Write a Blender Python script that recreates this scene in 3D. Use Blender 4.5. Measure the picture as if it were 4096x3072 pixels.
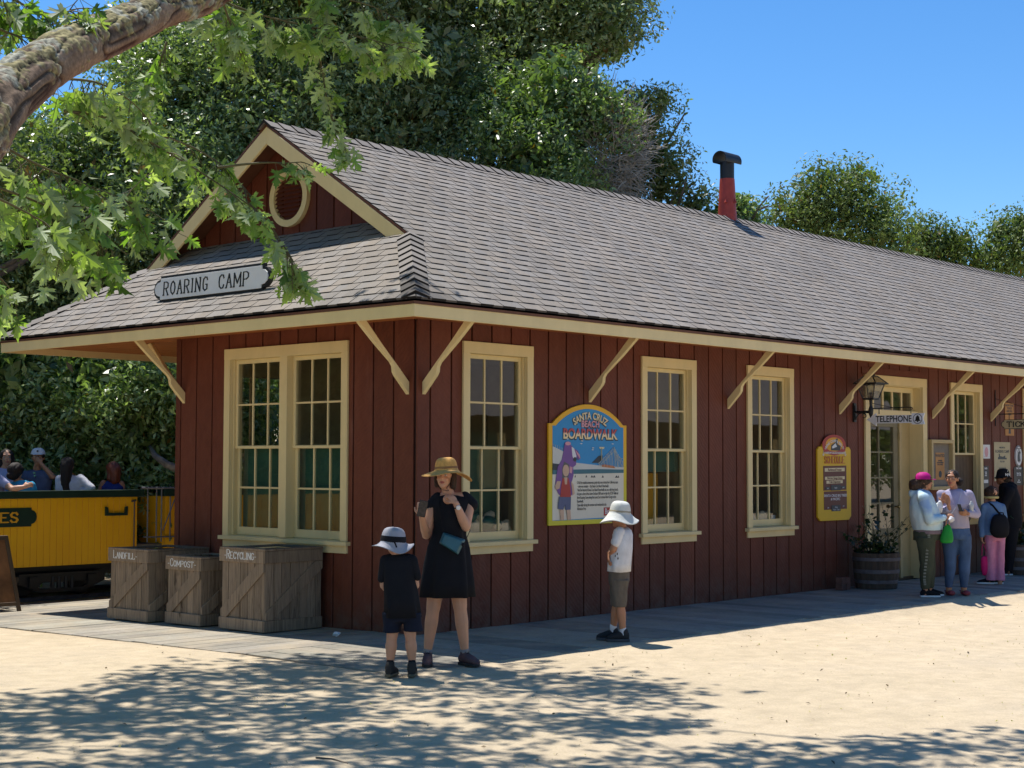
import bpy, bmesh, math, random
from math import sin, cos, pi, radians, sqrt, atan2
from mathutils import Vector, Matrix, noise
import numpy as np
for _o in list(bpy.data.objects): bpy.data.objects.remove(_o)
S = bpy.context.scene
COL = S.collection
RNG = random.Random(7)

# ---------------------------------------------------------------- camera
CAM = Vector((-10.264, -10.584, 1.62))
YAW, PITCH, ROLL = radians(42.386), radians(2.902), radians(0.149)
fw = Vector((cos(YAW)*cos(PITCH), sin(YAW)*cos(PITCH), sin(PITCH)))
rt = Vector((sin(YAW), -cos(YAW), 0)); up = rt.cross(fw)
R2 = rt*cos(ROLL)+up*sin(ROLL); U2 = -rt*sin(ROLL)+up*cos(ROLL)
cd = bpy.data.cameras.new('camera'); cam = bpy.data.objects.new('camera', cd); COL.objects.link(cam)
mw = Matrix.Identity(4)
for i in range(3):
    mw[i][0] = R2[i]; mw[i][1] = U2[i]; mw[i][2] = -fw[i]; mw[i][3] = CAM[i]
cam.matrix_world = mw
cd.sensor_fit = 'HORIZONTAL'; cd.sensor_width = 36; cd.lens = 54.526; cd.clip_start = .1; cd.clip_end = 3000
S.camera = cam
# ---------------------------------------------------------------- sky and sun
SUN_EL, SUN_AZ = radians(69.3), radians(83)
w = bpy.data.worlds.new('World'); S.world = w; w.use_nodes = True
wt = w.node_tree; bg = wt.nodes['Background']
sky = wt.nodes.new('ShaderNodeTexSky'); sky.sky_type = 'NISHITA'; sky.sun_disc = False
sky.sun_elevation = SUN_EL; sky.sun_rotation = radians(90)-SUN_AZ
sky.altitude = 300; sky.air_density = 1.0; sky.dust_density = 0.05; sky.ozone_density = 6.0
hs = wt.nodes.new('ShaderNodeHueSaturation'); hs.inputs['Saturation'].default_value = 1.22; hs.inputs['Hue'].default_value = .502
wt.links.new(sky.outputs[0], hs.inputs['Color']); wt.links.new(hs.outputs[0], bg.inputs[0]); bg.inputs[1].default_value = .12
sl = bpy.data.lights.new('sun', 'SUN'); sl.energy = 4.6; sl.angle = radians(.53); sl.color = (1, .965, .90)
so = bpy.data.objects.new('sun', sl); COL.objects.link(so)
sd = Vector((cos(SUN_EL)*cos(SUN_AZ), cos(SUN_EL)*sin(SUN_AZ), sin(SUN_EL)))
so.rotation_euler = sd.to_track_quat('Z', 'Y').to_euler(); so.location = (0, 20, 40)
S.view_settings.view_transform = 'Standard'; S.view_settings.look = 'None'
S.view_settings.exposure = 0.47; S.view_settings.gamma = 1
S.render.engine = 'CYCLES'
try:
    S.cycles.max_bounces = 7; S.cycles.diffuse_bounces = 4; S.cycles.glossy_bounces = 3
    S.cycles.transparent_max_bounces = 10; S.cycles.caustics_reflective = False; S.cycles.caustics_refractive = False
except Exception: pass

# ---------------------------------------------------------------- helpers
def gz(x, y):
    z = 0.0
    if y > 0: z -= .016*min(y, 7)
    if y < -1.9: z -= .01*min(max(x, 0), 10)*min(1, (-1.9-y)/.3)
    return z

class NT:
    def __init__(s, name):
        s.m = bpy.data.materials.new(name); s.m.use_nodes = True
        s.t = s.m.node_tree; s.p = s.t.nodes['Principled BSDF']; s.out = s.t.nodes['Material Output']
        s.tc = s.t.nodes.new('ShaderNodeTexCoord')
    def n(s, typ, **k):
        nd = s.t.nodes.new('ShaderNode'+typ)
        for a, b in k.items():
            if a.startswith('_'): setattr(nd, a[1:], b)
            else: nd.inputs[a.replace('_', ' ')].default_value = b
        return nd
    def l(s, a, b): s.t.links.new(a, b)
    def noise(s, scale, detail=4, rough=.6, vec=None, stretch=None, dist=0):
        v = s.tc.outputs['Object'] if vec is None else vec
        if stretch:
            mp = s.n('Mapping'); mp.inputs['Scale'].default_value = stretch; s.l(v, mp.inputs[0]); v = mp.outputs[0]
        nd = s.n('TexNoise', Scale=scale, Detail=detail, Roughness=rough, Distortion=dist); s.l(v, nd.inputs['Vector'])
        return nd.outputs['Fac']
    def ramp(s, fac, stops, interp='LINEAR'):
        r = s.n('ValToRGB'); r.color_ramp.interpolation = interp
        e = r.color_ramp.elements
        while len(e) < len(stops): e.new(.5)
        for i, (p, c) in enumerate(stops):
            e[i].position = p; e[i].color = (c[0], c[1], c[2], 1) if not isinstance(c, (int, float)) else (c, c, c, 1)
        s.l(fac, r.inputs[0]); return r.outputs[0]
    def mix(s, fac, a, b, mode='MIX'):
        m = s.t.nodes.new('ShaderNodeMix'); m.data_type = 'RGBA'; m.blend_type = mode
        for sock, v in ((m.inputs[0], fac), (m.inputs[6], a), (m.inputs[7], b)):
            if isinstance(v, (int, float)): sock.default_value = v
            elif isinstance(v, tuple): sock.default_value = (v[0], v[1], v[2], 1)
            else: s.l(v, sock)
        return m.outputs[2]
    def bump(s, h, strength=.3, dist=.01):
        b = s.n('Bump', Strength=strength, Distance=dist); s.l(h, b.inputs['Height']); s.l(b.outputs[0], s.p.inputs['Normal']); return b
    def col(s, c):
        if isinstance(c, tuple): s.p.inputs['Base Color'].default_value = (c[0], c[1], c[2], 1)
        else: s.l(c, s.p.inputs['Base Color'])
    def set(s, rough=.6, metal=0, spec=.5):
        s.p.inputs['Roughness'].default_value = rough; s.p.inputs['Metallic'].default_value = metal
        s.p.inputs['Specular IOR Level'].default_value = spec

def simple(name, c, rough=.6, var=.25, scale=8, bump=.15, bs=60, metal=0, spec=.4, stretch=None, bd=.004):
    t = NT(name); f = t.noise(scale, 5, .65, stretch=stretch)
    lo = tuple(v*(1-var) for v in c); hi = tuple(min(1, v*(1+var)) for v in c)
    t.col(t.ramp(f, [(.3, lo), (.7, hi)])); t.set(rough, metal, spec)
    if bump: t.bump(t.noise(bs, 4, .6, stretch=stretch), bump, bd)
    return t.m

def attr_mat(name, attr, rough=.7, var=.2, scale=20, bump=.2, bs=80, spec=.3, mult=(1, 1, 1)):
    t = NT(name); a = t.n('Attribute'); a.attribute_name = attr
    f = t.ramp(t.noise(scale, 4), [(.3, 1-var), (.7, 1+var)])
    c = t.mix(1.0, a.outputs['Color'], f, 'MULTIPLY'); t.col(c); t.set(rough, 0, spec)
    if bump: t.bump(t.noise(bs, 4), bump, .004)
    return t.m

class MB:
    """collects geometry for ONE mesh object"""
    def __init__(s): s.v = []; s.f = []; s.m = []; s.c = []; s.usec = False
    def add(s, vs, fs, mi=0, col=None):
        o = len(s.v); s.v += [tuple(v) for v in vs]
        s.f += [tuple(i+o for i in f) for f in fs]; s.m += [mi]*len(fs)
        if col is not None: s.usec = True
        s.c += [col or (1, 1, 1)]*len(fs)
        return s
    def box(s, a, b, mi=0, T=None, col=None):
        x0, y0, z0 = a; x1, y1, z1 = b
        vs = [(x0,y0,z0),(x1,y0,z0),(x1,y1,z0),(x0,y1,z0),(x0,y0,z1),(x1,y0,z1),(x1,y1,z1),(x0,y1,z1)]
        if T: vs = [T(*v) for v in vs]
        return s.add(vs, [(0,3,2,1),(4,5,6,7),(0,1,5,4),(1,2,6,5),(2,3,7,6),(3,0,4,7)], mi, col)
    def bar(s, p, q, w, h=None, mi=0, upv=(0,0,1), col=None):
        p = Vector(p); q = Vector(q); d = (q-p).normalized(); h = h or w
        a = d.cross(Vector(upv))
        if a.length < 1e-4: a = d.cross(Vector((1,0,0)))
        a.normalize(); b = a.cross(d)
        vs = []
        for c in (p, q):
            for i, j in ((-1,-1),(1,-1),(1,1),(-1,1)): vs.append(c+a*i*w/2+b*j*h/2)
        return s.add(vs, [(0,3,2,1),(4,5,6,7),(0,1,5,4),(1,2,6,5),(2,3,7,6),(3,0,4,7)], mi, col)
    def tube(s, pts, rad, n=8, mi=0, flat=1.0, cap=True, col=None, upv=None, fl=None):
        pts = [Vector(p) for p in pts]
        if isinstance(rad, (int, float)): rad = [rad]*len(pts)
        rings = []; prev = None
        for i, p in enumerate(pts):
            d = (pts[min(i+1, len(pts)-1)]-pts[max(i-1, 0)])
            if d.length < 1e-9: d = Vector((0,0,1))
            d.normalize()
            ref = Vector(upv) if upv else (prev if prev is not None else (Vector((0,0,1)) if abs(d.z) < .9 else Vector((1,0,0))))
            a = ref - d*ref.dot(d)
            if a.length < 1e-5: a = d.orthogonal()
            a.normalize(); b = d.cross(a); prev = a
            k = fl[i] if fl else flat
            rings.append([p+a*cos(2*pi*j/n)*rad[i]+b*sin(2*pi*j/n)*rad[i]*k for j in range(n)])
        vs = [v for r in rings for v in r]; fs = []
        for i in range(len(rings)-1):
            for j in range(n):
                k = (j+1) % n; fs.append((i*n+j, i*n+k, (i+1)*n+k, (i+1)*n+j))
        if cap:
            fs.append(tuple(range(n-1, -1, -1))); fs.append(tuple((len(rings)-1)*n+j for j in range(n)))
        return s.add(vs, fs, mi, col)
    def capsule(s, p, q, ra, rb, n=10, flat=1.0, upv=None, mi=0):
        p = Vector(p); q = Vector(q); d = q-p
        if d.length < 1e-6: d = Vector((0,0,1e-4))
        dn = d.normalized(); pts = []; rr = []
        for t in (1, .8, .45): pts.append(p-dn*ra*t); rr.append(ra*sqrt(max(.003, 1-t*t)))
        pts += [p, q]; rr += [ra, rb]
        for t in (.45, .8, 1): pts.append(q+dn*rb*t); rr.append(rb*sqrt(max(.003, 1-t*t)))
        return s.tube(pts, rr, n, mi, flat, True, None, upv)
    def ell(s, c, r, n=14, m=9, mi=0, rot=None, col=None):
        c = Vector(c); vs = []; fs = []
        for i in range(m+1):
            th = pi*i/m
            for j in range(n):
                ph = 2*pi*j/n
                v = Vector((r[0]*sin(th)*cos(ph), r[1]*sin(th)*sin(ph), r[2]*cos(th)))
                if rot: v = rot @ v
                vs.append(c+v)
        for i in range(m):
            for j in range(n):
                k = (j+1) % n; fs.append((i*n+j, (i+1)*n+j, (i+1)*n+k, i*n+k))
        return s.add(vs, fs, mi, col)
    def lathe(s, prof, c=(0,0,0), n=24, mi=0, wav=None):
        vs = []; fs = []
        for i, (r, z) in enumerate(prof):
            for j in range(n):
                a = 2*pi*j/n; dr, dz = wav(i, a, r) if wav else (0, 0)
                vs.append((c[0]+(r+dr)*cos(a), c[1]+(r+dr)*sin(a), c[2]+z+dz))
        for i in range(len(prof)-1):
            for j in range(n):
                k = (j+1) % n; fs.append((i*n+j, i*n+k, (i+1)*n+k, (i+1)*n+j))
        return s.add(vs, fs, mi)
    def prism(s, outline, t0, t1, T, mi=0):
        n = len(outline); vs = [T(a, t0, b) for a, b in outline]+[T(a, t1, b) for a, b in outline]
        fs = [tuple(range(n)), tuple(range(2*n-1, n-1, -1))]+[(i, (i+1) % n, n+(i+1) % n, n+i) for i in range(n)]
        return s.add(vs, fs, mi)
    def xf(s, M, o=0):
        for i in range(o, len(s.v)): s.v[i] = tuple(M @ Vector(s.v[i]))
        return s
    def mesh(s, name, fix=False, smooth=False, weld=False):
        me = bpy.data.meshes.new(name); me.from_pydata(s.v, [], s.f)
        me.polygons.foreach_set('material_index', s.m)
        if s.usec:
            ca = me.color_attributes.new('tint', 'FLOAT_COLOR', 'CORNER')
            arr = []
            for f, c in zip(s.f, s.c): arr += [c[0], c[1], c[2], 1.0]*len(f)
            ca.data.foreach_set('color', arr)
        if fix or weld:
            bm = bmesh.new(); bm.from_mesh(me)
            if weld: bmesh.ops.remove_doubles(bm, verts=bm.verts, dist=1e-5)
            bmesh.ops.recalc_face_normals(bm, faces=bm.faces); bm.to_mesh(me); bm.free()
        if smooth: me.polygons.foreach_set('use_smooth', [True]*len(me.polygons))
        me.update(); return me
    def obj(s, name, mats, parent=None, fix=True, smooth=False, bevel=0, loc=None, weld=False, seg=2):
        me = s.mesh(name, fix, smooth, weld)
        for m in (mats if isinstance(mats, (list, tuple)) else [mats]): me.materials.append(m)
        o = bpy.data.objects.new(name, me); COL.objects.link(o)
        if parent: attach(o, parent)
        if bevel:
            b = o.modifiers.new('bevel', 'BEVEL'); b.width = bevel; b.segments = seg; b.limit_method = 'ANGLE'; b.angle_limit = radians(40)
        return o

def attach(o, parent):
    o.parent = parent; bpy.context.view_layer.update()
    o.matrix_parent_inverse = parent.matrix_world.inverted()
def tag(o, label, cat, group=None, kind=None):
    if label: o['label'] = label
    if cat: o['category'] = cat
    if group: o['group'] = group
    if kind: o['kind'] = kind
    return o
def thing(name, label, cat, loc=(0,0,0), group=None, rz=0):
    o = bpy.data.objects.new(name, None); COL.objects.link(o); o.location = loc; o.rotation_euler[2] = rz
    o.empty_display_size = .2
    tag(o, label, cat, group); bpy.context.view_layer.update(); return o
def structure(o, label=None, cat=None):
    o['kind'] = 'structure'
    if label: tag(o, label, cat)
    return o
def baked(o, mods, name=None, smooth=True):
    """evaluate modifiers into a plain mesh"""
    for typ, kw in mods:
        m = o.modifiers.new(typ.lower(), typ)
        for k, v in kw.items(): setattr(m, k, v)
    bpy.context.view_layer.update()
    dg = bpy.context.evaluated_depsgraph_get()
    me = bpy.data.meshes.new_from_object(o.evaluated_get(dg)); mats = list(o.data.materials)
    o.modifiers.clear(); o.data = me
    if not me.materials:
        for m in mats: me.materials.append(m)
    if smooth: me.polygons.foreach_set('use_smooth', [True]*len(me.polygons))
    me.update(); return o

def text_mb(mb, s, size, T, mi=0, width=1.0, depth=.004, off=0.0, align='CENTER', arc=None, sp=1.0, n0=0.0, line=1.0, shear=0):
    """letters as solid shapes; T maps (s, n, z) to world; arc=(radius) bends the baseline"""
    cu = bpy.data.curves.new('t', 'FONT'); cu.body = s; cu.size = size; cu.align_x = align; cu.align_y = 'CENTER'
    cu.resolution_u = 3; cu.offset = off; cu.space_character = sp; cu.fill_mode = 'FRONT'; cu.space_line = line; cu.shear = shear
    o = bpy.data.objects.new('t', cu); COL.objects.link(o); bpy.context.view_layer.update()
    dg = bpy.context.evaluated_depsgraph_get(); me = bpy.data.meshes.new_from_object(o.evaluated_get(dg))
    bpy.data.objects.remove(o)
    def mp(x, y, n):
        x *= width
        if arc:
            a = x/arc; x, y = sin(a)*(arc+y), cos(a)*(arc+y)-arc
        return T(x, n, y)
    vs = [mp(v.co.x, v.co.y, n0+depth) for v in me.vertices]
    fs = [tuple(p.vertices) for p in me.polygons]
    ec = {}
    for f in fs:
        for i in range(len(f)):
            e = (f[i], f[(i+1) % len(f)]); k = (min(e), max(e)); ec.setdefault(k, []).append(e)
    nv = len(vs); vs += [mp(v.co.x, v.co.y, n0) for v in me.vertices]
    for k, e in ec.items():
        if len(e) == 1: a, b = e[0]; fs.append((b, a, a+nv, b+nv))
    mb.add(vs, fs, mi)
    bpy.data.meshes.remove(me); return mb

# stroke glyphs for the hand-cut serif lettering (unit cell 0..1 wide, 0..1 high)
G = {'A': [[(0,0),(.5,1),(1,0)],[(.2,.38),(.8,.38)]], 'C': [[(1,.75),(.85,.97),(.5,1),(.15,.85),(.05,.5),(.15,.15),(.5,0),(.85,.03),(1,.25)]],
 'D': [[(0,0),(0,1),(.55,1),(.9,.8),(1,.5),(.9,.2),(.55,0),(0,0)]], 'E': [[(.95,1),(0,1),(0,0),(.95,0)],[(0,.5),(.7,.5)]],
 'F': [[(.95,1),(0,1),(0,0)],[(0,.5),(.7,.5)]], 'G': [[(1,.78),(.85,.97),(.5,1),(.15,.85),(.05,.5),(.15,.15),(.5,0),(.95,.1),(.95,.45),(.6,.45)]],
 'I': [[(.5,0),(.5,1)]], 'K': [[(0,0),(0,1)],[(.95,1),(.05,.45)],[(.3,.6),(1,0)]], 'L': [[(0,1),(0,0),(.9,0),(.9,.18)]],
 'M': [[(0,0),(0,1),(.5,.25),(1,1),(1,0)]], 'N': [[(0,0),(0,1),(1,0),(1,1)]],
 'O': [[(.5,0),(.12,.18),(0,.5),(.12,.82),(.5,1),(.88,.82),(1,.5),(.88,.18),(.5,0)]],
 'P': [[(0,0),(0,1),(.6,1),(.95,.88),(.95,.6),(.6,.47),(0,.47)]], 'R': [[(0,0),(0,1),(.6,1),(.95,.88),(.95,.6),(.6,.5),(0,.5)],[(.45,.5),(1,0)]],
 'S': [[(.95,.8),(.75,1),(.3,1),(.05,.78),(.2,.58),(.8,.42),(.97,.22),(.75,0),(.25,0),(.03,.2)]], 'T': [[(.5,0),(.5,1)],[(0,.85),(0,1),(1,1),(1,.85)]],
 'Y': [[(0,1),(.5,.5),(1,1)],[(.5,.5),(.5,0)]], '-': [[(.1,.45),(.9,.45)]], 'U': [[(0,1),(0,.25),(.3,0),(.7,0),(1,.25),(1,1)]],
 'H': [[(0,0),(0,1)],[(1,0),(1,1)],[(0,.5),(1,.5)]], 'W': [[(0,1),(.25,0),(.5,.8),(.75,0),(1,1)]]}
def strokes(mb, s, h, wd, gap, T, th=.1, serif=.22, mi=0, n0=0, dep=.004, caps=1.25, x0=None, slope=0):
    """a word in serif strokes; s: letters, a capital after '^' is taller"""
    items = []; x = 0; big = False
    for ch in s:
        if ch == '^': big = True; continue
        if ch == ' ': x += wd*1.1; continue
        k = caps if big else 1; w_ = wd*(.35 if ch == 'I' else (.7 if ch == '-' else (1.25 if ch in 'MW' else 1)))*(1.1 if big else 1)
        items.append((ch, x, w_, h*k)); x += w_+gap; big = False
    tot = x-gap; st = -tot/2 if x0 is None else x0
    lay = 0
    for ch, x, w_, hh in items:
        for pl in G[ch]:
            P = [Vector((st+x+a*w_, b*hh-h/2+slope*(st+x+a*w_), 0)) for a, b in pl]
            for i in range(len(P)-1):
                lay += 1; p, q = P[i], P[i+1]; d = (q-p).normalized(); nn = Vector((-d.y, d.x, 0))
                t = th*h*(.55+.45*abs(d.y)); e = .25*t
                a, b = p-d*e, q+d*e; nz = n0+(lay % 5)*.00012
                vs = [a+nn*t/2, b+nn*t/2, b-nn*t/2, a-nn*t/2]
                mb.add([T(v.x, nz+dep, v.y) for v in vs]+[T(v.x, n0-.001, v.y) for v in vs], [(0,1,2,3),(0,4,5,1),(1,5,6,2),(2,6,7,3),(3,7,4,0)], mi)
            if serif:
                for v in (P[0], P[-1]):
                    if (v-P[0]).length < 1e-6 and (P[0]-P[-1]).length < 1e-6: continue
                    yb = (v.y-slope*v.x+h/2)/hh
                    if yb < .03 or yb > .97:
                        lay += 1; sw = serif*h*.5; sh = .05*h; nz = n0+(lay % 5)*.00012+.0006
                        vs = [(v.x-sw, v.y-sh), (v.x+sw, v.y-sh), (v.x+sw*.9, v.y+sh), (v.x-sw*.9, v.y+sh)]
                        mb.add([T(a, nz+dep, b) for a, b in vs], [(0,1,2,3)], mi)
    return mb
# ---------------------------------------------------------------- materials
M = {}
def wall_mat():
    t = NT('red_board_paint')
    a = t.n('Attribute'); a.attribute_name = 'tint'
    f = t.noise(1.3, 5, .6, stretch=(1, 1, .35)); g = t.noise(14, 6, .7, stretch=(1, 1, .5))
    c = t.ramp(f, [(.3, (.118, .026, .011)), (.7, (.158, .038, .017))])
    c = t.mix(.35, c, t.ramp(g, [(.35, (.078, .020, .010)), (.75, (.185, .056, .030))]))
    c = t.mix(1.0, c, a.outputs['Color'], 'MULTIPLY'); t.col(c); t.set(.62, 0, .35)
    sz = t.n('SeparateXYZ'); t.l(t.tc.outputs['Object'], sz.inputs[0]); mr = t.n('MapRange'); mr.inputs[1].default_value = .02; mr.inputs[2].default_value = .42; mr.inputs[3].default_value = .55; mr.inputs[4].default_value = 0; t.l(sz.outputs[2], mr.inputs[0])
    dm = t.mix(1.0, mr.outputs[0], t.ramp(t.noise(6, 6, .8), [(.4, 0.0), (.62, 1.0)]), 'MULTIPLY'); c = t.mix(dm, c, (.17, .105, .075)); fd = t.ramp(t.noise(2.4, 7, .8, stretch=(1.5, 1.5, .3)), [(.56, 0.0), (.72, .35)]); c = t.mix(fd, c, (.24, .105, .075)); t.col(c)
    # circular saw marks
    mp = t.n('Mapping'); mp.inputs['Scale'].default_value = (1, 1, 1); t.l(t.tc.outputs['Object'], mp.inputs[0])
    w_ = t.n('TexWave', Scale=11.0, Distortion=6.0, Detail=3.0); w_.wave_type = 'BANDS'; w_.bands_direction = 'DIAGONAL'; w_.inputs['Detail Scale'].default_value = .8
    t.l(mp.outputs[0], w_.inputs['Vector'])
    h = t.mix(.5, w_.outputs['Fac'], t.noise(55, 5, .7)); t.bump(h, .35, .006)
    return t.m
M['red'] = wall_mat()
M['gap'] = simple('dark_board_gap', (.03, .012, .01), .9, .2)
M['cream'] = simple('cream_trim_paint', (.75, .595, .30), .45, .07, 3, .12, 40, stretch=(1, 1, .4))
M['creamdk'] = simple('cream_trim_paint_weathered', (.50, .37, .17), .5, .1, 4, .15, 50)
M['soffit'] = simple('orange_stained_soffit_wood', (.42, .14, .035), .6, .3, 5, .2, 60, stretch=(.3, 4, 1))
M['drip'] = simple('brown_drip_edge', (.13, .05, .025), .6, .2)
def shingle_mat():
    t = NT('grey_brown_asphalt_shingle'); a = t.n('Attribute'); a.attribute_name = 'tint'
    gr = t.ramp(t.noise(260, 3, .8), [(.3, .62), (.7, 1.3)]); big = t.ramp(t.noise(1.2, 4), [(.3, .9), (.7, 1.1)])
    c = t.mix(1.0, a.outputs['Color'], gr, 'MULTIPLY'); c = t.mix(1.0, c, big, 'MULTIPLY'); t.col(c); t.set(.9, 0, .2)
    t.bump(t.noise(300, 2), .4, .002); return t.m
M['shingle'] = shingle_mat()
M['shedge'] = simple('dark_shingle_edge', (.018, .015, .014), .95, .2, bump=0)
def glass_mat():
    t = NT('window_glass'); t.t.nodes.remove(t.p)
    tr = t.n('BsdfTransparent'); tr.inputs[0].default_value = (.86, .9, .88, 1)
    gl = t.n('BsdfGlossy'); gl.inputs['Roughness'].default_value = .012; gl.inputs[0].default_value = (1, 1, 1, 1)
    bp = t.n('Bump', Strength=.05, Distance=.01); t.l(t.noise(2.2, 2), bp.inputs['Height']); t.l(bp.outputs[0], gl.inputs['Normal'])
    lw = t.n('LayerWeight'); lw.inputs[0].default_value = .5; pw = t.n('Math', _operation='POWER'); t.l(lw.outputs['Facing'], pw.inputs[0]); pw.inputs[1].default_value = 4; fr = t.n('Math', _operation='MULTIPLY_ADD'); t.l(pw.outputs[0], fr.inputs[0]); fr.inputs[1].default_value = .85; fr.inputs[2].default_value = .085; ms = t.n('MixShader'); t.l(fr.outputs[0], ms.inputs[0]); t.l(tr.outputs[0], ms.inputs[1]); t.l(gl.outputs[0], ms.inputs[2])
    t.l(ms.outputs[0], t.out.inputs[0]); return t.m
M['glass'] = glass_mat()
M['inner'] = simple('interior_beige_wall', (.50, .39, .21), .8, .15, 2, 0)
M['innerdk'] = simple('interior_brown_wood', (.10, .06, .03), .6, .3, 3, 0)
M['green'] = simple('dark_green_paint', (.028, .095, .062), .5, .2, 5, .1)
M['black'] = simple('black_iron', (.012, .012, .013), .5, .3, 20, .1, spec=.5)
M['white'] = simple('white_paint', (.72, .72, .70), .6, .06, 6, .1)
M['deck'] = None
def deck_mat():
    t = NT('weathered_deck_planks'); a = t.n('Attribute'); a.attribute_name = 'tint'
    f = t.ramp(t.noise(3.0, 6, .7), [(.3, .8), (.7, 1.12)]); g = t.ramp(t.noise(30, 6, .75), [(.3, .78), (.72, 1.15)])
    c = t.mix(1.0, a.outputs['Color'], f, 'MULTIPLY'); c = t.mix(1.0, c, g, 'MULTIPLY')
    d = t.ramp(t.noise(1.6, 5, .6), [(.45, 0.0), (.68, .75)]); c = t.mix(d, c, (.44, .36, .255)); t.col(c); t.set(.85, 0, .2)
    t.bump(t.noise(50, 6, .7), .5, .006); return t.m
M['deck'] = deck_mat()
def dirt_mat():
    t = NT('packed_pale_dirt')
    a = t.noise(.55, 6, .6); b = t.noise(5, 6, .7); c_ = t.noise(70, 4, .75); s = t.noise(28, 5, .8)
    c = t.ramp(a, [(.3, (.52, .42, .285)), (.5, (.59, .475, .325)), (.7, (.545, .445, .315))])
    c = t.mix(1.0, c, t.ramp(b, [(.25, .80), (.75, 1.10)]), 'MULTIPLY'); c = t.mix(1.0, c, t.ramp(c_, [(.25, .82), (.7, 1.12)]), 'MULTIPLY')
    sp = t.ramp(s, [(.245, 1.0), (.29, 0.0)]); c = t.mix(sp, c, (.22, .16, .10)); t.col(c); t.set(.95, 0, .12)
    h = t.mix(.45, t.noise(9, 7, .75), t.noise(90, 5, .8)); t.bump(h, .75, .022); return t.m
M['dirt'] = dirt_mat()

T_side = lambda s, n, z: (s, -n, z)
T_end = lambda s, n, z: (-n, s, z)
T_back = lambda s, n, z: (s, 3.84+n, z)
T_gab = lambda s, n, z: (.72-n, s, z)

# ---------------------------------------------------------------- ground
def build_ground():
    def axis(lo, hi, step, far): 
        a = list(np.arange(lo, hi+1e-6, step)); e = step; l = [lo]; r = [hi]
        while l[-1] > -far: e *= 1.5; l.append(l[-1]-e); r.append(r[-1]+e)
        return sorted(set([round(v, 4) for v in l[1:]+a+r[1:]]))
    xs = axis(-11, 12, .07, 420); ys = axis(-9, 1.2, .07, 420); vs = []; nx = len(xs)
    for y in ys:
        for x in xs:
            z = gz(x, y)-.012
            if -14 < x < 14 and -11 < y < 3: z += noise.noise((x*.7, y*.7, 0))*.012+noise.noise((x*3, y*3, 3))*.006+max(0, noise.noise((x*6.5, y*6.5, 8))-.1)*.012+noise.noise((x*11, y*11, 2))*.003
            if x > -1.98 and -1.7 < y < 6.4 and x < 26: z -= .06
            elif x > -2.4 and -2.1 < y < 6.4 and x < 26: z = gz(x, y)-.008+noise.noise((x*2.3, y*2.3, 9))*.008
            if 6.4 <= y < 60: z = -.16
            if y >= 40: z += min((y-40)*.12, 22)
            vs.append((x, y, z))
    fs = [(j*nx+i, j*nx+i+1, (j+1)*nx+i+1, (j+1)*nx+i) for j in range(len(ys)-1) for i in range(nx-1)]
    mb = MB(); mb.v = vs; mb.f = fs; mb.m = [0]*len(fs); mb.c = [(1,1,1)]*len(fs)
    structure(mb.obj('ground', M['dirt'], smooth=True, fix=False))
build_ground()
def build_deck():
    mb = MB(); r = random.Random(3)
    def board(x0, x1, y0, y1, along):
        g = .005+r.random()*.006; k = .82+.34*r.random(); base = (.33*k, .30*k*(.98+.04*r.random()), .245*k)
        if r.random() < .15: base = tuple(v*.82 for v in base)
        dz = -r.random()*.004
        if along == 'x': y0 += g; y1 -= g
        else: x0 += g; x1 -= g
        mb.box((x0, y0, -.05), (x1, y1, 0), T=lambda x, y, z: (x, y, z+gz(x, max(y, -1.9))+dz), col=base)
    y = 0
    while y < 6.35:                      # boards running along x past the end wall
        w_ = .235+.02*r.random(); x0 = -1.98-.03*r.random(); cut = -2+.9+r.random()*1.2
        if r.random() < .6: board(x0, cut, y, y+w_, 'x'); board(cut+.006, .5+(0 if y < 3.9 else 9), y, y+w_, 'x')
        else: board(x0, .5+(0 if y < 3.9 else 9), y, y+w_, 'x')
        y += w_
    x = -2.0
    while x < 22:                        # boards running away from the side wall
        w_ = .22+.03*r.random(); y1 = -.002 if x < .0 else .03
        board(x, x+w_, -1.78-.16*r.random(), y1, 'y'); x += w_
    structure(mb.obj('boardwalk', M['deck'], bevel=.003, seg=1))
build_deck()

# ---------------------------------------------------------------- the station building
depot = thing('station_building', 'long dark red wooden station house with cream trim and grey shingle roof', 'building', (0, 0, 0))
WL, WD = 24.0, 3.84           # wall length, depth
SW = [(.58, 1.61), (3.43, 4.46), (5.517, 6.552)]       # three six-over-six windows
OP_side = [(a+.07, b-.07, .80, 2.73) for a, b in SW]+[(8.42, 9.95, -.1, 2.74), (10.81+.07, 11.83-.07, .80, 2.73), (13.34, 14.24, .80, 2.73), (16, 16.9, .8, 2.73)]
OP_end = [(1.02, 2.86, .80, 2.74)]
OP_back = [(.7, 1.5, .8, 2.6), (2.6, 3.4, .8, 2.6), (5.6, 6.4, .8, 2.6), (10.5, 11.6, .8, 2.6)]
def boards(mb, T, s0, s1, z0, z1, ops, phase, pitch, g, n0, n1, r):
    k = math.floor((s0-phase)/pitch)
    while phase+k*pitch < s1:
        a, b = max(s0, phase+k*pitch+g/2), min(s1, phase+(k+1)*pitch-g/2); k += 1
        if b-a < .004: continue
        kk = .86+.28*r.random(); tint = (kk, kk*(.97+.06*r.random()), kk)
        cuts = sorted({a, b}|{c for o in ops for c in o[:2] if a < c < b})
        for p, q in zip(cuts, cuts[1:]):
            zz = [(z0, z1)]
            for o in ops:
                if o[0] < (p+q)/2 < o[1]:
                    nz = []
                    for c, d in zz:
                        if o[2] > c: nz.append((c, min(d, o[2])))
                        if o[3] < d: nz.append((max(c, o[3]), d))
                    zz = [z for z in nz if z[1]-z[0] > .002]
            for c, d in zz: mb.box((p, n0, c), (q, n1, d), T=T, col=tint)
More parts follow.
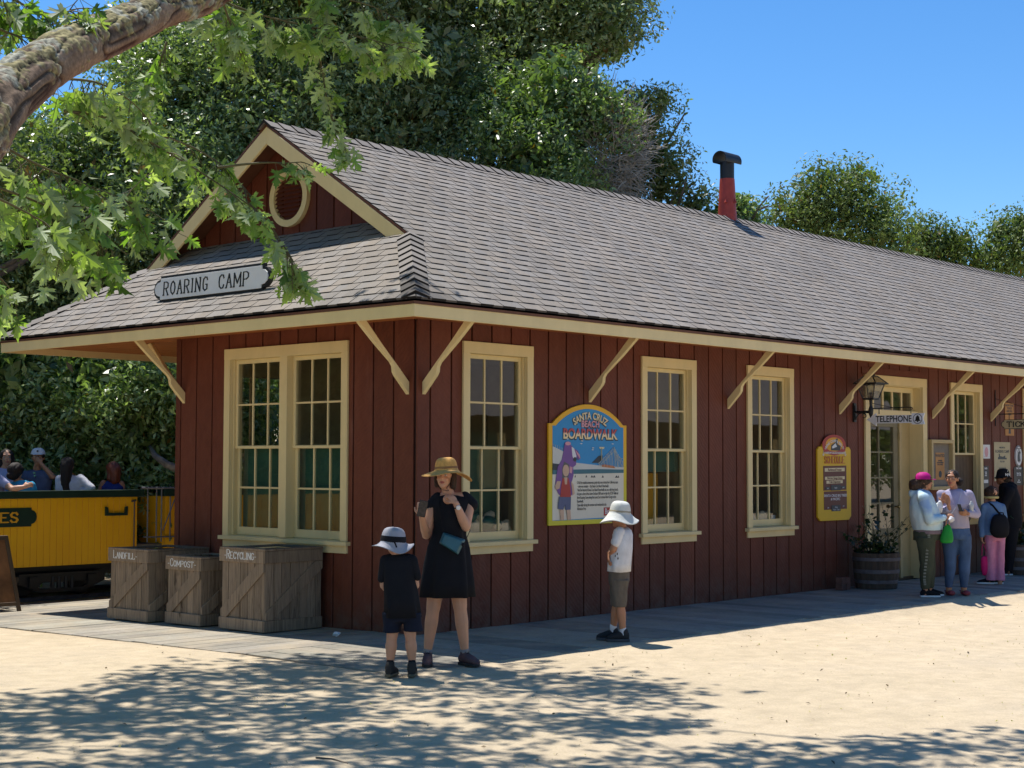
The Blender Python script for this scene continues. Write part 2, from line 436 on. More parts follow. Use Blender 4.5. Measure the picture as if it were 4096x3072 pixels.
r_ = random.Random(5)
mb = MB(); boards(mb, T_side, .005, WL, -.05, 2.99, OP_side, .152, .2865, .020, .002, .022, r_)
mb.box((-.022, .002, -.05), (.12, .024, 2.99), T=T_side, col=(1,1,1))
side_wall = mb.obj('side_wall', M['red'], depot, bevel=.003, seg=1)
mb = MB(); boards(mb, T_end, .01, WD, -.09, 2.99, OP_end, .882, .2865, .020, .002, .022, r_)
end_wall = mb.obj('end_wall', M['red'], depot, bevel=.003, seg=1)
mb = MB()
boards(mb, T_side, 0, WL, -.1, 2.98, OP_side, 0, 100, 0, -.12, 0, r_)
boards(mb, T_end, .001, WD-.001, -.12, 2.98, OP_end, 0, 100, 0, -.12, -.001, r_)
boards(mb, T_back, 0, WL, -.12, 2.98, OP_back, 0, 100, 0, -.10, 0, r_)
mb.box((WL-.1, 0, -.1), (WL, WD, 2.98))
mb.obj('wall_core', M['gap'], depot)
mb = MB(); boards(mb, T_back, .0, WL, -.1, 2.98, OP_back, .05, .2865, .02, .002, .022, r_)
mb.obj('rear_wall', M['red'], depot)
# interior lining, floor, partition
mb = MB()
boards(mb, lambda s, n, z: (s, .121+n, z), .13, WL-.2, .03, 2.9, OP_side, 0, 100, 0, 0, .01, r_)
boards(mb, lambda s, n, z: (.121+n, s, z), .14, WD-.14, .03, 2.9, OP_end, 0, 100, 0, 0, .01, r_)
boards(mb, lambda s, n, z: (s, 3.73-n, z), .13, WL-.2, .03, 2.9, OP_back, 0, 100, 0, 0, .01, r_)
for x in (4.9, 8.1, 12.6): mb.box((x, .14, .03), (x+.08, 3.7, 2.9))
mb.box((.12, .12, 2.9), (WL-.12, 3.72, 2.93))
mb.obj('interior_lining', M['inner'], depot)
mb = MB(); mb.box((.12, .12, -.02), (WL-.12, 3.72, .03)); mb.obj('interior_floor', M['innerdk'], depot)
for o in OP_back:
    mb = MB(); a, b, c, d = o
    for p, q in (((a-.08, -.02, c-.08), (a, .05, d+.08)), ((b, -.02, c-.08), (b+.08, .05, d+.08)), ((a, -.02, d), (b, .05, d+.08)), ((a, -.02, c-.08), (b, .05, c)),
                 ((a, -.08, (c+d)/2-.02), (b, -.05, (c+d)/2+.02)), ((a+.26, -.08, c), (a+.28, -.052, d)), ((b-.28, -.08, c), (b-.26, -.052, d))): mb.box(p, q, T=T_back)
    mb.obj('rear_window_frame', M['cream'], depot)

def sash(T, a, b, z0, z1, n0, n1, st, top, bot, parent, name='sash'):
    mb = MB()
    mb.box((a, n0, z0), (a+st, n1, z1), T=T); mb.box((b-st, n0, z0), (b, n1, z1), T=T)
    mb.box((a+st, n0, z0), (b-st, n1, z0+bot), T=T); mb.box((a+st, n0, z1-top), (b-st, n1, z1), T=T)
    w_ = (b-a-2*st); m = (n0+n1)/2
    for k in (1, 2): c = a+st+w_*k/3; mb.box((c-.010, n0+.004, z0+bot), (c+.010, n1-.004, z1-top), T=T)
    zc = (z0+bot+z1-top)/2; mb.box((a+st, n0+.006, zc-.010), (b-st, n1-.006, zc+.010), T=T)
    s_ = mb.obj(name, M['cream'], parent, bevel=.003, seg=1)
    mb = MB(); mb.add([T(a+st, m, z0+bot), T(b-st, m, z0+bot), T(b-st, m, z1-top), T(a+st, m, z1-top)], [(0,1,2,3)])
    mb.obj('window_pane', M['glass'], parent); return s_
def window(T, s0, s1, bays=1, lower='glass', top=2.81):
    cw = .095; zb = .845; oz = top-.115; mb = MB()
    mb.box((s0, .0225, oz), (s1, .052, top), T=T); mb.box((s0, .0225, .838), (s0+cw, .05, oz), T=T); mb.box((s1-cw, .0225, .838), (s1, .05, oz), T=T)
    mb.box((s0, -.002, .72), (s1, .045, .797), T=T)                       # apron
    mb.box((s0+cw-.012, -.125, .8), (s0+cw, .022, oz), T=T); mb.box((s1-cw, -.125, .8), (s1-cw+.012, .022, oz), T=T)
    mb.box((s0+cw, -.125, oz), (s1-cw, .022, oz+.014), T=T)
    # parting beads
    for s_, e in ((s0+cw, .012), (s1-cw, -.012)): mb.box((min(s_, s_+e), -.03, .845), (max(s_, s_+e), -.004, oz), T=T)
    opn = [(s0+cw, s1-cw)]
    if bays == 2:
        c = (s0+s1)/2; mb.box((c-.06, -.11, .845), (c+.06, .05, oz), T=T); opn = [(s0+cw, c-.06), (c+.06, s1-cw)]
    wn = mb.obj('window_frame', M['cream'], depot, bevel=.003, seg=1)
    mb = MB(); mb.box((s0-.035, .0, .797), (s1+.035, .085, .838), T=T); mb.box((s0+cw, -.125, .81), (s1-cw, -.001, .843), T=T)
    mb.obj('window_sill', M['cream'], wn, bevel=.003, seg=1)
    mid = (zb+oz)/2
    for a, b in opn:
        sash(T, a+.001, b-.001, mid-.018, oz-.001, -.062, -.031, .045, .045, .03, wn, 'upper_sash')
        if lower == 'glass': sash(T, a+.001, b-.001, zb, mid+.018, -.1, -.066, .045, .03, .085, wn, 'lower_sash')
        else:
            mb = MB(); k = 0; x = a+.002
            while x < b-.02: mb.box((x, -.1, zb), (min(b-.002, x+.095), -.07, mid), T=T); x += .1
            mb.obj('wooden_shutter', M['innerdk'], wn)
    return wn
for a, b in SW: window(T_side, a, b)
w4 = window(T_side, 10.81, 11.83, lower='wood')
window(T_side, 13.27, 14.30); window(T_side, 15.93, 16.97)
window(T_end, .946, 2.932, 2, top=2.828)
def reflection_board(T, a, b, z0, z1, n=-.155, m='green', name='green_reflection_board'):  # green board added behind the panes, its colour standing in for reflected green
    mb = MB(); mb.box((a, n-.01, z0), (b, n, z1), T=T); mb.obj(name, M[m], depot)
reflection_board(T_end, 1.04, 2.84, .86, 1.76); reflection_board(T_side, .66, 1.53, .9, 1.76, -.34); reflection_board(T_side, 3.52, 4.37, 1.52, 1.77)

# door with transom
T = T_side; mb = MB()
mb.box((8.324, .0225, .0), (8.45, .055, 2.70), T=T); mb.box((9.935, .0225, .0), (10.057, .055, 2.70), T=T); mb.box((8.324, .0225, 2.70), (10.057, .057, 2.825), T=T)
mb.box((8.44, -.2, 0), (8.452, .022, 2.7), T=T); mb.box((9.933, -.2, 0), (9.945, .022, 2.7), T=T); mb.box((8.452, -.2, 2.69), (9.933, .022, 2.702), T=T)
mb.box((8.452, -.17, 2.27), (9.933, -.02, 2.36), T=T)
mb.box((8.452, -.12, 2.36), (8.53, -.09, 2.69), T=T); mb.box((9.855, -.12, 2.36), (9.933, -.09, 2.69), T=T); mb.box((8.53, -.12, 2.62), (9.855, -.09, 2.69), T=T)
for k in range(1, 5): c = 8.53+k*1.325/5; mb.box((c-.02, -.118, 2.36), (c+.02, -.092, 2.62), T=T)
dfr = mb.obj('door_frame', M['cream'], depot, bevel=.003, seg=1)
mb = MB(); mb.add([T(8.5, -.105, 2.36), T(9.9, -.105, 2.36), T(9.9, -.105, 2.65), T(8.5, -.105, 2.65)], [(0,1,2,3)]); mb.obj('transom_pane', M['glass'], dfr)
M['olive'] = simple('olive_door_paint', (.20, .165, .085), .45, .1, 4, .1)
mb = MB(); a, b = 8.47, 9.52; n0, n1 = -.165, -.12
mb.box((a, n0, .02), (a+.13, n1, 2.265), T=T); mb.box((b-.13, n0, .02), (b, n1, 2.265), T=T); mb.box((a+.13, n0, 2.13), (b-.13, n1, 2.265), T=T)
mb.box((a+.13, n0, .02), (b-.13, n1, .30), T=T); mb.box((a+.13, n0+.01, .30), (b-.13, n1-.012, .62), T=T); mb.box((a+.13, n0, .62), (b-.13, n1, .72), T=T)
mb.box(((a+b)/2-.013, n0+.005, .72), ((a+b)/2+.013, n1-.005, 2.13), T=T)
for k in range(1, 4): z = .72+k*1.41/4; mb.box((a+.13, n0+.007, z-.012), (b-.13, n1-.007, z+.012), T=T)
door = mb.obj('door', M['olive'], depot, bevel=.003, seg=1)
mb = MB(); mb.add([T(a+.13, -.145, .72), T(b-.13, -.145, .72), T(b-.13, -.145, 2.13), T(a+.13, -.145, 2.13)], [(0,1,2,3)]); mb.obj('door_pane', M['glass'], door)
mb = MB(); mb.box((9.53, -.19, .02), (9.60, -.10, 2.265), T=T); mb.box((9.70, -.19, .02), (9.93, -.16, 2.265), T=T)
for z in (.45, 1.25, 1.95): mb.box((9.52, -.118, z), (9.56, -.09, z+.11), T=T)
mb.obj('door_side_jamb', M['creamdk'], depot, bevel=.003, seg=1)
mb = MB(); mb.tube([T(9.42, -.12, 1.02), T(9.42, -.07, 1.02)], .012); mb.ell(T(9.42, -.06, 1.02), (.028, .028, .028)); mb.obj('door_knob', simple('brass', (.5, .33, .12), .3, .1, metal=1), door, smooth=True)
mb = MB(); mb.box((8.27, .0225, 2.83), (10.11, .035, 2.92), T=T, col=(1,1,1)); mb.obj('door_head_trim', M['red'], depot)

# ------------------------------------------------ roof
ZE, KS, KE, YR = 3.07, .636, .71, 2.74     # eave height, side slope, skirt slope, ridge y
YE, XE = -.80, -.80
YB = 2*YR-YE
def hip_x(y): return XE+(KS/KE)*(y-YE)
VH = (.34-XE)*KE/KS
def shingles(mb, O, U, V, N, ulo, uhi, vmax, seed, ph0=0.0, stain=None, expo=.137):
    r = random.Random(seed); n = int(vmax/expo)+1; O = Vector(O); U = Vector(U); V = Vector(V).normalized(); N = Vector(N).normalized()
    for c in range(n):
        v0 = c*expo; v1 = min(v0+expo*1.25, vmax); a0, b0 = ulo(v0), uhi(v0); a1, b1 = ulo(v1), uhi(v1)
        j = (v0 if c else 0)+r.uniform(-.003, .003)
        u = math.floor(a0/.31)*.31-.62+(c*.117+ph0+r.uniform(-.035, .035)) % .31; t = 0
        while u < b0+.3:
            w_ = (.17 if t == 0 else .14)+r.uniform(-.006, .006); x0, x1 = u, u+w_-.004; u += w_
            h = .0145 if t == 0 else .0105; tk_ = t; t ^= 1
            p0, p1 = max(x0, a0), min(x1, b0); q0, q1 = max(x0, a1), min(x1, b1)
            if p1-p0 < .01: continue
            if q1 <= q0: q0 = q1 = max(min((p0+p1)/2, b1), a1)
            k = r.uniform(.90, 1.09); wm = r.uniform(-.008, .010)
            cc = ((.262+wm)*k, .230*k, (.200-wm)*k)
            if stain:
                sft = stain(O+U*((x0+x1)/2)+V*v0)
                if sft: cc = tuple(cc[i]*(1-sft)+(.03, .032, .04)[i]*sft for i in range(3))
            P = lambda uu, vv, hh: O+U*uu+V*vv+N*hh
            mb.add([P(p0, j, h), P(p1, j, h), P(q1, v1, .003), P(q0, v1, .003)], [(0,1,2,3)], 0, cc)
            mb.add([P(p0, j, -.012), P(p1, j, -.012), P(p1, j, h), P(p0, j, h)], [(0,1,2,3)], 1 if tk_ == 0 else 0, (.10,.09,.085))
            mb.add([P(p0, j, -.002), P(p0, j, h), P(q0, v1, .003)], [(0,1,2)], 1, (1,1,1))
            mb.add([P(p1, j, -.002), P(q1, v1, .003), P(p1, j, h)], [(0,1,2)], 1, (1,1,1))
ls = sqrt(1+KS*KS); le = sqrt(1+KE*KE)
corner = Vector((XE, YE, ZE))
def stain(p):
    d = (p-corner).length
    if d > .62: return 0
    v = noise.noise(p*6)*.8+.5
    return max(0, min(.9, (1-d/.62)*1.1*v)) if p.z < ZE+.16 else 0
mb = MB()
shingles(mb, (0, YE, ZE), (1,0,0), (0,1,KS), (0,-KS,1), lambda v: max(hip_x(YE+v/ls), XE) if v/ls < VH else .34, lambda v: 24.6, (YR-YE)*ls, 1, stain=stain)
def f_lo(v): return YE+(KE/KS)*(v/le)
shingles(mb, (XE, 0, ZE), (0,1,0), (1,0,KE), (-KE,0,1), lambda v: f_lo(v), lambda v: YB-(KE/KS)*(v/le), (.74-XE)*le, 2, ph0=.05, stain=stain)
roof = mb.obj('roof', [M['shingle'], M['shedge']], depot, fix=False)
# deck under the shingles, far slope, far end
mb = MB(); d = .012
def P_(x, y, z): return (x, y, z-d)
hy = YE+VH; zr = ZE+KS*(YR-YE); zh = ZE+KS*(hy-YE)
mb.add([P_(XE, YE, ZE), P_(24.6, YE, ZE), P_(24.6, YR, zr), P_(.34, YR, zr), P_(.34, hy, zh)], [(0,1,2,3,4)])
mb.add([P_(XE, YB, ZE), P_(.34, YB-VH, zh), P_(.34, YR, zr), P_(24.6, YR, zr), P_(24.6, YB, ZE)], [(0,1,2,3,4)])
xt = .74; yt = YE+(KE/KS)*(xt-XE); zt = ZE+KE*(xt-XE)
mb.add([P_(XE, YE, ZE), P_(xt, yt, zt), P_(xt, YB-(yt-YE), zt), P_(XE, YB, ZE)], [(0,1,2,3)])
mb.obj('roof_sheathing', M['shedge'], depot, fix=False)
mb = MB()   # far slope in plain shingle colour
mb.add([(XE, YB, ZE), (.34, YB-VH, zh), (.34, YR, zr), (24.6, YR, zr), (24.6, YB, ZE)], [(0,1,2,3,4)], 0, (.25,.24,.235))
mb.obj('rear_roof_slope', M['shingle'], depot)
def caps(O, D, length, A, B, step, wid, name, seed, stn=False):
    mb = MB(); r = random.Random(seed); O = Vector(O); D = Vector(D).normalized(); A = Vector(A).normalized(); B = Vector(B).normalized()
    Nn = -(A+B).normalized(); k = 0
    while k*step < length:
        s0, s1 = k*step, min(k*step+step*1.3, length+.02); h0, h1 = .034, .012; q = r.uniform(.85, 1.08); cc = (.250*q, .220*q, .195*q)
        if stn and k < 4: cc = tuple(cc[i]*(.45, .35, .6, .85)[k] for i in range(3))
        vs = []
        for s_, h in ((s0, h0), (s1, h1)): c = O+D*s_+Nn*h; vs += [c+A*wid-Nn*.004, c+Nn*.006, c+B*wid-Nn*.004]
        e = O+D*s0+Nn*.004; vs += [e+A*wid-Nn*.004, e+Nn*.0, e+B*wid-Nn*.004]
        mb.add(vs, [(0,1,4,3), (1,2,5,4)], 0, cc); mb.add(vs, [(6,7,1,0), (7,8,2,1)], 1, (1,1,1)); mb.add(vs, [(6,0,3), (8,5,2)], 1, (1,1,1))
        k += 1
    return mb.obj(name, [M['shingle'], M['shedge']], roof, fix=False)
H = Vector((1, KE/KS, KE)); n_s = Vector((0, -KS, 1)).normalized(); n_e = Vector((-KE, 0, 1)).normalized()
A = H.cross(n_s).normalized(); A = A if A.x > 0 else -A; B = H.cross(n_e).normalized(); B = B if B.y > 0 else -B
caps(corner+H*.05, H, (H*1.14).length-.06, A, B, .172, .14, 'hip_cap', 1, True)
caps((.30, YR, zr), (1,0,0), 24.3, (0,-1,-KS), (0,1,-KS), .19, .15, 'ridge_cap', 2)
H2 = Vector((1, -KE/KS, KE)); n_b = Vector((0, KS, 1)).normalized(); A2 = H2.cross(n_b).normalized(); A2 = A2 if A2.x > 0 else -A2; B2 = H2.cross(n_e).normalized(); B2 = B2 if B2.y < 0 else -B2
caps(Vector((XE, YB, ZE))+H2*.05, H2, (H2*1.14).length-.06, A2, B2, .172, .14, 'hip_cap', 3)
# fascia, drip edge, soffit
mb = MB(); z0, z1 = 2.907, 3.020
mb.box((-.79, -.77, z0), (24.6, -.742, z1)); mb.obj('side_fascia', M['cream'], depot, bevel=.003, seg=1)
mb = MB(); mb.box((-.792, -.768, z0+.001), (-.764, 2.45, z1)); mb.box((-.792, 2.452, z0+.001), (-.764, 6.25, z1)); mb.obj('end_fascia', M['cream'], depot, bevel=.003, seg=1)
mb = MB(); mb.box((-.79, 6.25, z0), (24.6, 6.278, z1)); mb.obj('rear_fascia', M['cream'], depot)
mb = MB(); mb.box((-.80, -.782, z1), (24.6, -.73, z1+.024)); mb.box((-.802, -.73, z1+.001), (-.75, 6.28, z1+.023)); mb.box((-.8, 6.24, z1), (24.6, 6.285, z1+.024)); mb.obj('drip_edge', M['drip'], depot)
mb = MB(); y = -.74; k = 0
while y < 6.24:
    mb.box((-.763, y+.004, 2.985+(.001 if k % 2 else 0)), (24.5, min(y+.118, 6.248), 3.0)); y += .122; k += 1
mb.obj('soffit_boards', M['soffit'], depot)
mb = MB()
for x in (5, 10, 15, 20):
    mb = MB(); mb.box((x, 6.0, -.1), (x+.14, 6.14, 2.98)); mb.obj('canopy_post', M['cream'], depot)
# brackets
BR = [(0,2.265),(.17,2.44),(.192,2.475),(.198,2.525),(.222,2.562),(.45,2.745),(.70,2.965),(.60,2.982),(.36,2.735),(.12,2.505),(0,2.385)]
def bracket(T, s, mt='cream'):
    mb = MB(); n = len(BR); o = [(a+.022, b) for a, b in BR]
    vs = [T(s-.024, a, b) for a, b in o]+[T(s+.024, a, b) for a, b in o]
    mb.add(vs, [tuple(range(n)), tuple(range(2*n-1, n-1, -1))]+[(i, (i+1) % n, n+(i+1) % n, n+i) for i in range(n)])
    return mb.obj('bracket', M[mt], depot, bevel=.003, seg=1)
for s_ in (.064, 2.547, 5.139, 7.707, 10.288, 12.167, 14.75, 17.3): bracket(T_side, s_)
for s_ in (.111, 3.687): bracket(T_end, s_)
bracket(T_back, .08); bracket(T_back, 3); bracket(T_back, 6)
# gable end: barge boards, wall, round vent
mb = MB()
for sgn in (1, -1):
    y_e = YR-sgn*(YR-hy)+0; k = KS
    def Z(y): return zr-k*abs(y-YR)
    w_ = .19; yE = YR-sgn*(YR-hy-.02); o = [(YR, zr-.035), (yE, Z(yE)-.035), (yE+sgn*.10, Z(yE)-.035-.105), (YR, zr-.035-w_)]
    mb.prism(o, 0, .035, lambda a, n, b: (.335+n, a, b))
barge = mb.obj('barge_board', M['cream'], depot, bevel=.003, seg=1)
mb = MB()
for sgn in (1, -1):
    a, b = YR-sgn*(YR-hy+.05), YR
    vs = [(.34, a, zr-KS*abs(a-YR)-.03), (.34, b, zr-.03), (.74, b, zr-.03), (.74, a, zr-KS*abs(a-YR)-.03)]
    mb.add(vs, [(0,1,2,3)]); mb.add([(.337, a, zr-KS*abs(a-YR)-.03), (.337, b, zr-.03), (.337, b, zr+.001), (.337, a, zr-KS*abs(a-YR)+.001)], [(0,1,2,3)])
mb.obj('gable_soffit', M['drip'], depot)
mb = MB(); y = YR-.14-.2865*8; zb_ = ZE+KE*(.72-XE)-.03; r_ = random.Random(8)
while y < YB:
    for a, b in ((y+.012, y+.2745),):
        pts = []
        if zr-KS*abs(b-YR)-.05 > zb_ or zr-KS*abs(a-YR)-.05 > zb_:
            za, zbb = max(zb_, zr-KS*abs(a-YR)-.05), max(zb_, zr-KS*abs(b-YR)-.05)
            o = [(a, zb_), (b, zb_), (b, zbb)]+([(YR, zr-.05)] if a < YR < b else [])+[(a, za)]
            kk = r_.uniform(.8, 1.1); n = len(o); vs = [T_gab(p, .02, q) for p, q in o]+[T_gab(p, .002, q) for p, q in o]
            mb.add(vs, [tuple(range(n))]+[(i, (i+1) % n, n+(i+1) % n, n+i) for i in range(n)], 0, (kk, kk, kk))
    y += .2865
gw = mb.obj('gable_wall', M['red'], depot)
mb = MB(); mb.add([T_gab(hy+.62, 0, zb_-.3), T_gab(YB-VH-.62, 0, zb_-.3), T_gab(YB-VH-.62, 0, zb_), T_gab(YR, 0, zr-.06), T_gab(hy+.62, 0, zb_)], [(0,1,2,3,4)]); mb.obj('gable_wall_core', M['gap'], depot)
mb = MB(); cy_, cz_ = 2.745, 4.545; n = 40
for i in range(n):
    a, b = 2*pi*i/n, 2*pi*(i+1)/n; q = lambda r, t, nn: T_gab(cy_+r*cos(t), nn, cz_+r*sin(t))
    mb.add([q(.325,a,.07), q(.325,b,.07), q(.25,b,.07), q(.25,a,.07), q(.325,a,.01), q(.325,b,.01), q(.25,b,.01), q(.25,a,.01)], [(0,1,2,3), (4,5,1,0), (3,2,6,7)])
vent = mb.obj('round_vent', M['cream'], depot, weld=True)
mb = MB()
for i in range(-5, 6):
    z = cz_+i*.046; hw = sqrt(max(0, .249**2-(i*.046)**2))
    if hw > .03: mb.add([T_gab(cy_-hw, .022, z+.03), T_gab(cy_+hw, .022, z+.03), T_gab(cy_+hw, .055, z-.012), T_gab(cy_-hw, .055, z-.012)], [(0,1,2,3)], 0, (.9,.9,.9))
mb.obj('louvres', M['red'], vent, fix=False)
# stove pipe on the ridge
M['redpipe'] = simple('red_painted_pipe', (.36, .045, .028), .5, .2, 6, .1)
mb = MB(); cx_, cyy = 9.25, YR+.06
def zp(z): return zr+z
mb.lathe([(.15, -.15), (.146, 0), (.122, .45), (.113, .62), (0, .62)], (cx_, cyy, zr), 24, 0)
mb.lathe([(.108, .60), (.108, .88), (0, .88)], (cx_, cyy, zr), 24, 1)
L = .21
for i in range(20):
    a, b = pi*(-.12+1.24*i/20), pi*(-.12+1.24*(i+1)/20); R_ = .125
    for s_ in (1,):
        p = lambda t, x, R: (cx_+x, cyy-R*cos(t), zr+.90+R*sin(t))
        mb.add([p(a,-L,R_), p(b,-L,R_), p(b,L,R_), p(a,L,R_), p(a,-L,R_-.008), p(b,-L,R_-.008), p(b,L,R_-.008), p(a,L,R_-.008)], [(0,1,2,3), (7,6,5,4), (0,4,5,1), (3,2,6,7)], 1)
for an in (3.6, 4.75): 
    c, s_ = cos(an), sin(an); mb.add([(cx_+.13*c, cyy+.13*s_, zr+.32), (cx_+.175*c, cyy+.175*s_, zr+.24), (cx_+.14*c-.03*s_, cyy+.14*s_+.03*c, zr+.24), (cx_+.14*c+.03*s_, cyy+.14*s_-.03*c, zr+.24)], [(0,1,2), (0,3,1), (1,3,2)], 0)
mb.obj('chimney_pipe', [M['redpipe'], M['black']], roof, smooth=False)
# ---------------------------------------------------------------- trees
DS = 4096/2212.0; FPX = 6203.87
def at(x, y, d):
    """world point seen in direction (x, y) at forward distance d: used to size and place far things"""
    return CAM + (R2*((x*DS-2048)/FPX) - U2*((y*DS-1536)/FPX) + fw)*d
def proj(p):
    v = Vector(p)-CAM; d = v.dot(fw)
    return ((2048+FPX*v.dot(R2)/d)/DS, (1536-FPX*v.dot(U2)/d)/DS, d)

def leaf_mat(name, rough=.42, trans=.3, spec=.5, tcol=(1.6, 2.0, .6)):
    t = NT(name); a = t.n('Attribute'); a.attribute_name = 'tint'; t.col(a.outputs['Color']); t.set(rough, 0, spec)
    tl = t.n('BsdfTranslucent'); c = t.mix(1.0, a.outputs['Color'], tcol, 'MULTIPLY'); t.l(c, tl.inputs[0])
    ms = t.n('MixShader'); ms.inputs[0].default_value = trans; t.l(t.p.outputs[0], ms.inputs[1]); t.l(tl.outputs[0], ms.inputs[2]); t.l(ms.outputs[0], t.out.inputs[0])
    return t.m
M['leaf'] = leaf_mat('evergreen_leaf', .33, .3, .6, (1.4, 1.8, .6))
M['leaffar'] = leaf_mat('distant_leaf', .55, .25, .3)
M['maple'] = leaf_mat('maple_leaf', .5, .38, .35, (1.9, 2.3, .5))
M['bark'] = simple('grey_brown_bark', (.13, .10, .075), .9, .45, 6, .8, 18, bd=.03)
M['twig'] = simple('pale_dry_twig', (.34, .30, .245), .9, .3, 6, .2)

def quad_leaves(name, pts, nrm, size, cols, mat, parent, ratio=.42, seed=0):
    rg = np.random.default_rng(seed); n = len(pts)
    nrm = nrm/np.linalg.norm(nrm, axis=1, keepdims=True)
    t = rg.normal(size=(n, 3)); t -= nrm*np.sum(t*nrm, 1, keepdims=True); t /= np.linalg.norm(t, axis=1, keepdims=True)
    b = np.cross(nrm, t); L = (size*rg.uniform(.65, 1.3, n))[:, None]; W = L*ratio
    v = np.stack([pts-t*L*.5, pts-t*L*.05+b*W*.5+nrm*L*.06, pts+t*L*.5-nrm*L*.08, pts-t*L*.05-b*W*.5+nrm*L*.06], 1).reshape(-1, 3)
    me = bpy.data.meshes.new(name); me.vertices.add(4*n); me.vertices.foreach_set('co', v.astype(np.float32).ravel())
    me.loops.add(4*n); me.loops.foreach_set('vertex_index', np.arange(4*n, dtype=np.int32))
    me.polygons.add(n); me.polygons.foreach_set('loop_start', np.arange(0, 4*n, 4, dtype=np.int32))
    try: me.polygons.foreach_set('loop_total', np.full(n, 4, dtype=np.int32))
    except Exception: pass
    ca = me.color_attributes.new('tint', 'FLOAT_COLOR', 'CORNER')
    c4 = np.concatenate([np.repeat(cols, 4, 0), np.ones((4*n, 1))], 1); ca.data.foreach_set('color', c4.astype(np.float32).ravel())
    me.materials.append(mat); me.update(calc_edges=True); me.validate()
    o = bpy.data.objects.new(name, me); COL.objects.link(o)
    if parent: attach(o, parent)
    return o

def crown_points(blobs, per_m3, sub_r, rg, shell=.55):
    """leaves gathered on sub-clumps that sit over each big mass"""
    P = []; Nn = []
    for c, r in blobs:
        c = np.array(c, float); r = np.array(r, float) if hasattr(r, '__len__') else np.array([r, r, r*.9])
        area = 4*pi*(r.mean())**2; ns = max(6, int(area/(sub_r*sub_r)*.75))
        u = rg.normal(size=(ns, 3)); u /= np.linalg.norm(u, axis=1, keepdims=True)
        sc = c+u*r*rg.uniform(.55, 1.06, (ns, 1)); sr = sub_r*rg.uniform(.45, 1.25, ns)
        for k in range(ns):
            m = int(per_m3*sr[k]**2*4*pi*.5)+2
            w = rg.normal(size=(m, 3)); w /= np.linalg.norm(w, axis=1, keepdims=True)
            rr = rg.uniform(shell, 1.08, (m, 1))
            w[:, 2] *= .75; P.append(sc[k]+w*rr*sr[k]); Nn.append(w*.6+rg.normal(size=(m, 3))*.55+np.array([0, 0, .35]))
    return np.concatenate(P), np.concatenate(Nn)
def inner_points(blobs, per, rg):
    P = []
    for c, r in blobs:
        n = int(per*4*r*r)+8; w = rg.normal(size=(n, 3)); w /= np.linalg.norm(w, axis=1, keepdims=True)
        P.append(np.array(c)+w*rg.uniform(.25, .92, (n, 1))*r)
    P = np.concatenate(P); return P, rg.normal(size=P.shape)+np.array([0, 0, .4])

def tree(name, label, base, blobs, leaf, dens, sub, cols, seed, mat='leaf', group=None, trunk_r=.3, trunk=True, ratio=.42, limb_r=.07, inner=170):
    rg = np.random.default_rng(seed); b = Vector(base)
    root = thing(name, label, 'tree', b, group)
    P, Nn = crown_points(blobs, dens, sub, rg); nP = len(P); P2, N2 = inner_points(blobs, inner, rg); P = np.concatenate([P, P2]); Nn = np.concatenate([Nn, N2])
    leaf = np.concatenate([np.full(nP, leaf), np.full(len(P2), leaf*2.6)])
    n = len(P); base_c = np.array(cols[0]); alt = np.array(cols[1]); k = rg.uniform(0, 1, (n, 1))**1.5
    big = np.array([noise.noise((p[0]*.6, p[1]*.6, p[2]*.6)) for p in P[::7]]); big = np.repeat(big, 7)[:n][:, None]
    c = base_c*(1-k)+alt*k; c = c*(1+.55*big)*rg.uniform(.75, 1.3, (n, 1))
    # a few old yellow or brown leaves
    old = rg.uniform(0, 1, n) < .012; c[old] = np.array([.22, .12, .02])
    quad_leaves('crown', P, Nn, leaf, np.clip(c, .003, .9), M[mat], root, ratio, seed)
    if trunk:
        mb = MB(); r = random.Random(seed); cen = [Vector(q[0]) for q in blobs]; top = sum(cen, Vector())/len(cen)
        mid = b.lerp(top, .45)+Vector((r.uniform(-.4, .4), r.uniform(-.4, .4), 0))
        mb.tube([b-Vector((0,0,.2)), b+Vector((0,0,.5)), b.lerp(mid, .6), mid], [trunk_r*1.25, trunk_r, trunk_r*.85, trunk_r*.7], 10)
        for q in cen:
            m1 = mid.lerp(q, .5)+Vector((r.uniform(-.5,.5), r.uniform(-.5,.5), r.uniform(-.1,.5)))
            mb.tube([mid-Vector((0,0,.3)), m1, q], [limb_r*2, limb_r*1.4, limb_r*.6], 7)
            for _ in range(3):
                e = q+Vector((r.gauss(0,1), r.gauss(0,1), r.gauss(0,.6))).normalized()*.5; mb.tube([m1.lerp(q, r.random()), e], [limb_r*.7, .015], 5)
        mb.obj('trunk', M['bark'], root, smooth=True)
    return root, P

EV = [(.105, .135, .052), (.31, .345, .15)]; EV2 = [(.105, .145, .052), (.31, .355, .145)]; LI = [(.085, .130, .042), (.23, .28, .10)]
FAR1 = [(.080, .115, .034), (.19, .235, .07)]
def B(lst, d0=0):
    return [(tuple(at(x, y, d)), r*d/3350.0) for x, y, r, d in lst]
g1 = 'evergreen trees behind the station'
tree('evergreen_tree', 'tallest dark evergreen behind the station, its top leaving the picture above the roof ridge', (12.4, 13.6, 0),
     B([(1200,20,165,29),(1310,60,75,28.5),(1000,30,220,30),(1130,-160,220,31),(1285,-70,85,29),(1120,190,150,29),(1350,-10,38,29)]), .11, 110, .62, EV, 11, group=g1, trunk_r=.5)
tree('evergreen_tree', 'bright green glossy evergreen just above the middle of the station ridge', (10.6, 10.9, 0),
     B([(1130,300,130,26),(1210,190,95,26),(1290,260,85,26),(1180,390,110,25.5),(1080,230,90,26.5)]), .09, 140, .42, LI, 12, group=g1)
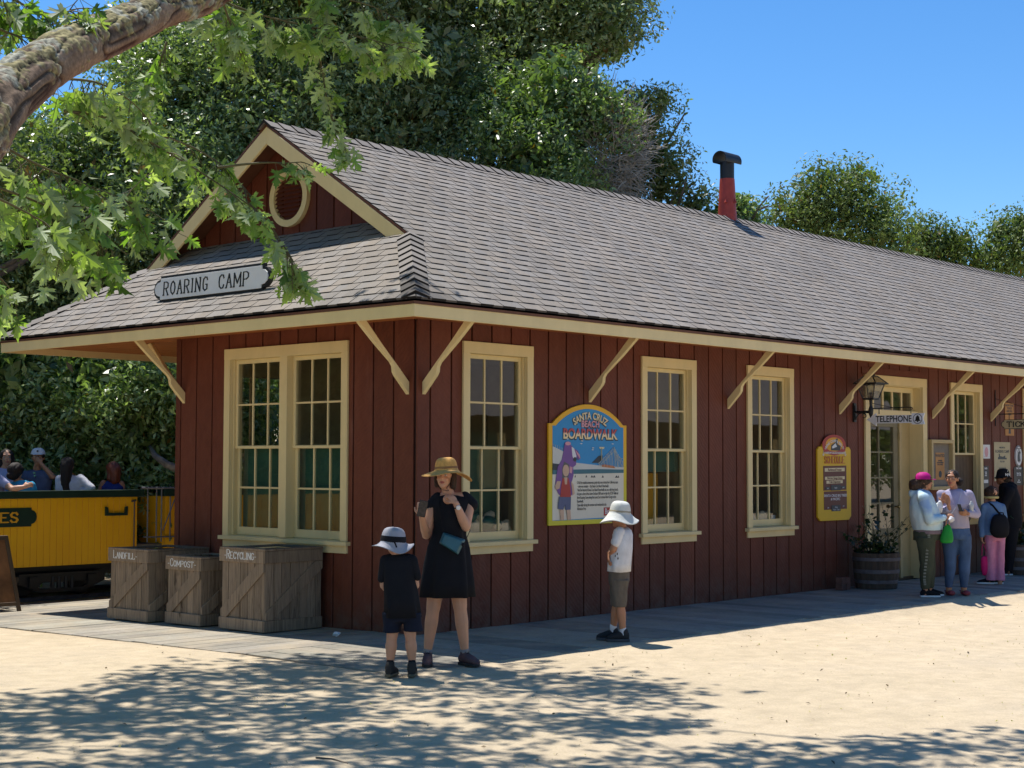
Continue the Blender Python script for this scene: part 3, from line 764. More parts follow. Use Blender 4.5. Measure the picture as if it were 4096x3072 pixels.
tree('evergreen_tree', 'dark evergreen rising behind the gable peak of the station', (6.0, 14.5, 0),
     B([(880,300,170,27),(830,100,230,28),(980,430,110,26),(700,260,190,27),(760,-100,260,28),(960,200,150,27)]), .09, 140, .55, EV, 13, group=g1)
tree('evergreen_tree', 'evergreen behind the hanging maple leaves, left of the gable', (2.0, 15.0, 0),
     B([(500,250,220,26),(560,40,200,27),(380,420,190,25),(600,470,150,25),(420,60,150,27),(560,600,130,25),(380,190,150,26),(300,120,90,26.5)]), .09, 140, .55, EV2, 14, group=g1)
tree('evergreen_tree', 'leftmost evergreen behind the train, in full height at the left edge', (-2.2, 12.5, 0),
     B([(120,430,190,24),(-60,420,200,24),(270,560,160,24),(40,640,190,23.5),(230,720,150,23.5),(220,310,110,24),(70,340,110,24)]), .09, 140, .5, EV2, 15, group=g1)
tree('evergreen_bush', 'low glossy laurel thicket right behind the train passengers', (1.2, 10.8, 0),
     B([(60,850,170,22),(230,870,150,22),(370,860,140,22.5),(-90,880,170,22),(150,1010,130,21.8),(320,1010,120,22),(0,1020,120,21.8),(420,1010,110,22.5),(460,880,120,23),(60,1130,110,21.6),(200,1130,110,21.6),(340,1120,110,21.8),(-80,1130,110,21.6),(450,1120,100,22.5)]), .10, 150, .38, [(.13, .185, .06), (.36, .42, .18)], 16, group=None, trunk_r=.15)
tree('evergreen_tree', 'olive green evergreen left of the red stove pipe, sloping down to it', (14.2, 10.2, 0),
     B([(1370,245,62,28),(1405,320,62,28),(1440,400,55,28),(1370,330,70,28.5),(1500,440,42,27.5),(1330,420,90,28),(1430,215,22,28),(1250,420,80,28.3)]), .085, 120, .42, [(.085,.105,.035),(.19,.215,.075)], 17, group=g1)
tree('evergreen_tree', 'small evergreen peeking over the ridge just right of the red stove pipe', (15.6, 9.2, 0),
     B([(1580,470,50,27.5),(1620,500,50,27.5),(1545,500,50,27.5),(1600,440,24,27.5)]), .085, 120, .32, LI, 18, group=g1, trunk_r=.15)
tree('evergreen_bush', 'laurel thicket hidden behind the station, seen through its far windows', (7, 12.5, 0),
     [((x, 12.2+.6*sin(x), 1.2+.5*(i % 2)), 1.5) for i, x in enumerate(np.arange(2.4, 20, 1.5))]+[((x, 12.6, 3.3), 1.3) for x in np.arange(3, 20, 1.9)], .12, 60, .45, LI, 19, trunk_r=.1, trunk=False, inner=60)
tree('evergreen_tree', 'evergreen boughs added over the open coach to shade its passengers', (-1.5, 10.3, 0),  # boughs added overhead to put the riders in shade
     [((x, 9.35+.3*sin(x*2), 5.6+.4*cos(x)), .85) for x in np.arange(-6.5, 2.6, 1.5)], .09, 70, .45, EV2, 77, trunk_r=.16, inner=60)
for i, (x, y, lb) in enumerate([(-6.5, 12.5, 'evergreen beyond the left edge, behind the train'), (-11, 12, 'second evergreen further left along the track'), (-16, 10, 'third evergreen far left of the train'), (-20, 3, 'evergreen at the far left side of the yard')]):
    tree('evergreen_tree', lb, (x, y, 0), [((x, y, 2.0), 2.4), ((x-1.2, y+.5, 4.5), 2.3), ((x+1.3, y, 4.8), 2.2), ((x+2.2, y-.6, 2.0), 2.0), ((x, y, 7), 2.2)], .2, 24, .8, EV2, 50+i, group='trees left of the yard', inner=40)
for i, (x, lb) in enumerate(((2, 'nearest round tree across the yard behind the viewer'), (10, 'second round tree across the yard, beside the brown store'), (47, 'round tree past the far end of the brown store'), (55, 'farthest round tree across the yard'))):
    tree('yard_tree', lb, (x, -23, 0), [((x, -23, 3.0), 2.8), ((x-2, -23, 6), 2.6), ((x+2, -23.5, 6.2), 2.6), ((x, -23, 8.5), 2.6)], .22, 20, .9, LI, 60+i, group='trees across the yard', inner=40)
# dry twiggy bush
def twigs(root, centre, R, n, seed, r0=.012, ln=(.5, 1.2), up_=.5):
    r = random.Random(seed); mb = MB(); c = Vector(centre)
    for _ in range(n):
        d = Vector((r.gauss(0,1), r.gauss(0,1), r.gauss(0,1))).normalized()
        p = c+Vector((d.x*R[0], d.y*R[1], d.z*R[2]))*r.uniform(.3, 1)**.6
        g = (d+Vector((r.gauss(0,.5), r.gauss(0,.5), up_*r.random()))).normalized(); L = r.uniform(*ln); pts = [p-g*L*.5]
        for k in range(3): g = (g+Vector((r.gauss(0,.25), r.gauss(0,.25), r.gauss(0,.25)))).normalized(); pts.append(pts[-1]+g*L/3)
        rr = r0*r.uniform(.5, 1.3); mb.tube(pts, [rr, rr*.8, rr*.6, rr*.3], 3, cap=False)
    return mb
dry = thing('dry_bush', 'bare grey twiggy bush half dead between the green crowns above the ridge', 'bush', (12.6, 9.8, 0))
mb = twigs(dry, at(1310, 330, 26.3), (.95, .8, 1.25), 1500, 3, .0115, (.2, .6), .4)
mb.tube([(12.6, 9.8, -.2), Vector((12.6, 9.8, 3)), at(1300, 330, 26.5)], [.12, .1, .05], 8); mb.obj('twigs', M['twig'], dry)
# far trees on the right
g2 = 'distant trees beyond the roof on the right'
tree('distant_tree', 'broad round-topped olive tree standing alone against the sky right of the stove pipe', (40, 22, 0),
     B([(1700,470,70,52),(1760,430,75,52),(1850,420,75,52),(1810,500,100,52),(1900,480,60,52),(1930,540,70,51),(1720,540,70,52),(1780,385,32,52),(1850,380,30,52)]), .15, 34, .8, FAR1, 21, 'leaffar', g2, limb_r=.06, inner=20)
tree('distant_tree', 'low dark crown joining the olive tree to the right, above the ridge', (46, 20, 0),
     B([(1990,550,60,53),(2060,560,55,53),(2120,575,60,53),(1985,500,32,53),(2070,525,30,53),(2030,540,50,53)]), .15, 34, .7, [(.08,.12,.03),(.17,.215,.055)], 22, 'leaffar', g2, inner=30)
tree('distant_tree', 'rightmost distant crown at the right edge of the picture above the roof', (50, 20, 0),
     B([(2180,550,70,53),(2230,520,60,53),(2160,500,30,53),(2210,480,25,53)]), .15, 34, .7, FAR1, 23, 'leaffar', g2, inner=30)
for i, (x, y, r, d, lb) in enumerate([(2350, 560, 120, 55, 'distant tree beyond the right end of the station'), (-250, 700, 260, 27, 'evergreen further left along the train track')]):
    tree('distant_tree', lb, tuple(at(x, 1050, d)), B([(x, y, r, d), (x+60, y+120, r, d), (x-70, y+100, r, d)]), .2, 20, .8, FAR1, 30+i, 'leaffar', None, inner=10)
# pale branch among the laurel
lb_ = thing('fallen_limb', 'pale bare limb reaching out of the laurel thicket beside the station wall', 'branch', at(390, 1010, 21))
mb = MB(); mb.tube([at(450,1050,21.4), at(395,1018,21.2), at(360,1003,21.1), at(335,985,21.2), at(322,962,21.6)], [.07,.06,.052,.042,.025], 8); mb.obj('limb', simple('pale_grey_bark', (.20,.165,.13), .9, .6, 9, .6, 20, bd=.02), lb_, smooth=True)

# ---------------------------------------------------------------- silver maple over the yard
def maple_outline():
    half = [(0,-.02),(.10,.03),(.20,-.03),(.36,-.04),(.30,.05),(.40,.11),(.24,.13),(.09,.17),(.19,.30),(.36,.36),(.56,.44),(.40,.45),(.44,.60),(.30,.50),(.19,.46),(.065,.40),(.075,.54),(.20,.64),(.29,.74),(.15,.74),(.16,.88),(.07,.90),(0,1.12)]
    return half+[(-x, y) for x, y in reversed(half[1:-1])]
MO = maple_outline()
def maple_leaves(name, items, parent, seed):
    """items: (point, direction the leaf hangs, facing, size, colour)"""
    vs = []; fs = []; cs = []; n = len(MO)
    r = random.Random(seed)
    for p, d, f, s, c in items:
        d = d.normalized(); x = d.cross(f)
        if x.length < 1e-3: x = d.orthogonal()
        x.normalize(); nn = x.cross(d); o = len(vs); fold = r.uniform(.15, .7); curl = r.uniform(-.1, .35); tw = r.uniform(-.5, .5)
        vs.append(p+d*.28*s)
        for a, b in MO:
            h = abs(a)*fold - curl*b*b + tw*a*b
            vs.append(p+(x*a+d*b-nn*h)*s)
        for i in range(n): fs.append((o, o+1+i, o+1+(i+1) % n))
        cs += [c]*n
    me = bpy.data.meshes.new(name); me.from_pydata([tuple(v) for v in vs], [], fs)
    ca = me.color_attributes.new('tint', 'FLOAT_COLOR', 'CORNER')
    c4 = np.concatenate([np.repeat(np.array(cs), 3, 0), np.ones((3*len(cs), 1))], 1); ca.data.foreach_set('color', c4.astype(np.float32).ravel())
    me.materials.append(M['maple']); me.update(); o = bpy.data.objects.new(name, me); COL.objects.link(o); attach(o, parent); return o
maple = thing('maple_tree', 'silver maple with lichened limb across the top left corner and jagged hanging leaves', 'tree', (-9.9, -6.8, 0))
M['limb'] = attr_mat('furrowed_maple_bark', 'tint', .92, .35, 60, .6, 120, .15)
rm = random.Random(12)
LP = [(at(-330,640,3.8), .19), (at(-170,400,4.4), .165), (at(-75,285,4.85), .132), (at(8,210,5.2), .106), (at(115,130,5.6), .090), (at(240,70,6.1), .086), (at(350,20,6.6), .084), (at(460,-25,7.1), .090), (at(700,-190,8.6), .085), (at(1000,-420,10), .06), (at(1300,-600,11.5), .035)]
def smooth_path(pts, k=4):
    out = []; P = [Vector(p[0]) for p in pts]; R_ = [p[1] for p in pts]
    for i in range(len(P)-1):
        a, b, c, d = P[max(i-1,0)], P[i], P[i+1], P[min(i+2,len(P)-1)]
        for j in range(k):
            t = j/k; out.append((0.5*((2*b)+(c-a)*t+(2*a-5*b+4*c-d)*t*t+(3*b-a-3*c+d)*t**3), R_[i]*(1-t)+R_[i+1]*t))
    out.append((P[-1], R_[-1])); return out
def bark_tube(mb, pts, n=20, rough=.10, k=6, sd=0, col=True):
    sp = smooth_path(pts, k); o = len(mb.v); fo = len(mb.f); mb.tube([p for p, _ in sp], [r for _, r in sp], n)
    lenacc = [0]; 
    for i in range(1, len(sp)): lenacc.append(lenacc[-1]+(sp[i][0]-sp[i-1][0]).length)
    vc = []
    for i in range(o, len(mb.v)):
        ring = min((i-o)//n, len(sp)-1); c, r = sp[ring]; v = Vector(mb.v[i]); d = (v-c); ang = ((i-o) % n)/n*2*pi; u = lenacc[ring]
        q = Vector((cos(ang)*r*20, sin(ang)*r*20, u*3.2+noise.noise(v*5)*.8))
        rid = 1-abs(noise.noise(q))*2.3; rid2 = 1-abs(noise.noise(q*2.3+Vector((5,0,0))))*2
        crack = max(0, rid-.45)
        lich = noise.noise(v*5.5+Vector((0,3,0)))*.8+.42*(d.normalized().z)-.06+noise.noise(v*24)*.55+noise.noise(v*60)*.35
        lich = min(1, max(0, (lich-.12)*5.0))
        lump = noise.noise(v*38)*.5+noise.noise(v*75)*.4
        v2 = c+d*(1-crack*.17-max(0, rid2-.6)*.05+lich*.035*(1+lump*2.4)+noise.noise(v*3)*.07)
        mb.v[i] = tuple(v2)
        b_ = .5+.5*noise.noise(v*9); base = Vector((.15, .095, .060))*(1-b_)+Vector((.29, .215, .15))*b_
        base = base*(1-min(1, crack*1.9)*.85); base.x += .05*max(0, -d.normalized().z)
        lc = (Vector((.24, .205, .10)) if noise.noise(v*13) > -.1 else Vector((.30,.29,.22)))*(1+lump*1.5); vc.append(tuple(base*(1-lich)+lc*lich))
    mb.usec = True
    for fi in range(fo, len(mb.f)):
        f = mb.f[fi]; c = Vector()
        for q in f[:4]: c += Vector(vc[q-o])
        mb.c[fi] = tuple(c/4)
mb = MB()
bark_tube(mb, [(Vector((-9.9,-6.8,-.2)), .36), (Vector((-9.85,-6.75,.5)), .30), (Vector((-9.7,-6.9,1.4)), .28)]+[(p, r) for p, r in LP[:1]], 30, .12, 10)
bark_tube(mb, LP[:2], 40, .16, 12)
bark_tube(mb, LP[1:9], 140, .16, 90)
bark_tube(mb, LP[8:], 16, .16, 6)
def ground_pt(x, y):
    d = (R2*((x*DS-2048)/FPX) - U2*((y*DS-1536)/FPX) + fw); t = -CAM.z/d.z; return CAM+d*t
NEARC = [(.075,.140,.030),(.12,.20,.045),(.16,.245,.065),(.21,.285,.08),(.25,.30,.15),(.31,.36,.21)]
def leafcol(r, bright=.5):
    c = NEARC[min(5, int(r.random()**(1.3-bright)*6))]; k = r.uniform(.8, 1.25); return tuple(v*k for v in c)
items = []; tw_mb = MB()
def hang(path, n_side, spread, size, seed, bright=.5, droop=.8, dj=.5, ln=(.12, .45)):
    """a twig path in picture directions with side shoots carrying drooping leaves"""
    r = random.Random(seed); P = [Vector(at(*p)) for p in path]
    sp = [p for p, _ in smooth_path([(p, .01) for p in P], 5)]
    tw_mb.tube(sp, [max(.0025, .007*(1-i/len(sp))) for i in range(len(sp))], 5)
    for _ in range(n_side):
        a = r.random()**.8; i = min(int(a*(len(sp)-1)), len(sp)-2); p = sp[i].lerp(sp[i+1], r.random())
        ax = (sp[i+1]-sp[i]).normalized(); out = (ax*.6+R2*r.gauss(0,.8)*spread+U2*(r.gauss(-.25,.5))*spread+fw*r.gauss(0,dj)).normalized()
        L = r.uniform(*ln); pts = [p]
        for k in range(3): out = (out+Vector((0,0,-.28*droop))).normalized(); pts.append(pts[-1]+out*L/3)
        tw_mb.tube(pts, [.003,.0025,.002,.0015], 4, cap=False)
        for k in range(r.randint(3, 5)):
            q = pts[min(3, 1+int(k*.6))].lerp(pts[min(3, k//2+1)], r.random())
            d = (out*.35+Vector((r.gauss(0,.4), r.gauss(0,.4), -droop*r.uniform(.4,1.2)))+R2*r.gauss(0,.35)).normalized()
            pet = q+(d+Vector((r.gauss(0,.3), r.gauss(0,.3), .1))).normalized()*r.uniform(.03,.06)
            tw_mb.tube([q, pet], .0013, 3, cap=False)
            f = (-fw*r.gauss(.6,.7)+Vector((r.gauss(0,.7), r.gauss(0,.7), r.gauss(.35,.7))))
            items.append((pet, d, f, size*r.uniform(.45,.98), leafcol(r, bright)))
d7 = 7.0
sh = (.05, .2)
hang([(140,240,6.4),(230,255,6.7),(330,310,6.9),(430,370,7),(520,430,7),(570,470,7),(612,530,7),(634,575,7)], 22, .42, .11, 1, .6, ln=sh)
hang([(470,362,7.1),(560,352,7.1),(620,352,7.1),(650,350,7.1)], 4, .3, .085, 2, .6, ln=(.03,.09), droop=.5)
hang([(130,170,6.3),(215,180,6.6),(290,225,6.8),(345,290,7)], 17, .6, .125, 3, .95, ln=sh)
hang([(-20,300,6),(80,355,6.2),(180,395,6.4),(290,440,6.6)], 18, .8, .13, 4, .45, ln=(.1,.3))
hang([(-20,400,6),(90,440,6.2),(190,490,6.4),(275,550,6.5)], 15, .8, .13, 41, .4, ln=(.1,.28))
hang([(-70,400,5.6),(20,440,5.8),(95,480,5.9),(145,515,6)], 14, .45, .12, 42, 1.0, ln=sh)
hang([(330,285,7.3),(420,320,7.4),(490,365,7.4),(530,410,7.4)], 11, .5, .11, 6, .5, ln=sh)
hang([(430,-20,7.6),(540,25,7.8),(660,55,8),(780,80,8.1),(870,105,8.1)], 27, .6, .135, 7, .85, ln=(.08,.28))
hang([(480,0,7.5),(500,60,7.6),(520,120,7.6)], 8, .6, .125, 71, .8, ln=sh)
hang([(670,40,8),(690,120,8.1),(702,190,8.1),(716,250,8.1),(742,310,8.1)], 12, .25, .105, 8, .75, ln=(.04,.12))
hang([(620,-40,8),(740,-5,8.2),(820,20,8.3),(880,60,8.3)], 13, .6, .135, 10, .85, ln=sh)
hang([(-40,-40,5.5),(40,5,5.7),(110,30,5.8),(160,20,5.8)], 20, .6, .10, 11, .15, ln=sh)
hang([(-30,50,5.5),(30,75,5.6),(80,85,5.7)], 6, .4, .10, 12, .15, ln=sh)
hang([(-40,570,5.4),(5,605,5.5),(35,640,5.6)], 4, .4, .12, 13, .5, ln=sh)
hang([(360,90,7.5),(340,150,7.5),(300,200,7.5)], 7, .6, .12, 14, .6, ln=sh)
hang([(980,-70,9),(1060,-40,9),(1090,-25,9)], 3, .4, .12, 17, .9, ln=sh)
# the part of the crown above the picture: what shades the yard
rc = random.Random(44)
def shade_density(x, y):
    """how leafy the crown is above the spot of ground seen at (x, y)"""
    nz = noise.noise((x*.006, y*.022, 5))
    top = 1500 if x < 120 else 1500-(x-120)*.28 if x < 400 else 1418 if x < 800 else 1412 if x < 1150 else 1425+(x-1150)*.12
    low = 1700 if x < 620 else 1700-(x-620)*.16 if x < 1100 else 1600
    if x > 1480: top = 9999
    d = 0
    if top < y < low: d = 1.15 if x < 700 else .95 if x < 1050 else .6
    if x < 1100 and y > 1590: d = max(d, 1.0)
    if x > 1000 and y > 1645-(x-1000)*.06: d = max(d, .75)
    if y < top+25: d *= .6
    return d*(1+.9*nz)
crown_c = []
sv = Vector((cos(SUN_AZ)*cos(SUN_EL), sin(SUN_AZ)*cos(SUN_EL), sin(SUN_EL)))
gx0 = -12.5
tries = 0
while tries < 15000:
    tries += 1
    g = Vector((rc.uniform(-9.5, 3.5), rc.uniform(-10.5, 1.5), 0)); x, y, d = proj(g)
    if d < 5.5 or x > 2450: continue
    if x < -150 or y > 1800: dn = .5*(1 if (x < 1000 or y > 1700) else .6); 
    else: dn = shade_density(x, y)
    fine = noise.noise((g.x*1.1, g.y*1.3, 1))*1.1+noise.noise((g.x*2.8, g.y*3.2, 7))*.7
    if rc.random() > dn*(1.0+1.6*fine)*.60: continue
    z = max(5.6, 1.62+.335*(Vector((g.x+.3-CAM.x, g.y+2.4-CAM.y)).length)+.3)+rc.uniform(0, .9)
    c = g+sv*(z/sv.z); crown_c.append(c)
    for _ in range(rc.randint(4, 7)):
        dd = Vector((rc.gauss(0,.5), rc.gauss(0,.5), -.6)); items.append((c+Vector((rc.gauss(0,.15), rc.gauss(0,.15), rc.gauss(0,.12))), dd, Vector((rc.gauss(0,.6), rc.gauss(0,.6), 1)), .15*rc.uniform(.7,1.15), leafcol(rc, .5)))
# limbs carrying that crown
LPs = [p for p, _ in LP]
hubs = []
for k in range(0, len(crown_c), 1):
    c = crown_c[k]
    h = next((h for h in hubs if (h-c).length < 1.5), None)
    if h is None: hubs.append(c+Vector((0,0,.5))); h = hubs[-1]
    if k % 4 == 0: tw_mb.tube([h, h.lerp(c, .5)+Vector((0,0,.1)), c], [.012,.008,.003], 4, cap=False)
for h in hubs:
    if min((p-h).length for p in LPs[6:]) > 2.4: continue
    st = min(LPs[6:]+[LPs[3]+Vector((-.6,-.4,2.6))], key=lambda p: (p-h).length); m = st.lerp(h, .5)+Vector((0,0,.7)); tw_mb.tube([st, m, h], [.028,.02,.008], 6, cap=False)
st = LPs[1]; tw_mb.tube([LPs[1], LPs[2]+Vector((-.9,-.5,1.0)), LPs[3]+Vector((-.6,-.4,2.6))], [.15,.12,.07], 10)
mb.obj('trunk', M['limb'], maple, smooth=True)
tw_mb.obj('branches', simple('green_brown_twig', (.10,.085,.03), .7, .3, 8, .1), maple, smooth=True, fix=False)
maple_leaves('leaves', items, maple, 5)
# ---------------------------------------------------------------- signs on the station
def flat(name, c, rough=.5, var=.05): return simple(name, c, rough, var, 5, .05)
M['black_p'] = flat('black_sign_paint', (.012,.012,.012)); M['signwhite'] = flat('grey_white_sign_paint', (.74,.74,.74), .6, .06)
M['yellow'] = flat('sign_yellow', (.74,.45,.02)); M['orange'] = flat('sign_orange', (.75,.36,.02)); M['skyblue'] = flat('poster_blue', (.035,.27,.56)); M['sand'] = flat('poster_sand', (.72,.67,.55))
M['creamtx'] = flat('cream_lettering', (.75,.62,.38)); M['redtx'] = flat('red_lettering', (.42,.05,.04)); M['greytx'] = flat('grey_print', (.12,.12,.11)); M['purple'] = flat('plush_purple', (.20,.09,.30)); M['skin_p'] = flat('poster_skin', (.60,.40,.28))
M['denim_p'] = flat('poster_denim', (.10,.12,.22)); M['teal'] = flat('poster_teal', (.05,.16,.20)); M['lattice'] = flat('poster_white_lattice', (.60,.60,.56)); M['roof_o'] = flat('poster_orange_roof', (.55,.17,.04)); M['darkp'] = flat('poster_dark', (.04,.05,.06)); M['plum'] = flat('sign_maroon', (.13,.035,.025)); M['pink_p'] = flat('poster_pink', (.65,.32,.36))
def poly(mb, pts, T, n, mi, t=.003): mb.prism(pts, n-t, n, lambda a, k, b: T(a, k, b), mi)
def ell2(cx, cy, rx, ry, n=14, rot=0): return [(cx+rx*cos(2*pi*i/n)*cos(rot)-ry*sin(2*pi*i/n)*sin(rot), cy+rx*cos(2*pi*i/n)*sin(rot)+ry*sin(2*pi*i/n)*cos(rot)) for i in range(n)]
def plaque(w_, h, lobe, notch=.02, k=6):
    o = []
    for sx, sy, a0 in ((1, 1, 1), (1, -1, 0), (-1, -1, 1), (-1, 1, 0)): pass
    right = [(w_/2, h/2-0), (w_/2, h/2-notch)]+[(w_/2+lobe*sin(pi*i/k), (h/2-notch)*cos(pi*i/k)) for i in range(k+1)]+[(w_/2, -h/2+notch), (w_/2, -h/2)]
    left = [(-x, -y) for x, y in right]
    return right+left
# station name board standing on the skirt roof
sg = thing('station_name_sign', 'white board lettered ROARING CAMP in black with notched ends on the skirt roof', 'sign', (-.3, 2.84, 3.4))
def TN(s, n, z): return (-.415-n+z*.05, 2.71-s, 3.495+z)
mb = MB(); mb.prism(plaque(1.78, .29, .12, .035), -.045, .0, TN); mb.obj('sign_back', M['black_p'], sg, bevel=.003)
mb = MB(); mb.prism(plaque(1.745, .232, .105, .035), .0, .012, TN); mb.obj('sign_board', M['signwhite'], sg, bevel=.002)
mb = MB(); strokes(mb, 'ROARING', .142, .078, .047, lambda s, n, z: TN(s-.415, n, z), th=.13, serif=.26, n0=.0125, dep=.003); strokes(mb, 'CAMP', .142, .085, .045, lambda s, n, z: TN(s+.42, n, z), th=.13, serif=.26, n0=.0125, dep=.003)
mb.obj('lettering', M['black_p'], sg, fix=False)

# big arched beach poster
PX0, PZ0 = 1.845, .97
def pc(cx, cy): return (PX0+(cx-30)*.001313, PZ0+(1600-(cy+(cx-30)*.018))*.000822)
def arch(w0, w1, z0, zs, zt, notch=.06, k=18):
    c = (w0+w1)/2; a = (w1-w0)/2-notch; sg_ = zt-zs; R_ = (a*a+sg_*sg_)/(2*sg_); th = math.asin(a/R_)
    return [(w0, z0), (w1, z0), (w1, zs)]+[(c+R_*sin(th-2*th*i/k), zt-R_+R_*cos(th-2*th*i/k)) for i in range(k+1)]+[(w0, zs)]
bp = thing('beach_poster', 'arched yellow framed SANTA CRUZ BEACH BOARDWALK poster between the first two side windows', 'poster', (2.49, -.03, .97))
mb = MB(); mb.prism(arch(1.845, 3.145, .97, 2.03, 2.243), .024, .048, T_side)
fm = NT('poster_frame_yellow_to_orange'); sp_ = fm.n('SeparateXYZ'); fm.l(fm.tc.outputs['Object'], sp_.inputs[0]); mr = fm.n('MapRange'); mr.inputs[1].default_value = 1.2; mr.inputs[2].default_value = 1.9; fm.l(sp_.outputs[2], mr.inputs[0])
fm.col(fm.ramp(mr.outputs[0], [(0, (.62,.56,.03)), (1, (.80,.42,.01))])); fm.set(.45)
mb.obj('frame', fm.m, bp, bevel=.004)
mats = [M['skyblue'], M['sand'], M['teal'], M['lattice'], M['roof_o'], M['darkp'], M['purple'], M['skin_p'], M['denim_p'], M['redtx'], M['greytx'], M['creamtx'], M['pink_p'], M['signwhite']]
mb = MB(); TS = T_side; n = .049
poly(mb, arch(1.905, 3.085, 1.02, 2.005, 2.193, .05), TS, n+.001, 0)
q = lambda *L: [pc(a, b) for a, b in L]
poly(mb, q((73,1535),(975,1500),(975,925),(73,955)), TS, n+.003, 1)
poly(mb, q((73,955),(975,925),(975,880),(640,880),(330,890),(73,860)), TS, n+.005, 2)
poly(mb, q((73,870),(330,890),(660,885),(975,882),(975,850),(640,830),(340,800),(73,770)), TS, n+.004, 3)
poly(mb, q((690,850),(865,865),(840,835),(720,815),(680,825)), TS, n+.006, 4)
poly(mb, q((560,800),(640,800),(690,770),(700,700),(650,705),(600,760)), TS, n+.0045, 5)
# roller coaster trestle
for a, b in (((640,810),(845,585)), ((845,585),(900,720)), ((900,720),(975,740)), ((680,810),(845,640)), ((845,640),(960,850)), ((850,600),(900,860))): 
    p, r2 = pc(*a), pc(*b); mb.bar(TS(p[0], n+.006, p[1]), TS(r2[0], n+.006, r2[1]), .008, .002, 3)
for k in range(18):
    x = 650+k*18; top = 585+abs(x-845)*(1.05 if x < 845 else 1.6); top = min(top, 800)
    a, b = pc(x, top), pc(x, 850); mb.bar(TS(a[0], n+.0065, a[1]), TS(b[0], n+.0065, b[1]), .004, .002, 3)
    if k < 17: a2 = pc(x+18, 850 if k % 2 else top+60); mb.bar(TS(a[0], n+.007, a[1]), TS(a2[0], n+.007, a2[1]), .003, .002, 3)
for k in range(7): x = 85+k*22; a, b = pc(x, 570+k*9), pc(x, 650); mb.bar(TS(a[0], n+.006, a[1]), TS(b[0], n+.006, b[1]), .004, .002, 3)
poly(mb, q((73,600),(200,660),(200,700),(73,640)), TS, n+.006, 3); poly(mb, q((73,640),(200,700),(200,880),(73,870)), TS, n+.0055, 3); poly(mb, q((73,815),(200,830),(200,900),(73,900)), TS, n+.0062, 5)
for x, y in ((425,555),(575,605),(570,630),(830,545),(435,520),(255,500)): poly(mb, [pc(x+a*18, y+b*8) for a, b in ((-1,0),(0,-1),(1,0),(0,1))], TS, n+.006, 3)
a, b = pc(680, 600), pc(680, 760); mb.bar(TS(a[0], n+.008, a[1]), TS(b[0], n+.008, b[1]), .016, .002, 11); poly(mb, q((650,590),(720,590),(710,615),(660,615)), TS, n+.009, 11)
for x, w_ in ((350,6),(490,10),(560,14),(590,16),(700,14),(880,20),(905,10)): poly(mb, q((x-w_,990),(x+w_,988),(x,960)), TS, n+.006, 5)
# child under a big purple plush dog
poly(mb, q((105,1060),(130,860),(180,770),(205,640),(215,560),(250,535),(285,570),(330,620),(380,650),(412,740),(385,770),(360,720),(355,830),(320,860),(325,960),(300,1060),(330,1180),(290,1230),(250,1130),(150,1215),(105,1130)), TS, n+.010, 6)
poly(mb, q((300,600),(330,620),(360,720),(340,790),(310,720)), TS, n+.011, 13); poly(mb, ell2(*pc(340,760), .028, .024), TS, n+.012, 5); poly(mb, q((275,850),(310,860),(300,940),(275,930)), TS, n+.012, 12)
poly(mb, q((345,640),(400,700),(405,750),(370,700)), TS, n+.0115, 12); poly(mb, ell2(*pc(255,560), .045, .020), TS, n+.011, 12)
poly(mb, q((185,870),(210,790),(270,830),(265,960),(250,1040),(185,1030)), TS, n+.011, 10); poly(mb, ell2(*pc(228,905), .052, .062), TS, n+.013, 7)
poly(mb, q((190,1000),(260,1000),(285,1120),(290,1250),(160,1250),(170,1110)), TS, n+.0125, 9); poly(mb, q((205,990),(245,990),(240,1080),(215,1080)), TS, n+.014, 7)
poly(mb, q((145,1240),(290,1240),(285,1400),(225,1405),(215,1340),(195,1400),(128,1390)), TS, n+.0145, 8)
poly(mb, q((155,1400),(205,1400),(205,1530),(165,1532)), TS, n+.0135, 7); poly(mb, q((235,1400),(282,1400),(290,1528),(250,1530)), TS, n+.0136, 7)
poly(mb, q((95,1110),(120,1040),(165,1040),(150,1130),(110,1150)), TS, n+.0138, 7); poly(mb, q((290,1040),(320,1080),(335,1200),(310,1220),(300,1120)), TS, n+.0139, 7)
P = lambda cx, cy, k=n: (lambda s, nn, z: TS(pc(cx, cy)[0]+s, nn+k, pc(cx, cy)[1]+z))
lines = ['Of all the seaside amusement parks that once dotted the California coast', ' - only one remains  -  the Santa Cruz Beach Boardwalk.', ' Visit the historical Santa Cruz Beach Boardwalk set on a mile-long beach.', 'It is just a short drive down Graham Hill Road or take the SCBT Railroad', 'from Roaring Camp along the scenic San Lorenzo River Gorge to the', 'Boardwalk.', 'Open daily during the summer and weekends in the', 'Admission Free']
for i, s_ in enumerate(lines): text_mb(mb, s_, .043, P(372, 1058+i*48), 10, .60, .001, .0001, 'LEFT', n0=.005, sp=.92)
poly(mb, q((715,1380),(900,1375),(900,1480),(715,1485)), TS, n+.006, 9); text_mb(mb, 'Boardwalk', .085, P(724, 1432), 13, .8, .001, .001, 'LEFT', n0=.008)
for s_, y, sz, wd, arc, off in (('SANTA CRUZ', 195, .104, .92, .55, .004), ('BEACH', 302, .096, 1.0, None, .004), ('BOARDWALK', 435, .150, .96, None, .005)):
    text_mb(mb, s_, sz, P(540, y+6, n-.0005), 5, wd, .001, off+.006, 'CENTER', arc, n0=.004)
mb.obj('picture', mats, bp, fix=False)
gm = NT('poster_title_red_to_cream'); g1_ = gm.n('SeparateXYZ'); gm.l(gm.tc.outputs['Object'], g1_.inputs[0]); mr = gm.n('MapRange'); mr.inputs[1].default_value = 1.885; mr.inputs[2].default_value = 1.975; gm.l(g1_.outputs[2], mr.inputs[0])
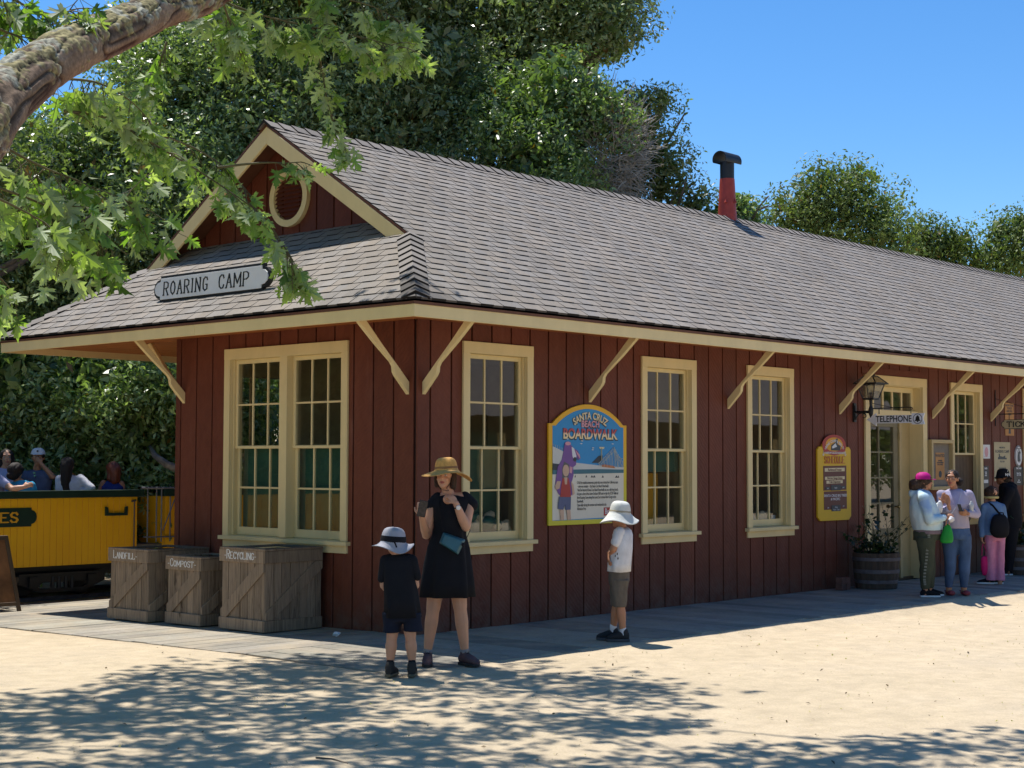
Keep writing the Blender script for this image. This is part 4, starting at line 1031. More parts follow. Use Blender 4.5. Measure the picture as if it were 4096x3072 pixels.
gm.col(gm.ramp(mr.outputs[0], [(0, (.85,.68,.36)), (.45, (.85,.62,.42)), (.62, (.55,.10,.10)), (1, (.50,.07,.08))])); gm.set(.4)
mb = MB(); text_mb(mb, 'SANTA CRUZ', .104, P(540, 195), 1, .92, .002, .003, 'CENTER', .55, n0=.006); text_mb(mb, 'BEACH', .096, P(540, 302), 2, 1.0, .002, .003, n0=.006); text_mb(mb, 'BOARDWALK', .150, P(540, 435), 0, .96, .002, .004, n0=.006)
mb.obj('title', [gm.m, M['creamtx'], M['pink_p']], bp, fix=False)
# schedule board
sb = thing('schedule_board', 'tall yellow SCHEDULE board with maroon panels left of the door', 'sign', (7.52, -.03, .88))
def sc(cx, cy): return (7.10+(cx-105)*.001475, .88+(1530-(cy+(cx-105)*-.02))*.000775)
ow = arch(7.10, 7.93, .92, 1.83, 1.985, .10); ow = [(7.16, .88), (7.87, .88), (7.93, .93), (7.93, 1.80), (7.88, 1.84)]+ow[3:-1]+[(7.15, 1.84), (7.10, 1.80), (7.10, .93)]
mb = MB(); mb.prism(ow, .024, .050, T_side); mb.obj('board', M['yellow'], sb, bevel=.003)
mb = MB(); n = .051; S2 = lambda cx, cy, k=n: (lambda s, nn, z: TS(sc(cx, cy)[0]+s, nn+k, sc(cx, cy)[1]+z)); r4 = lambda a, b, c, d: [sc(a, d), sc(c, d), sc(c, b), sc(a, b)]
mm = [M['plum'], M['creamtx'], M['redtx'], M['darkp'], M['orange'], M['signwhite'], M['roof_o']]
poly(mb, r4(195,620,585,1030), TS, n+.002, 0); poly(mb, r4(203,1045,590,1350), TS, n+.002, 0)
poly(mb, ell2(*sc(382,270), .295, .135, 22), TS, n+.001, 2); poly(mb, ell2(*sc(382,265), .215, .095, 20), TS, n+.002, 4)
poly(mb, [sc(a, b) for a, b in ((325,360),(330,270),(400,225),(405,170),(440,160),(435,260),(490,290),(480,365))], TS, n+.004, 3); poly(mb, [sc(a, b) for a, b in ((340,300),(400,240),(425,300),(350,330))], TS, n+.005, 5)
poly(mb, [sc(a, b) for a, b in ((180,290),(240,350),(382,385),(525,350),(583,290),(560,380),(382,450),(210,390))], TS, n+.0055, 2)
text_mb(mb, 'ROARING CAMP & BIG TREES', .050, S2(382, 205), 5, 1.1, .001, .001, 'CENTER', .30, n0=.004); text_mb(mb, 'NARROW GAUGE RAILROAD', .036, S2(382, 405), 5, 1.0, .001, .001, n0=.007)
strokes(mb, 'SCHEDULE', .085, .050, .014, S2(382, 520), th=.2, serif=.3, mi=6, n0=.003)
poly(mb, r4(218,655,555,715), TS, n+.003, 1); poly(mb, r4(222,800,555,850), TS, n+.003, 1); poly(mb, r4(245,865,520,915), TS, n+.003, 1)
text_mb(mb, 'Redwood Forest', .045, S2(385, 688), 0, 1.1, .001, .001, n0=.0035); text_mb(mb, 'Narrow Gauge Steam', .038, S2(385, 826), 0, 1.15, .001, .001, n0=.0035); text_mb(mb, 'Train Departures', .038, S2(385, 890), 0, 1.05, .001, .001, n0=.0035)
poly(mb, r4(318,940,480,1035), TS, n+.007, 3); poly(mb, r4(225,970,300,1015), TS, n+.006, 3); poly(mb, r4(490,960,560,1005), TS, n+.006, 3); poly(mb, r4(325,1280,475,1380), TS, n+.007, 3)
text_mb(mb, 'SANTA CRUZ BIG TREES\n& PACIFIC', .046, S2(395, 1150), 5, 1.15, .001, .0006, n0=.003)
for (a, b, t_) in ((395,990,'Daily'),(262,993,'am'),(525,985,'pm'),(400,1335,'Daily\n11am - 2pm'),(265,1315,'am'),(525,1300,'pm')): text_mb(mb, t_, .030, S2(a, b), 5, 1.1, .001, 0, n0=.0085)
mb.obj('schedule_panel', mm, sb, fix=False)
# framed case with a wanted notice
M['case'] = simple('grey_felt_board', (.23,.20,.16), .9, .1); M['paper_o'] = flat('orange_brown_poster_paper', (.50,.26,.10), .8, .12); M['paper_c'] = flat('aged_cream_paper', (.50,.43,.27), .8, .1)
cs_ = thing('notice_case', 'cream framed notice case hanging right of the door with a WANTED bill inside', 'notice board', (10.42, -.03, 1.25))
mb = MB(); a, b, z0, z1 = 10.08, 10.77, 1.245, 1.965
for p, r2 in (((a, .024, z0), (a+.05, .11, z1)), ((b-.05, .024, z0), (b, .11, z1)), ((a+.05, .024, z0), (b-.05, .11, z0+.05)), ((a+.05, .024, z1-.05), (b-.05, .11, z1))): mb.box(p, r2, T=TS)
mb.obj('frame', M['creamdk'], cs_, bevel=.003); mb = MB(); mb.box((a+.05, .024, z0+.05), (b-.05, .05, z1-.05), T=TS); mb.obj('felt_backing', M['case'], cs_)
def bill(name, label, cat, a, b, z0, z1, n, mat, texts, mats=None, extra=None, group=None, parent=None, shape=None):
    t = thing(name, label, cat, ((a+b)/2, -n, z0), group); mb = MB()
    o = shape or [(a, z0), (b, z0), (b, z1), (a, z1)]; mb.prism(o, n, n+.004, T_side); mb.obj('sheet', mat, t)
    mb = MB(); c = (a+b)/2
    for s_, z, sz, wd in texts: text_mb(mb, s_, sz, (lambda zz: (lambda s, nn, y: TS(c+s, nn+n+.0045, zz+y)))(z), 0, wd, .001, .0012)
    if extra: extra(mb, c)
    mb.obj('print', mats or M['darkp'], t, fix=False); return t
bill('wanted_bill', 'small orange WANTED bill pinned inside the notice case', 'poster', 10.30, 10.565, 1.39, 1.78, .05, M['paper_o'], [('WANTED', 1.735, .062, 1.0), ('CERTIFIED\nTRAIN ROBBERS\nTELL US WHO', 1.635, .028, 1.0)], extra=lambda mb, c: poly(mb, ell2(c, 1.47, .045, .05), TS, .056, 0))
bill('pink_notice', 'small white sheet with a pink print right of the ticket window', 'notice', 11.86, 12.10, 1.70, 1.91, .025, M['signwhite'], [], M['pink_p'], lambda mb, c: [poly(mb, ell2(c, 1.80, .06, .075), TS, .031, 0), mb.bar(TS(c-.08, .03, 1.73), TS(c+.08, .03, 1.73), .02, .002)])
bill('camp_poster', 'large cream ROARING CAMP poster with a locomotive print on the station wall', 'poster', 12.24, 12.80, 1.355, 1.955, .026, M['paper_c'], [('WELCOME TO', 1.87, .03, 1.0), ('ROARING CAMP', 1.81, .062, 1.05), ('FELTON', 1.655, .035, 1.2), ('IN THE REDWOODS\nOPEN ALL YEAR', 1.54, .026, 1.0)],
     extra=lambda mb, c: [poly(mb, [(c-.15,1.69),(c+.15,1.69),(c+.15,1.715),(c+.10,1.715),(c+.10,1.75),(c+.02,1.73),(c-.08,1.74),(c-.09,1.775),(c-.12,1.775),(c-.12,1.73),(c-.15,1.72)], TS, .032, 0)])
bill('upper_bill', 'narrow orange bill high on the wall above the ticket sign', 'poster', 12.64, 12.95, 2.06, 2.57, .026, M['paper_o'], [('SHOW YOUR\nTICKETS\nAND PULL\nHERE', 2.46, .045, 1.0), ('ALL ABOARD\nWELCOME', 2.28, .024, 1.0)], extra=lambda mb, c: poly(mb, [(c-.04,2.09),(c+.04,2.09),(c+.03,2.15),(c,2.19),(c-.03,2.15)], TS, .032, 0))
t = thing('oval_emblem', 'small white oval emblem sign beside the cream camp poster', 'sign', (13.1, -.03, 1.6)); mb = MB(); mb.prism(ell2(13.09, 1.745, .125, .165, 24), .024, .04, T_side); mb.obj('plate', M['signwhite'], t)
mb = MB()
for i in range(24):
    a, b = 2*pi*i/24, 2*pi*(i+1)/24; p = lambda r, t_: TS(13.09+.125*r*cos(t_), .0415, 1.745+.165*r*sin(t_)); mb.add([p(.98,a), p(.98,b), p(.9,b), p(.9,a)], [(0,1,2,3)]); mb.add([p(.62,a), p(.62,b), p(.56,b), p(.56,a)], [(0,1,2,3)])
poly(mb, [(13.05,1.66),(13.13,1.66),(13.12,1.77),(13.145,1.80),(13.10,1.83),(13.06,1.80),(13.04,1.74)], TS, .0425, 0); text_mb(mb, 'NATIVE SONS', .028, lambda s, nn, z: TS(13.09+s, nn+.042, 1.745+z+.115), 0, 1, .001, 0, 'CENTER'); mb.obj('emblem_print', M['darkp'], t, fix=False)
M['slate'] = flat('dark_slate_board', (.035,.035,.037))
bill('times_board', 'dark arched timetable slate below the oval emblem', 'sign', 12.925, 13.27, 1.285, 1.59, .026, M['slate'], [('TIME TABLE', 1.55, .036, 1.0), ('Steam Train\n11:00   12:30', 1.46, .030, 1.0), ('2:00\nall aboard', 1.35, .028, 1.0)], M['signwhite'], shape=[(12.925,1.285),(13.27,1.285),(13.27,1.555),(13.21,1.58),(13.10,1.60),(12.99,1.58),(12.925,1.555)])
bill('price_board', 'dark price slate behind the visitor in black at the ticket window', 'sign', 11.845, 12.05, 1.24, 1.59, .026, M['slate'], [('FARES', 1.55, .034, 1.0), ('Adult\nChild\nSenior', 1.47, .026, 1.0)], M['signwhite'], lambda mb, c: poly(mb, [(c-.07,1.33),(c+.07,1.33),(c+.07,1.38),(c-.07,1.38)], TS, .033, 0))
bill('ticket_plate', 'small orange plate with rounded ends low on the wall', 'sign', 12.62, 13.02, 1.085, 1.185, .026, M['orange'], [('TICKETS HERE', 1.135, .038, 1.0)], shape=[(12.64,1.085),(13.0,1.085),(13.02,1.11),(13.02,1.16),(13.0,1.185),(12.64,1.185),(12.62,1.16),(12.62,1.11)])
bill('white_notice', 'narrow white paper notice under the orange plate', 'notice', 12.70, 12.88, .81, 1.04, .026, M['signwhite'], [('NOTICE', 1.0, .03, 1.0), ('please have\nyour ticket\nready', .93, .022, 1.0), ('thank you', .85, .022, 1.0)])
# wall lantern and arrow sign (both stand out from the wall)
lx = 8.06
M['lampglass'] = None
t_ = NT('lantern_glass'); t_.t.nodes.remove(t_.p); a_ = t_.n('BsdfTransparent'); a_.inputs[0].default_value = (.8,.82,.8,1); b_ = t_.n('BsdfGlossy', Roughness=.1); c_ = t_.n('BsdfTranslucent'); c_.inputs[0].default_value = (.6,.6,.55,1); m1 = t_.n('MixShader'); m1.inputs[0].default_value = .15; m2 = t_.n('MixShader'); m2.inputs[0].default_value = .25
t_.l(a_.outputs[0], m1.inputs[1]); t_.l(b_.outputs[0], m1.inputs[2]); t_.l(m1.outputs[0], m2.inputs[1]); t_.l(c_.outputs[0], m2.inputs[2]); t_.l(m2.outputs[0], t_.out.inputs[0]); M['lampglass'] = t_.m
ln_ = thing('wall_lantern', 'black four sided gas lantern on a scrolled iron bracket left of the door', 'lamp', (lx, -.03, 2.2)); LY = -.28
mb = MB(); mb.box((lx-.03, -.05, 2.17), (lx+.03, -.022, 2.42)); mb.box((lx-.018, -.06, 2.20), (lx+.018, -.05, 2.39)); mb.tube([(lx,-.05,2.30),(lx,-.16,2.305),(lx,LY,2.30)], [.018,.014,.02], 8)
pts = [(lx, -.06-.085*(1-cos(a))*1.0, 2.20+.09*sin(a)*1.0) for a in [i*.35 for i in range(8)]]; mb.tube(pts, .007, 6); mb.tube([(lx, -.18+.03*cos(i*.6), 2.255+.03*sin(i*.6)) for i in range(10)], .006, 6)
mb.tube([(lx,LY,2.22),(lx,LY,2.28),(lx,LY,2.33),(lx,LY,2.38),(lx,LY,2.47)], [.008,.03,.035,.018,.022], 10)
mb.tube([(lx,LY-.03,2.345),(lx,-.86,2.352),(lx,-.885,2.335),(lx,-.87,2.32)], .007, 6); mb.tube([(lx,LY,2.42),(lx,-.60,2.352)], .004, 5); mb.tube([(lx,-.86,2.345),(lx,-.86,2.27)], .006, 5); mb.tube([(lx,-.40,2.347),(lx,-.40,2.27)], .006, 5)
mb.obj('bracket_arm', M['black'], ln_, smooth=False)
def sq(h, z): return [(lx-h, LY-h, z), (lx+h, LY-h, z), (lx+h, LY+h, z), (lx-h, LY+h, z)]
mb = MB(); A_, B_ = sq(.075, 2.475), sq(.13, 2.665)
for i in range(4): mb.bar(A_[i], B_[i], .012); mb.bar(A_[i], A_[(i+1) % 4], .014); mb.bar(B_[i], B_[(i+1) % 4], .014)
C_, D_ = sq(.165, 2.675), sq(.065, 2.775)
for i in range(4): mb.bar(C_[i], C_[(i+1) % 4], .016); mb.bar(C_[i], D_[i], .012); mb.bar(D_[i], D_[(i+1) % 4], .012)
mb.lathe([(.075,2.77),(.05,2.80),(.055,2.815),(.02,2.84),(.026,2.855),(.006,2.89),(0,2.90)], (lx, LY, 0), 10); mb.box((lx-.075, LY-.075, 2.462), (lx+.075, LY+.075, 2.476)); mb.lathe([(.018,2.476),(.022,2.55),(.03,2.56),(0,2.56)], (lx, LY, 0), 10)
mb.obj('lantern_frame', M['black'], ln_)
mb = MB()
for i in range(4): j = (i+1) % 4; mb.add([A_[i], A_[j], B_[j], B_[i]], [(0,1,2,3)]); mb.add([C_[i], C_[j], D_[j], D_[i]], [(0,1,2,3)])
mb.obj('lantern_glass', M['lampglass'], ln_, fix=False)
ar = thing('telephone_sign', 'white arrow shaped TELEPHONE sign with a bell emblem hanging from the lantern arm', 'sign', (lx, -.63, 2.13))
TA = lambda s, n, z: (lx-n, -.63-s, 2.20+z)
o = [(-.41,0),(-.27,.085),(-.27,.052),(.245,.052),(.245,.072),(.425,.072),(.40,0),(.425,-.072),(.245,-.072),(.245,-.052),(-.27,-.052),(-.27,-.085)]
mb = MB(); mb.prism(o, -.009, .009, TA); mb.obj('arrow_plate', M['signwhite'], ar, bevel=.001)
mb = MB(); text_mb(mb, 'TELEPHONE', .115, lambda s, n, z: TA(s-.015, n+.0095, z), 0, .83, .001, .0022)
for i in range(24):
    a, b = 2*pi*i/24, 2*pi*(i+1)/24; p = lambda r, t_: TA(.328+r*cos(t_), .0105, r*sin(t_)); mb.add([p(.066,a), p(.066,b), p(.058,b), p(.058,a)], [(0,1,2,3)])
poly(mb, [(.283,-.030),(.373,-.030),(.358,-.015),(.352,.02),(.340,.036),(.328,.045),(.316,.036),(.304,.02),(.298,-.015)], TA, .012, 0); poly(mb, ell2(.328, -.036, .010, .009, 8), TA, .012, 0)
mb.obj('lettering', M['black_p'], ar, fix=False)
tk = thing('tickets_sign', 'cream hanging TICKETS sign with notched end at the right edge', 'sign', (12.3, -.45, 2.15)); TT = lambda s, n, z: (12.3-n, -.50-s, 2.223+z)
mb = MB(); mb.prism(plaque(.66, .145, .045, .022), -.012, .012, TT); mb.obj('sign_board', M['black_p'], tk)
mb = MB(); mb.prism(plaque(.645, .128, .040, .022), .013, .016, TT); mb.obj('sign_face', M['paper_c'], tk)
mb = MB(); strokes(mb, 'TICKETS', .078, .066, .022, TT, th=.22, serif=.3, n0=.017, dep=.002); mb.obj('lettering', M['black_p'], tk, fix=False)
mb = MB(); mb.tube([(12.3,-.02,2.38),(12.3,-.85,2.38)], .008, 6); mb.tube([(12.3,-.25,2.38),(12.3,-.25,2.29)], .005, 5); mb.tube([(12.3,-.75,2.38),(12.3,-.75,2.29)], .005, 5); mb.tube([(12.3,-.03,2.62),(12.3,-.80,2.385)], .004, 5); mb.tube([(12.3,-.03,2.2),(12.3,-.03,2.75)], .008, 5); mb.obj('iron_arm', M['black'], tk)
# ticket counter shelf
sh_ = thing('ticket_shelf', 'grey wooden counter shelf on diagonal props under the ticket window', 'shelf', (11.3, -.2, .88)); M['greywood'] = simple('grey_weathered_wood', (.17,.145,.115), .85, .3, 4, .4, 40, stretch=(.3,3,3))
mb = MB(); mb.box((10.68, -.40, .872), (11.98, -.024, .905)); mb.obj('shelf_top', M['greywood'], sh_, bevel=.004)
for x in (10.74, 11.9): mb = MB(); mb.box((x-.02, -.36, .82), (x+.02, -.024, .871)); mb.bar((x, -.33, .83), (x, -.03, .48), .04, .05); mb.obj('prop', M['greywood'], sh_)

# ---------------------------------------------------------------- crate bins
def wood_mat():
    t = NT('weathered_crate_wood'); a = t.n('Attribute'); a.attribute_name = 'tint'
    g = t.noise(9, 8, .75, stretch=(2.5, 2.5, .18), dist=1.5); k = t.noise(2.2, 3, .5)
    c = t.mix(1.0, a.outputs['Color'], t.ramp(g, [(.30, (.36,.31,.27)), (.48, (.95,.95,.95)), (.7, (1.4,1.35,1.25))]), 'MULTIPLY')
    c = t.mix(t.ramp(t.noise(6, 3, .5, stretch=(1,1,.5)), [(.66, 0.0), (.74, .8)]), c, (.05,.035,.025)); t.col(c); t.set(.85, 0, .2); t.bump(g, .5, .006); return t.m
M['crate'] = wood_mat()
def crate(label, y0, y1, x0, x1, h, word, hz, wz, gap, s0, seed):
    r = random.Random(seed); zb = gz(0, (y0+y1)/2); t = thing('crate_bin', label, 'bin', (x0, (y0+y1)/2, zb), 'wooden crate bins')
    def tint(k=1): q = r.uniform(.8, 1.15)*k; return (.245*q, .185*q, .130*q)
    F = lambda s, n, z: (x0-n, y1-s, zb+z); SD = lambda s, n, z: (x0+s, y0-n, zb+z); W, D_ = y1-y0, x1-x0
    mb = MB(); mb.box((x0+.02, y0+.02, zb+.02), (x1-.02, y1-.02, zb+h-.03), col=(.03,.022,.016))
    for T, L in ((F, W), (SD, D_)):
        s = .0; 
        while s < L-.02:
            w_ = min(r.uniform(.085, .115), L-s); mb.box((s+.003, -.018, .03+r.uniform(0,.004)), (s+w_-.003, r.uniform(-.003,.002), h-.02), T=T, col=tint()); s += w_
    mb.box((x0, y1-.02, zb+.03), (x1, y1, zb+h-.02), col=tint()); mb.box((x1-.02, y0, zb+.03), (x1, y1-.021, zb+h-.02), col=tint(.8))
    mb.obj('planks', M['crate'], t, bevel=.002, seg=1)
    for nm, a, b in (('base_band', .012, .125), ('top_band', h-.125, h-.006)):
        mb = MB(); mb.box((-.024, .003, a), (W+.0, .024, b), T=F, col=tint(1.1)); mb.box((-.023, .003, a+.001), (D_, .023, b-.001), T=SD, col=tint(.95)); mb.obj(nm, M['crate'], t, bevel=.003, seg=1)
    mb = MB()
    for T, L in ((F, W), (SD, D_)):
        k = .085; d = Vector((L-.10, 0, h-.25)).normalized(); o = [(0, .126), (.09, .126), (L, h-.126-.09*d.z/d.x*.9), (L, h-.126), (L-.09, h-.126), (0, .126+.09*d.z/d.x*.9)]
        mb.prism(o, .003, .021, T); 
        for i in range(len(mb.c)-8, len(mb.c)): mb.c[i] = tint(1.0) if i == len(mb.c)-8 else mb.c[len(mb.c)-8]
    mb.usec = True; mb.obj('diagonal_brace', M['crate'], t, bevel=.002, seg=1)
    mb = MB(); q = .09; ox = .03
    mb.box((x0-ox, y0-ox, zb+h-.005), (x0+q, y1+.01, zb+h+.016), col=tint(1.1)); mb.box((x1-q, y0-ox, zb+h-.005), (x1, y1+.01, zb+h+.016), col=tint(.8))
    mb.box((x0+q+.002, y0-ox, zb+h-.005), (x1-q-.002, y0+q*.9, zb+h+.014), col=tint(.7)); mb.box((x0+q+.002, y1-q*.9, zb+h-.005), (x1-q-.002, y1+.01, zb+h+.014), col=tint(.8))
    mb.obj('lid_frame', M['crate'], t, bevel=.003, seg=1)
    mb = MB(); strokes(mb, word, hz, wz, gap, lambda s, n, z: F(s+s0, n+.0245, h-.062+z), th=.15, serif=.2, dep=.0015, caps=1.35); mb.obj('lettering', M['white'], t, fix=False)
    return t
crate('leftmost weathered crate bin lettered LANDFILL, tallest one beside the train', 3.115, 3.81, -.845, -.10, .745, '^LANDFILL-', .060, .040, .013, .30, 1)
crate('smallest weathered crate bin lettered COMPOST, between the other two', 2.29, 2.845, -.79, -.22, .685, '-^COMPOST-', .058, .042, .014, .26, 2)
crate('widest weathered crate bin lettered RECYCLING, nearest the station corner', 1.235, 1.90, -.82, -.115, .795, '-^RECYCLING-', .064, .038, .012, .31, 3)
# sandwich board at the left edge
M['stainwood'] = simple('orange_stained_worn_plywood', (.20,.085,.03), .6, .65, 3.0, .2, 30, stretch=(1,1,.7))
af = thing('sandwich_board', 'worn orange brown wooden sandwich board standing at the left edge', 'sandwich board', (-1.15, 5.8, -.09))
for nm, yb, yt in (('front_panel', 5.60, 5.93), ('rear_panel', 6.30, 5.97)):
    mb = MB(); T = lambda s, n, z: (-1.50+s, yb+(yt-yb)*z/.85-n, -.09+z)
    mb.box((.04, -.012, .10), (.60, .0, .80), T=T, mi=0)
    mb.box((0, -.02, 0), (.045, .012, .85), T=T, mi=1); mb.box((.60, -.02, 0), (.645, .012, .85), T=T, mi=1); mb.box((.045, -.02, .80), (.60, .012, .85), T=T, mi=1); mb.box((.045, -.02, .065), (.60, .012, .105), T=T, mi=1)
    mb.obj(nm, [M['stainwood'], M['innerdk']], af, bevel=.003, seg=1)
# planters
M['stave'] = simple('weathered_barrel_staves', (.085,.06,.042), .8, .45, 5, .5, 40, stretch=(3,3,.4)); M['hoop'] = simple('grey_rusty_hoop', (.15,.14,.15), .6, .35, 9, .2, metal=.4)
M['soil'] = simple('dark_soil', (.02,.014,.01), .95, .3)
def barrel(label, x, y, r1=.30, r0=.262, h=.46, seed=1, hgt=.75, nst=26):
    t = thing('barrel_planter', label, 'planter', (x, y, 0), 'half barrel planters'); R_ = random.Random(seed)
    mb = MB(); mb.lathe([(r0, .0), (r0+.022, h*.35), (r1-.004, h*.75), (r1, h), (r1-.025, h), (r1-.03, h-.06)], (x, y, .003), 48, 0, lambda i, a, r: ((.004 if int(a*48/(2*pi)+.5) % 3 == 0 else 0)*-1.6, 0)); mb.obj('staves', M['stave'], t)
    for z, rr, w_ in ((.07, r0+.009, .045), (.20, r0+.027, .05), (.36, r1-.0, .045)):
        mb = MB(); mb.lathe([(rr, z), (rr+.006, z+.002), (rr+.010, z+w_-.002), (rr+.004, z+w_)], (x, y, .003), 40); mb.obj('hoop', M['hoop'], t, fix=False)
    mb = MB(); mb.lathe([(r1-.028, h-.05), (0, h-.04)], (x, y, .003), 24); mb.obj('soil', M['soil'], t, fix=False)
    pl = thing('potted_plant', 'straggly green plant in the '+('barrel left of the door' if x < 9 else 'barrel at the right edge'), 'plant', (x, y, h-.04), 'plants in the barrels')
    mb = MB(); P = []; N_ = []; S_ = []
    for k in range(nst):
        a = R_.uniform(0, 2*pi); r = R_.uniform(0, .2); p = Vector((x+r*cos(a), y+r*sin(a), h-.05)); d = Vector((cos(a)*.35, sin(a)*.35, 1)).normalized(); L = hgt*R_.uniform(.4, 1.0); pts = [p]
        for s in range(5): d = (d+Vector((R_.gauss(0,.22), R_.gauss(0,.22), -.04))).normalized(); pts.append(pts[-1]+d*L/5)
        mb.tube(pts, [.006,.005,.004,.0035,.003,.002], 5)
        for s in range(9):
            f = R_.random()*5; i = min(4, int(f)); q = pts[i].lerp(pts[i+1], f-i)+Vector((R_.gauss(0,.03), R_.gauss(0,.03), R_.gauss(0,.02))); P.append(q); N_.append((R_.gauss(0,.6), R_.gauss(0,.6), .6)); S_.append(R_.uniform(.04,.095))
    for k in range(150): a = R_.uniform(0,2*pi); r = R_.uniform(0,.28); P.append(Vector((x+r*cos(a), y+r*sin(a), h+R_.uniform(-.02,.14)))); N_.append((R_.gauss(0,.6), R_.gauss(0,.6), .5)); S_.append(R_.uniform(.04,.10))
    mb.obj('stems', simple('green_stem', (.05,.06,.025), .7, .3), pl, fix=False)
    k = np.random.default_rng(seed).uniform(.6, 1.3, (len(P), 1)); quad_leaves('leaves', np.array([tuple(p) for p in P]), np.array(N_, float), np.array(S_), np.array([[.025,.05,.018]])*k, M['leaf'], pl, .75, seed)
    return t
barrel('half wine barrel planter standing left of the door', 7.93, -.41)
barrel('half wine barrel planter cut by the right edge of the picture', 11.78, -.62, .33, .29, .44, 5, .62)
br = thing('brick_stack', 'two rough bricks stacked on the boardwalk beside the barrel', 'bricks', (7.36, -.16, 0)); M['brick'] = simple('dusty_brick', (.16,.075,.055), .9, .3, 8, .4)
for i, (a, b, c) in enumerate(((7.26, 7.355, .003), (7.375, 7.47, .003), (7.265, 7.46, .083))): mb = MB(); mb.box((a, -.30, c), (b, -.20, c+.078)); mb.obj('brick', M['brick'], br, bevel=.005)
cb = thing('overhead_cable', 'thin grey cable crossing the sky in the top left corner', 'cable', at(-300, 100, 9)); mb = MB(); mb.tube([at(-300,100,9), at(-20,86,9.5), at(90,58,10), at(300,8,11), at(620,-80,13)], .006, 6); mb.obj('cable', M['hoop'], cb)
pp = Vector((-.62, 1.0, .012)); tr_ = thing('paper_scrap', 'crumpled white paper scrap lying on the boardwalk near the corner', 'litter', (-.62, .42, 0)); mb = MB(); mb.ell((-.62, .42, .022), (.045,.03,.02), 8, 6)
for i, v in enumerate(mb.v): v = Vector(v); mb.v[i] = tuple(v+Vector((1,1,.7))*noise.noise(v*40)*.02)
mb.obj('scrap', M['white'], tr_)
# dry leaves and crumbs on the dirt
rl = random.Random(9); P = []; S_ = []
for _ in range(1500):
    x, y = rl.uniform(-9, 12), rl.uniform(-9.5, -1.9) if rl.random() < .85 else rl.uniform(-2, 3)
    if y > -1.9 and x > -2.05: continue
    P.append((x, y, gz(x, y)+noise.noise((x*.7, y*.7, 0))*.012-.002)); S_.append(rl.choice([.010,.012,.016,.022,.032]))
k = np.random.default_rng(3).uniform(.5, 1.6, (len(P), 1)); o = quad_leaves('leaf_litter', np.array(P), np.random.default_rng(4).normal(0,.35,(len(P),3))+np.array([0,0,1]), np.array(S_), np.array([[.10,.065,.035]])*k, M['leaffar'], None, .5, 6)
tag(o, 'dry leaf crumbs scattered over the pale dirt yard', 'leaf litter', kind='stuff')
P = []; S_ = []
for _ in range(3500):
    x, y = rl.uniform(-9, 12), rl.uniform(-9.5, -1.75)
    P.append((x, y, gz(x, y)+noise.noise((x*.7, y*.7, 0))*.012-.001)); S_.append(rl.choice([.007,.009,.012,.018]))
k = np.random.default_rng(13).uniform(.5, 1.35, (len(P), 1)); o = quad_leaves('gravel', np.array(P), np.random.default_rng(14).normal(0,.5,(len(P),3))+np.array([0,0,1]), np.array(S_), np.array([[.48,.40,.29]])*(.75+.3*k), M['leaffar'], None, .8, 16)
tag(o, 'fine loose gravel scattered over the pale dirt yard', 'gravel', kind='stuff')
st_ = thing('fallen_stick', 'thin dark stick lying in the dappled shade of the yard', 'stick', (-5.9, -3.1, 0)); mb = MB(); g0, g1 = ground_pt(683, 1640), ground_pt(752, 1652); mb.tube([g0+Vector((0,0,.008)), g0.lerp(g1, .5)+Vector((0,0,.016)), g1+Vector((0,0,.008))], [.006,.005,.003], 5); mb.obj('stick', M['bark'], st_)

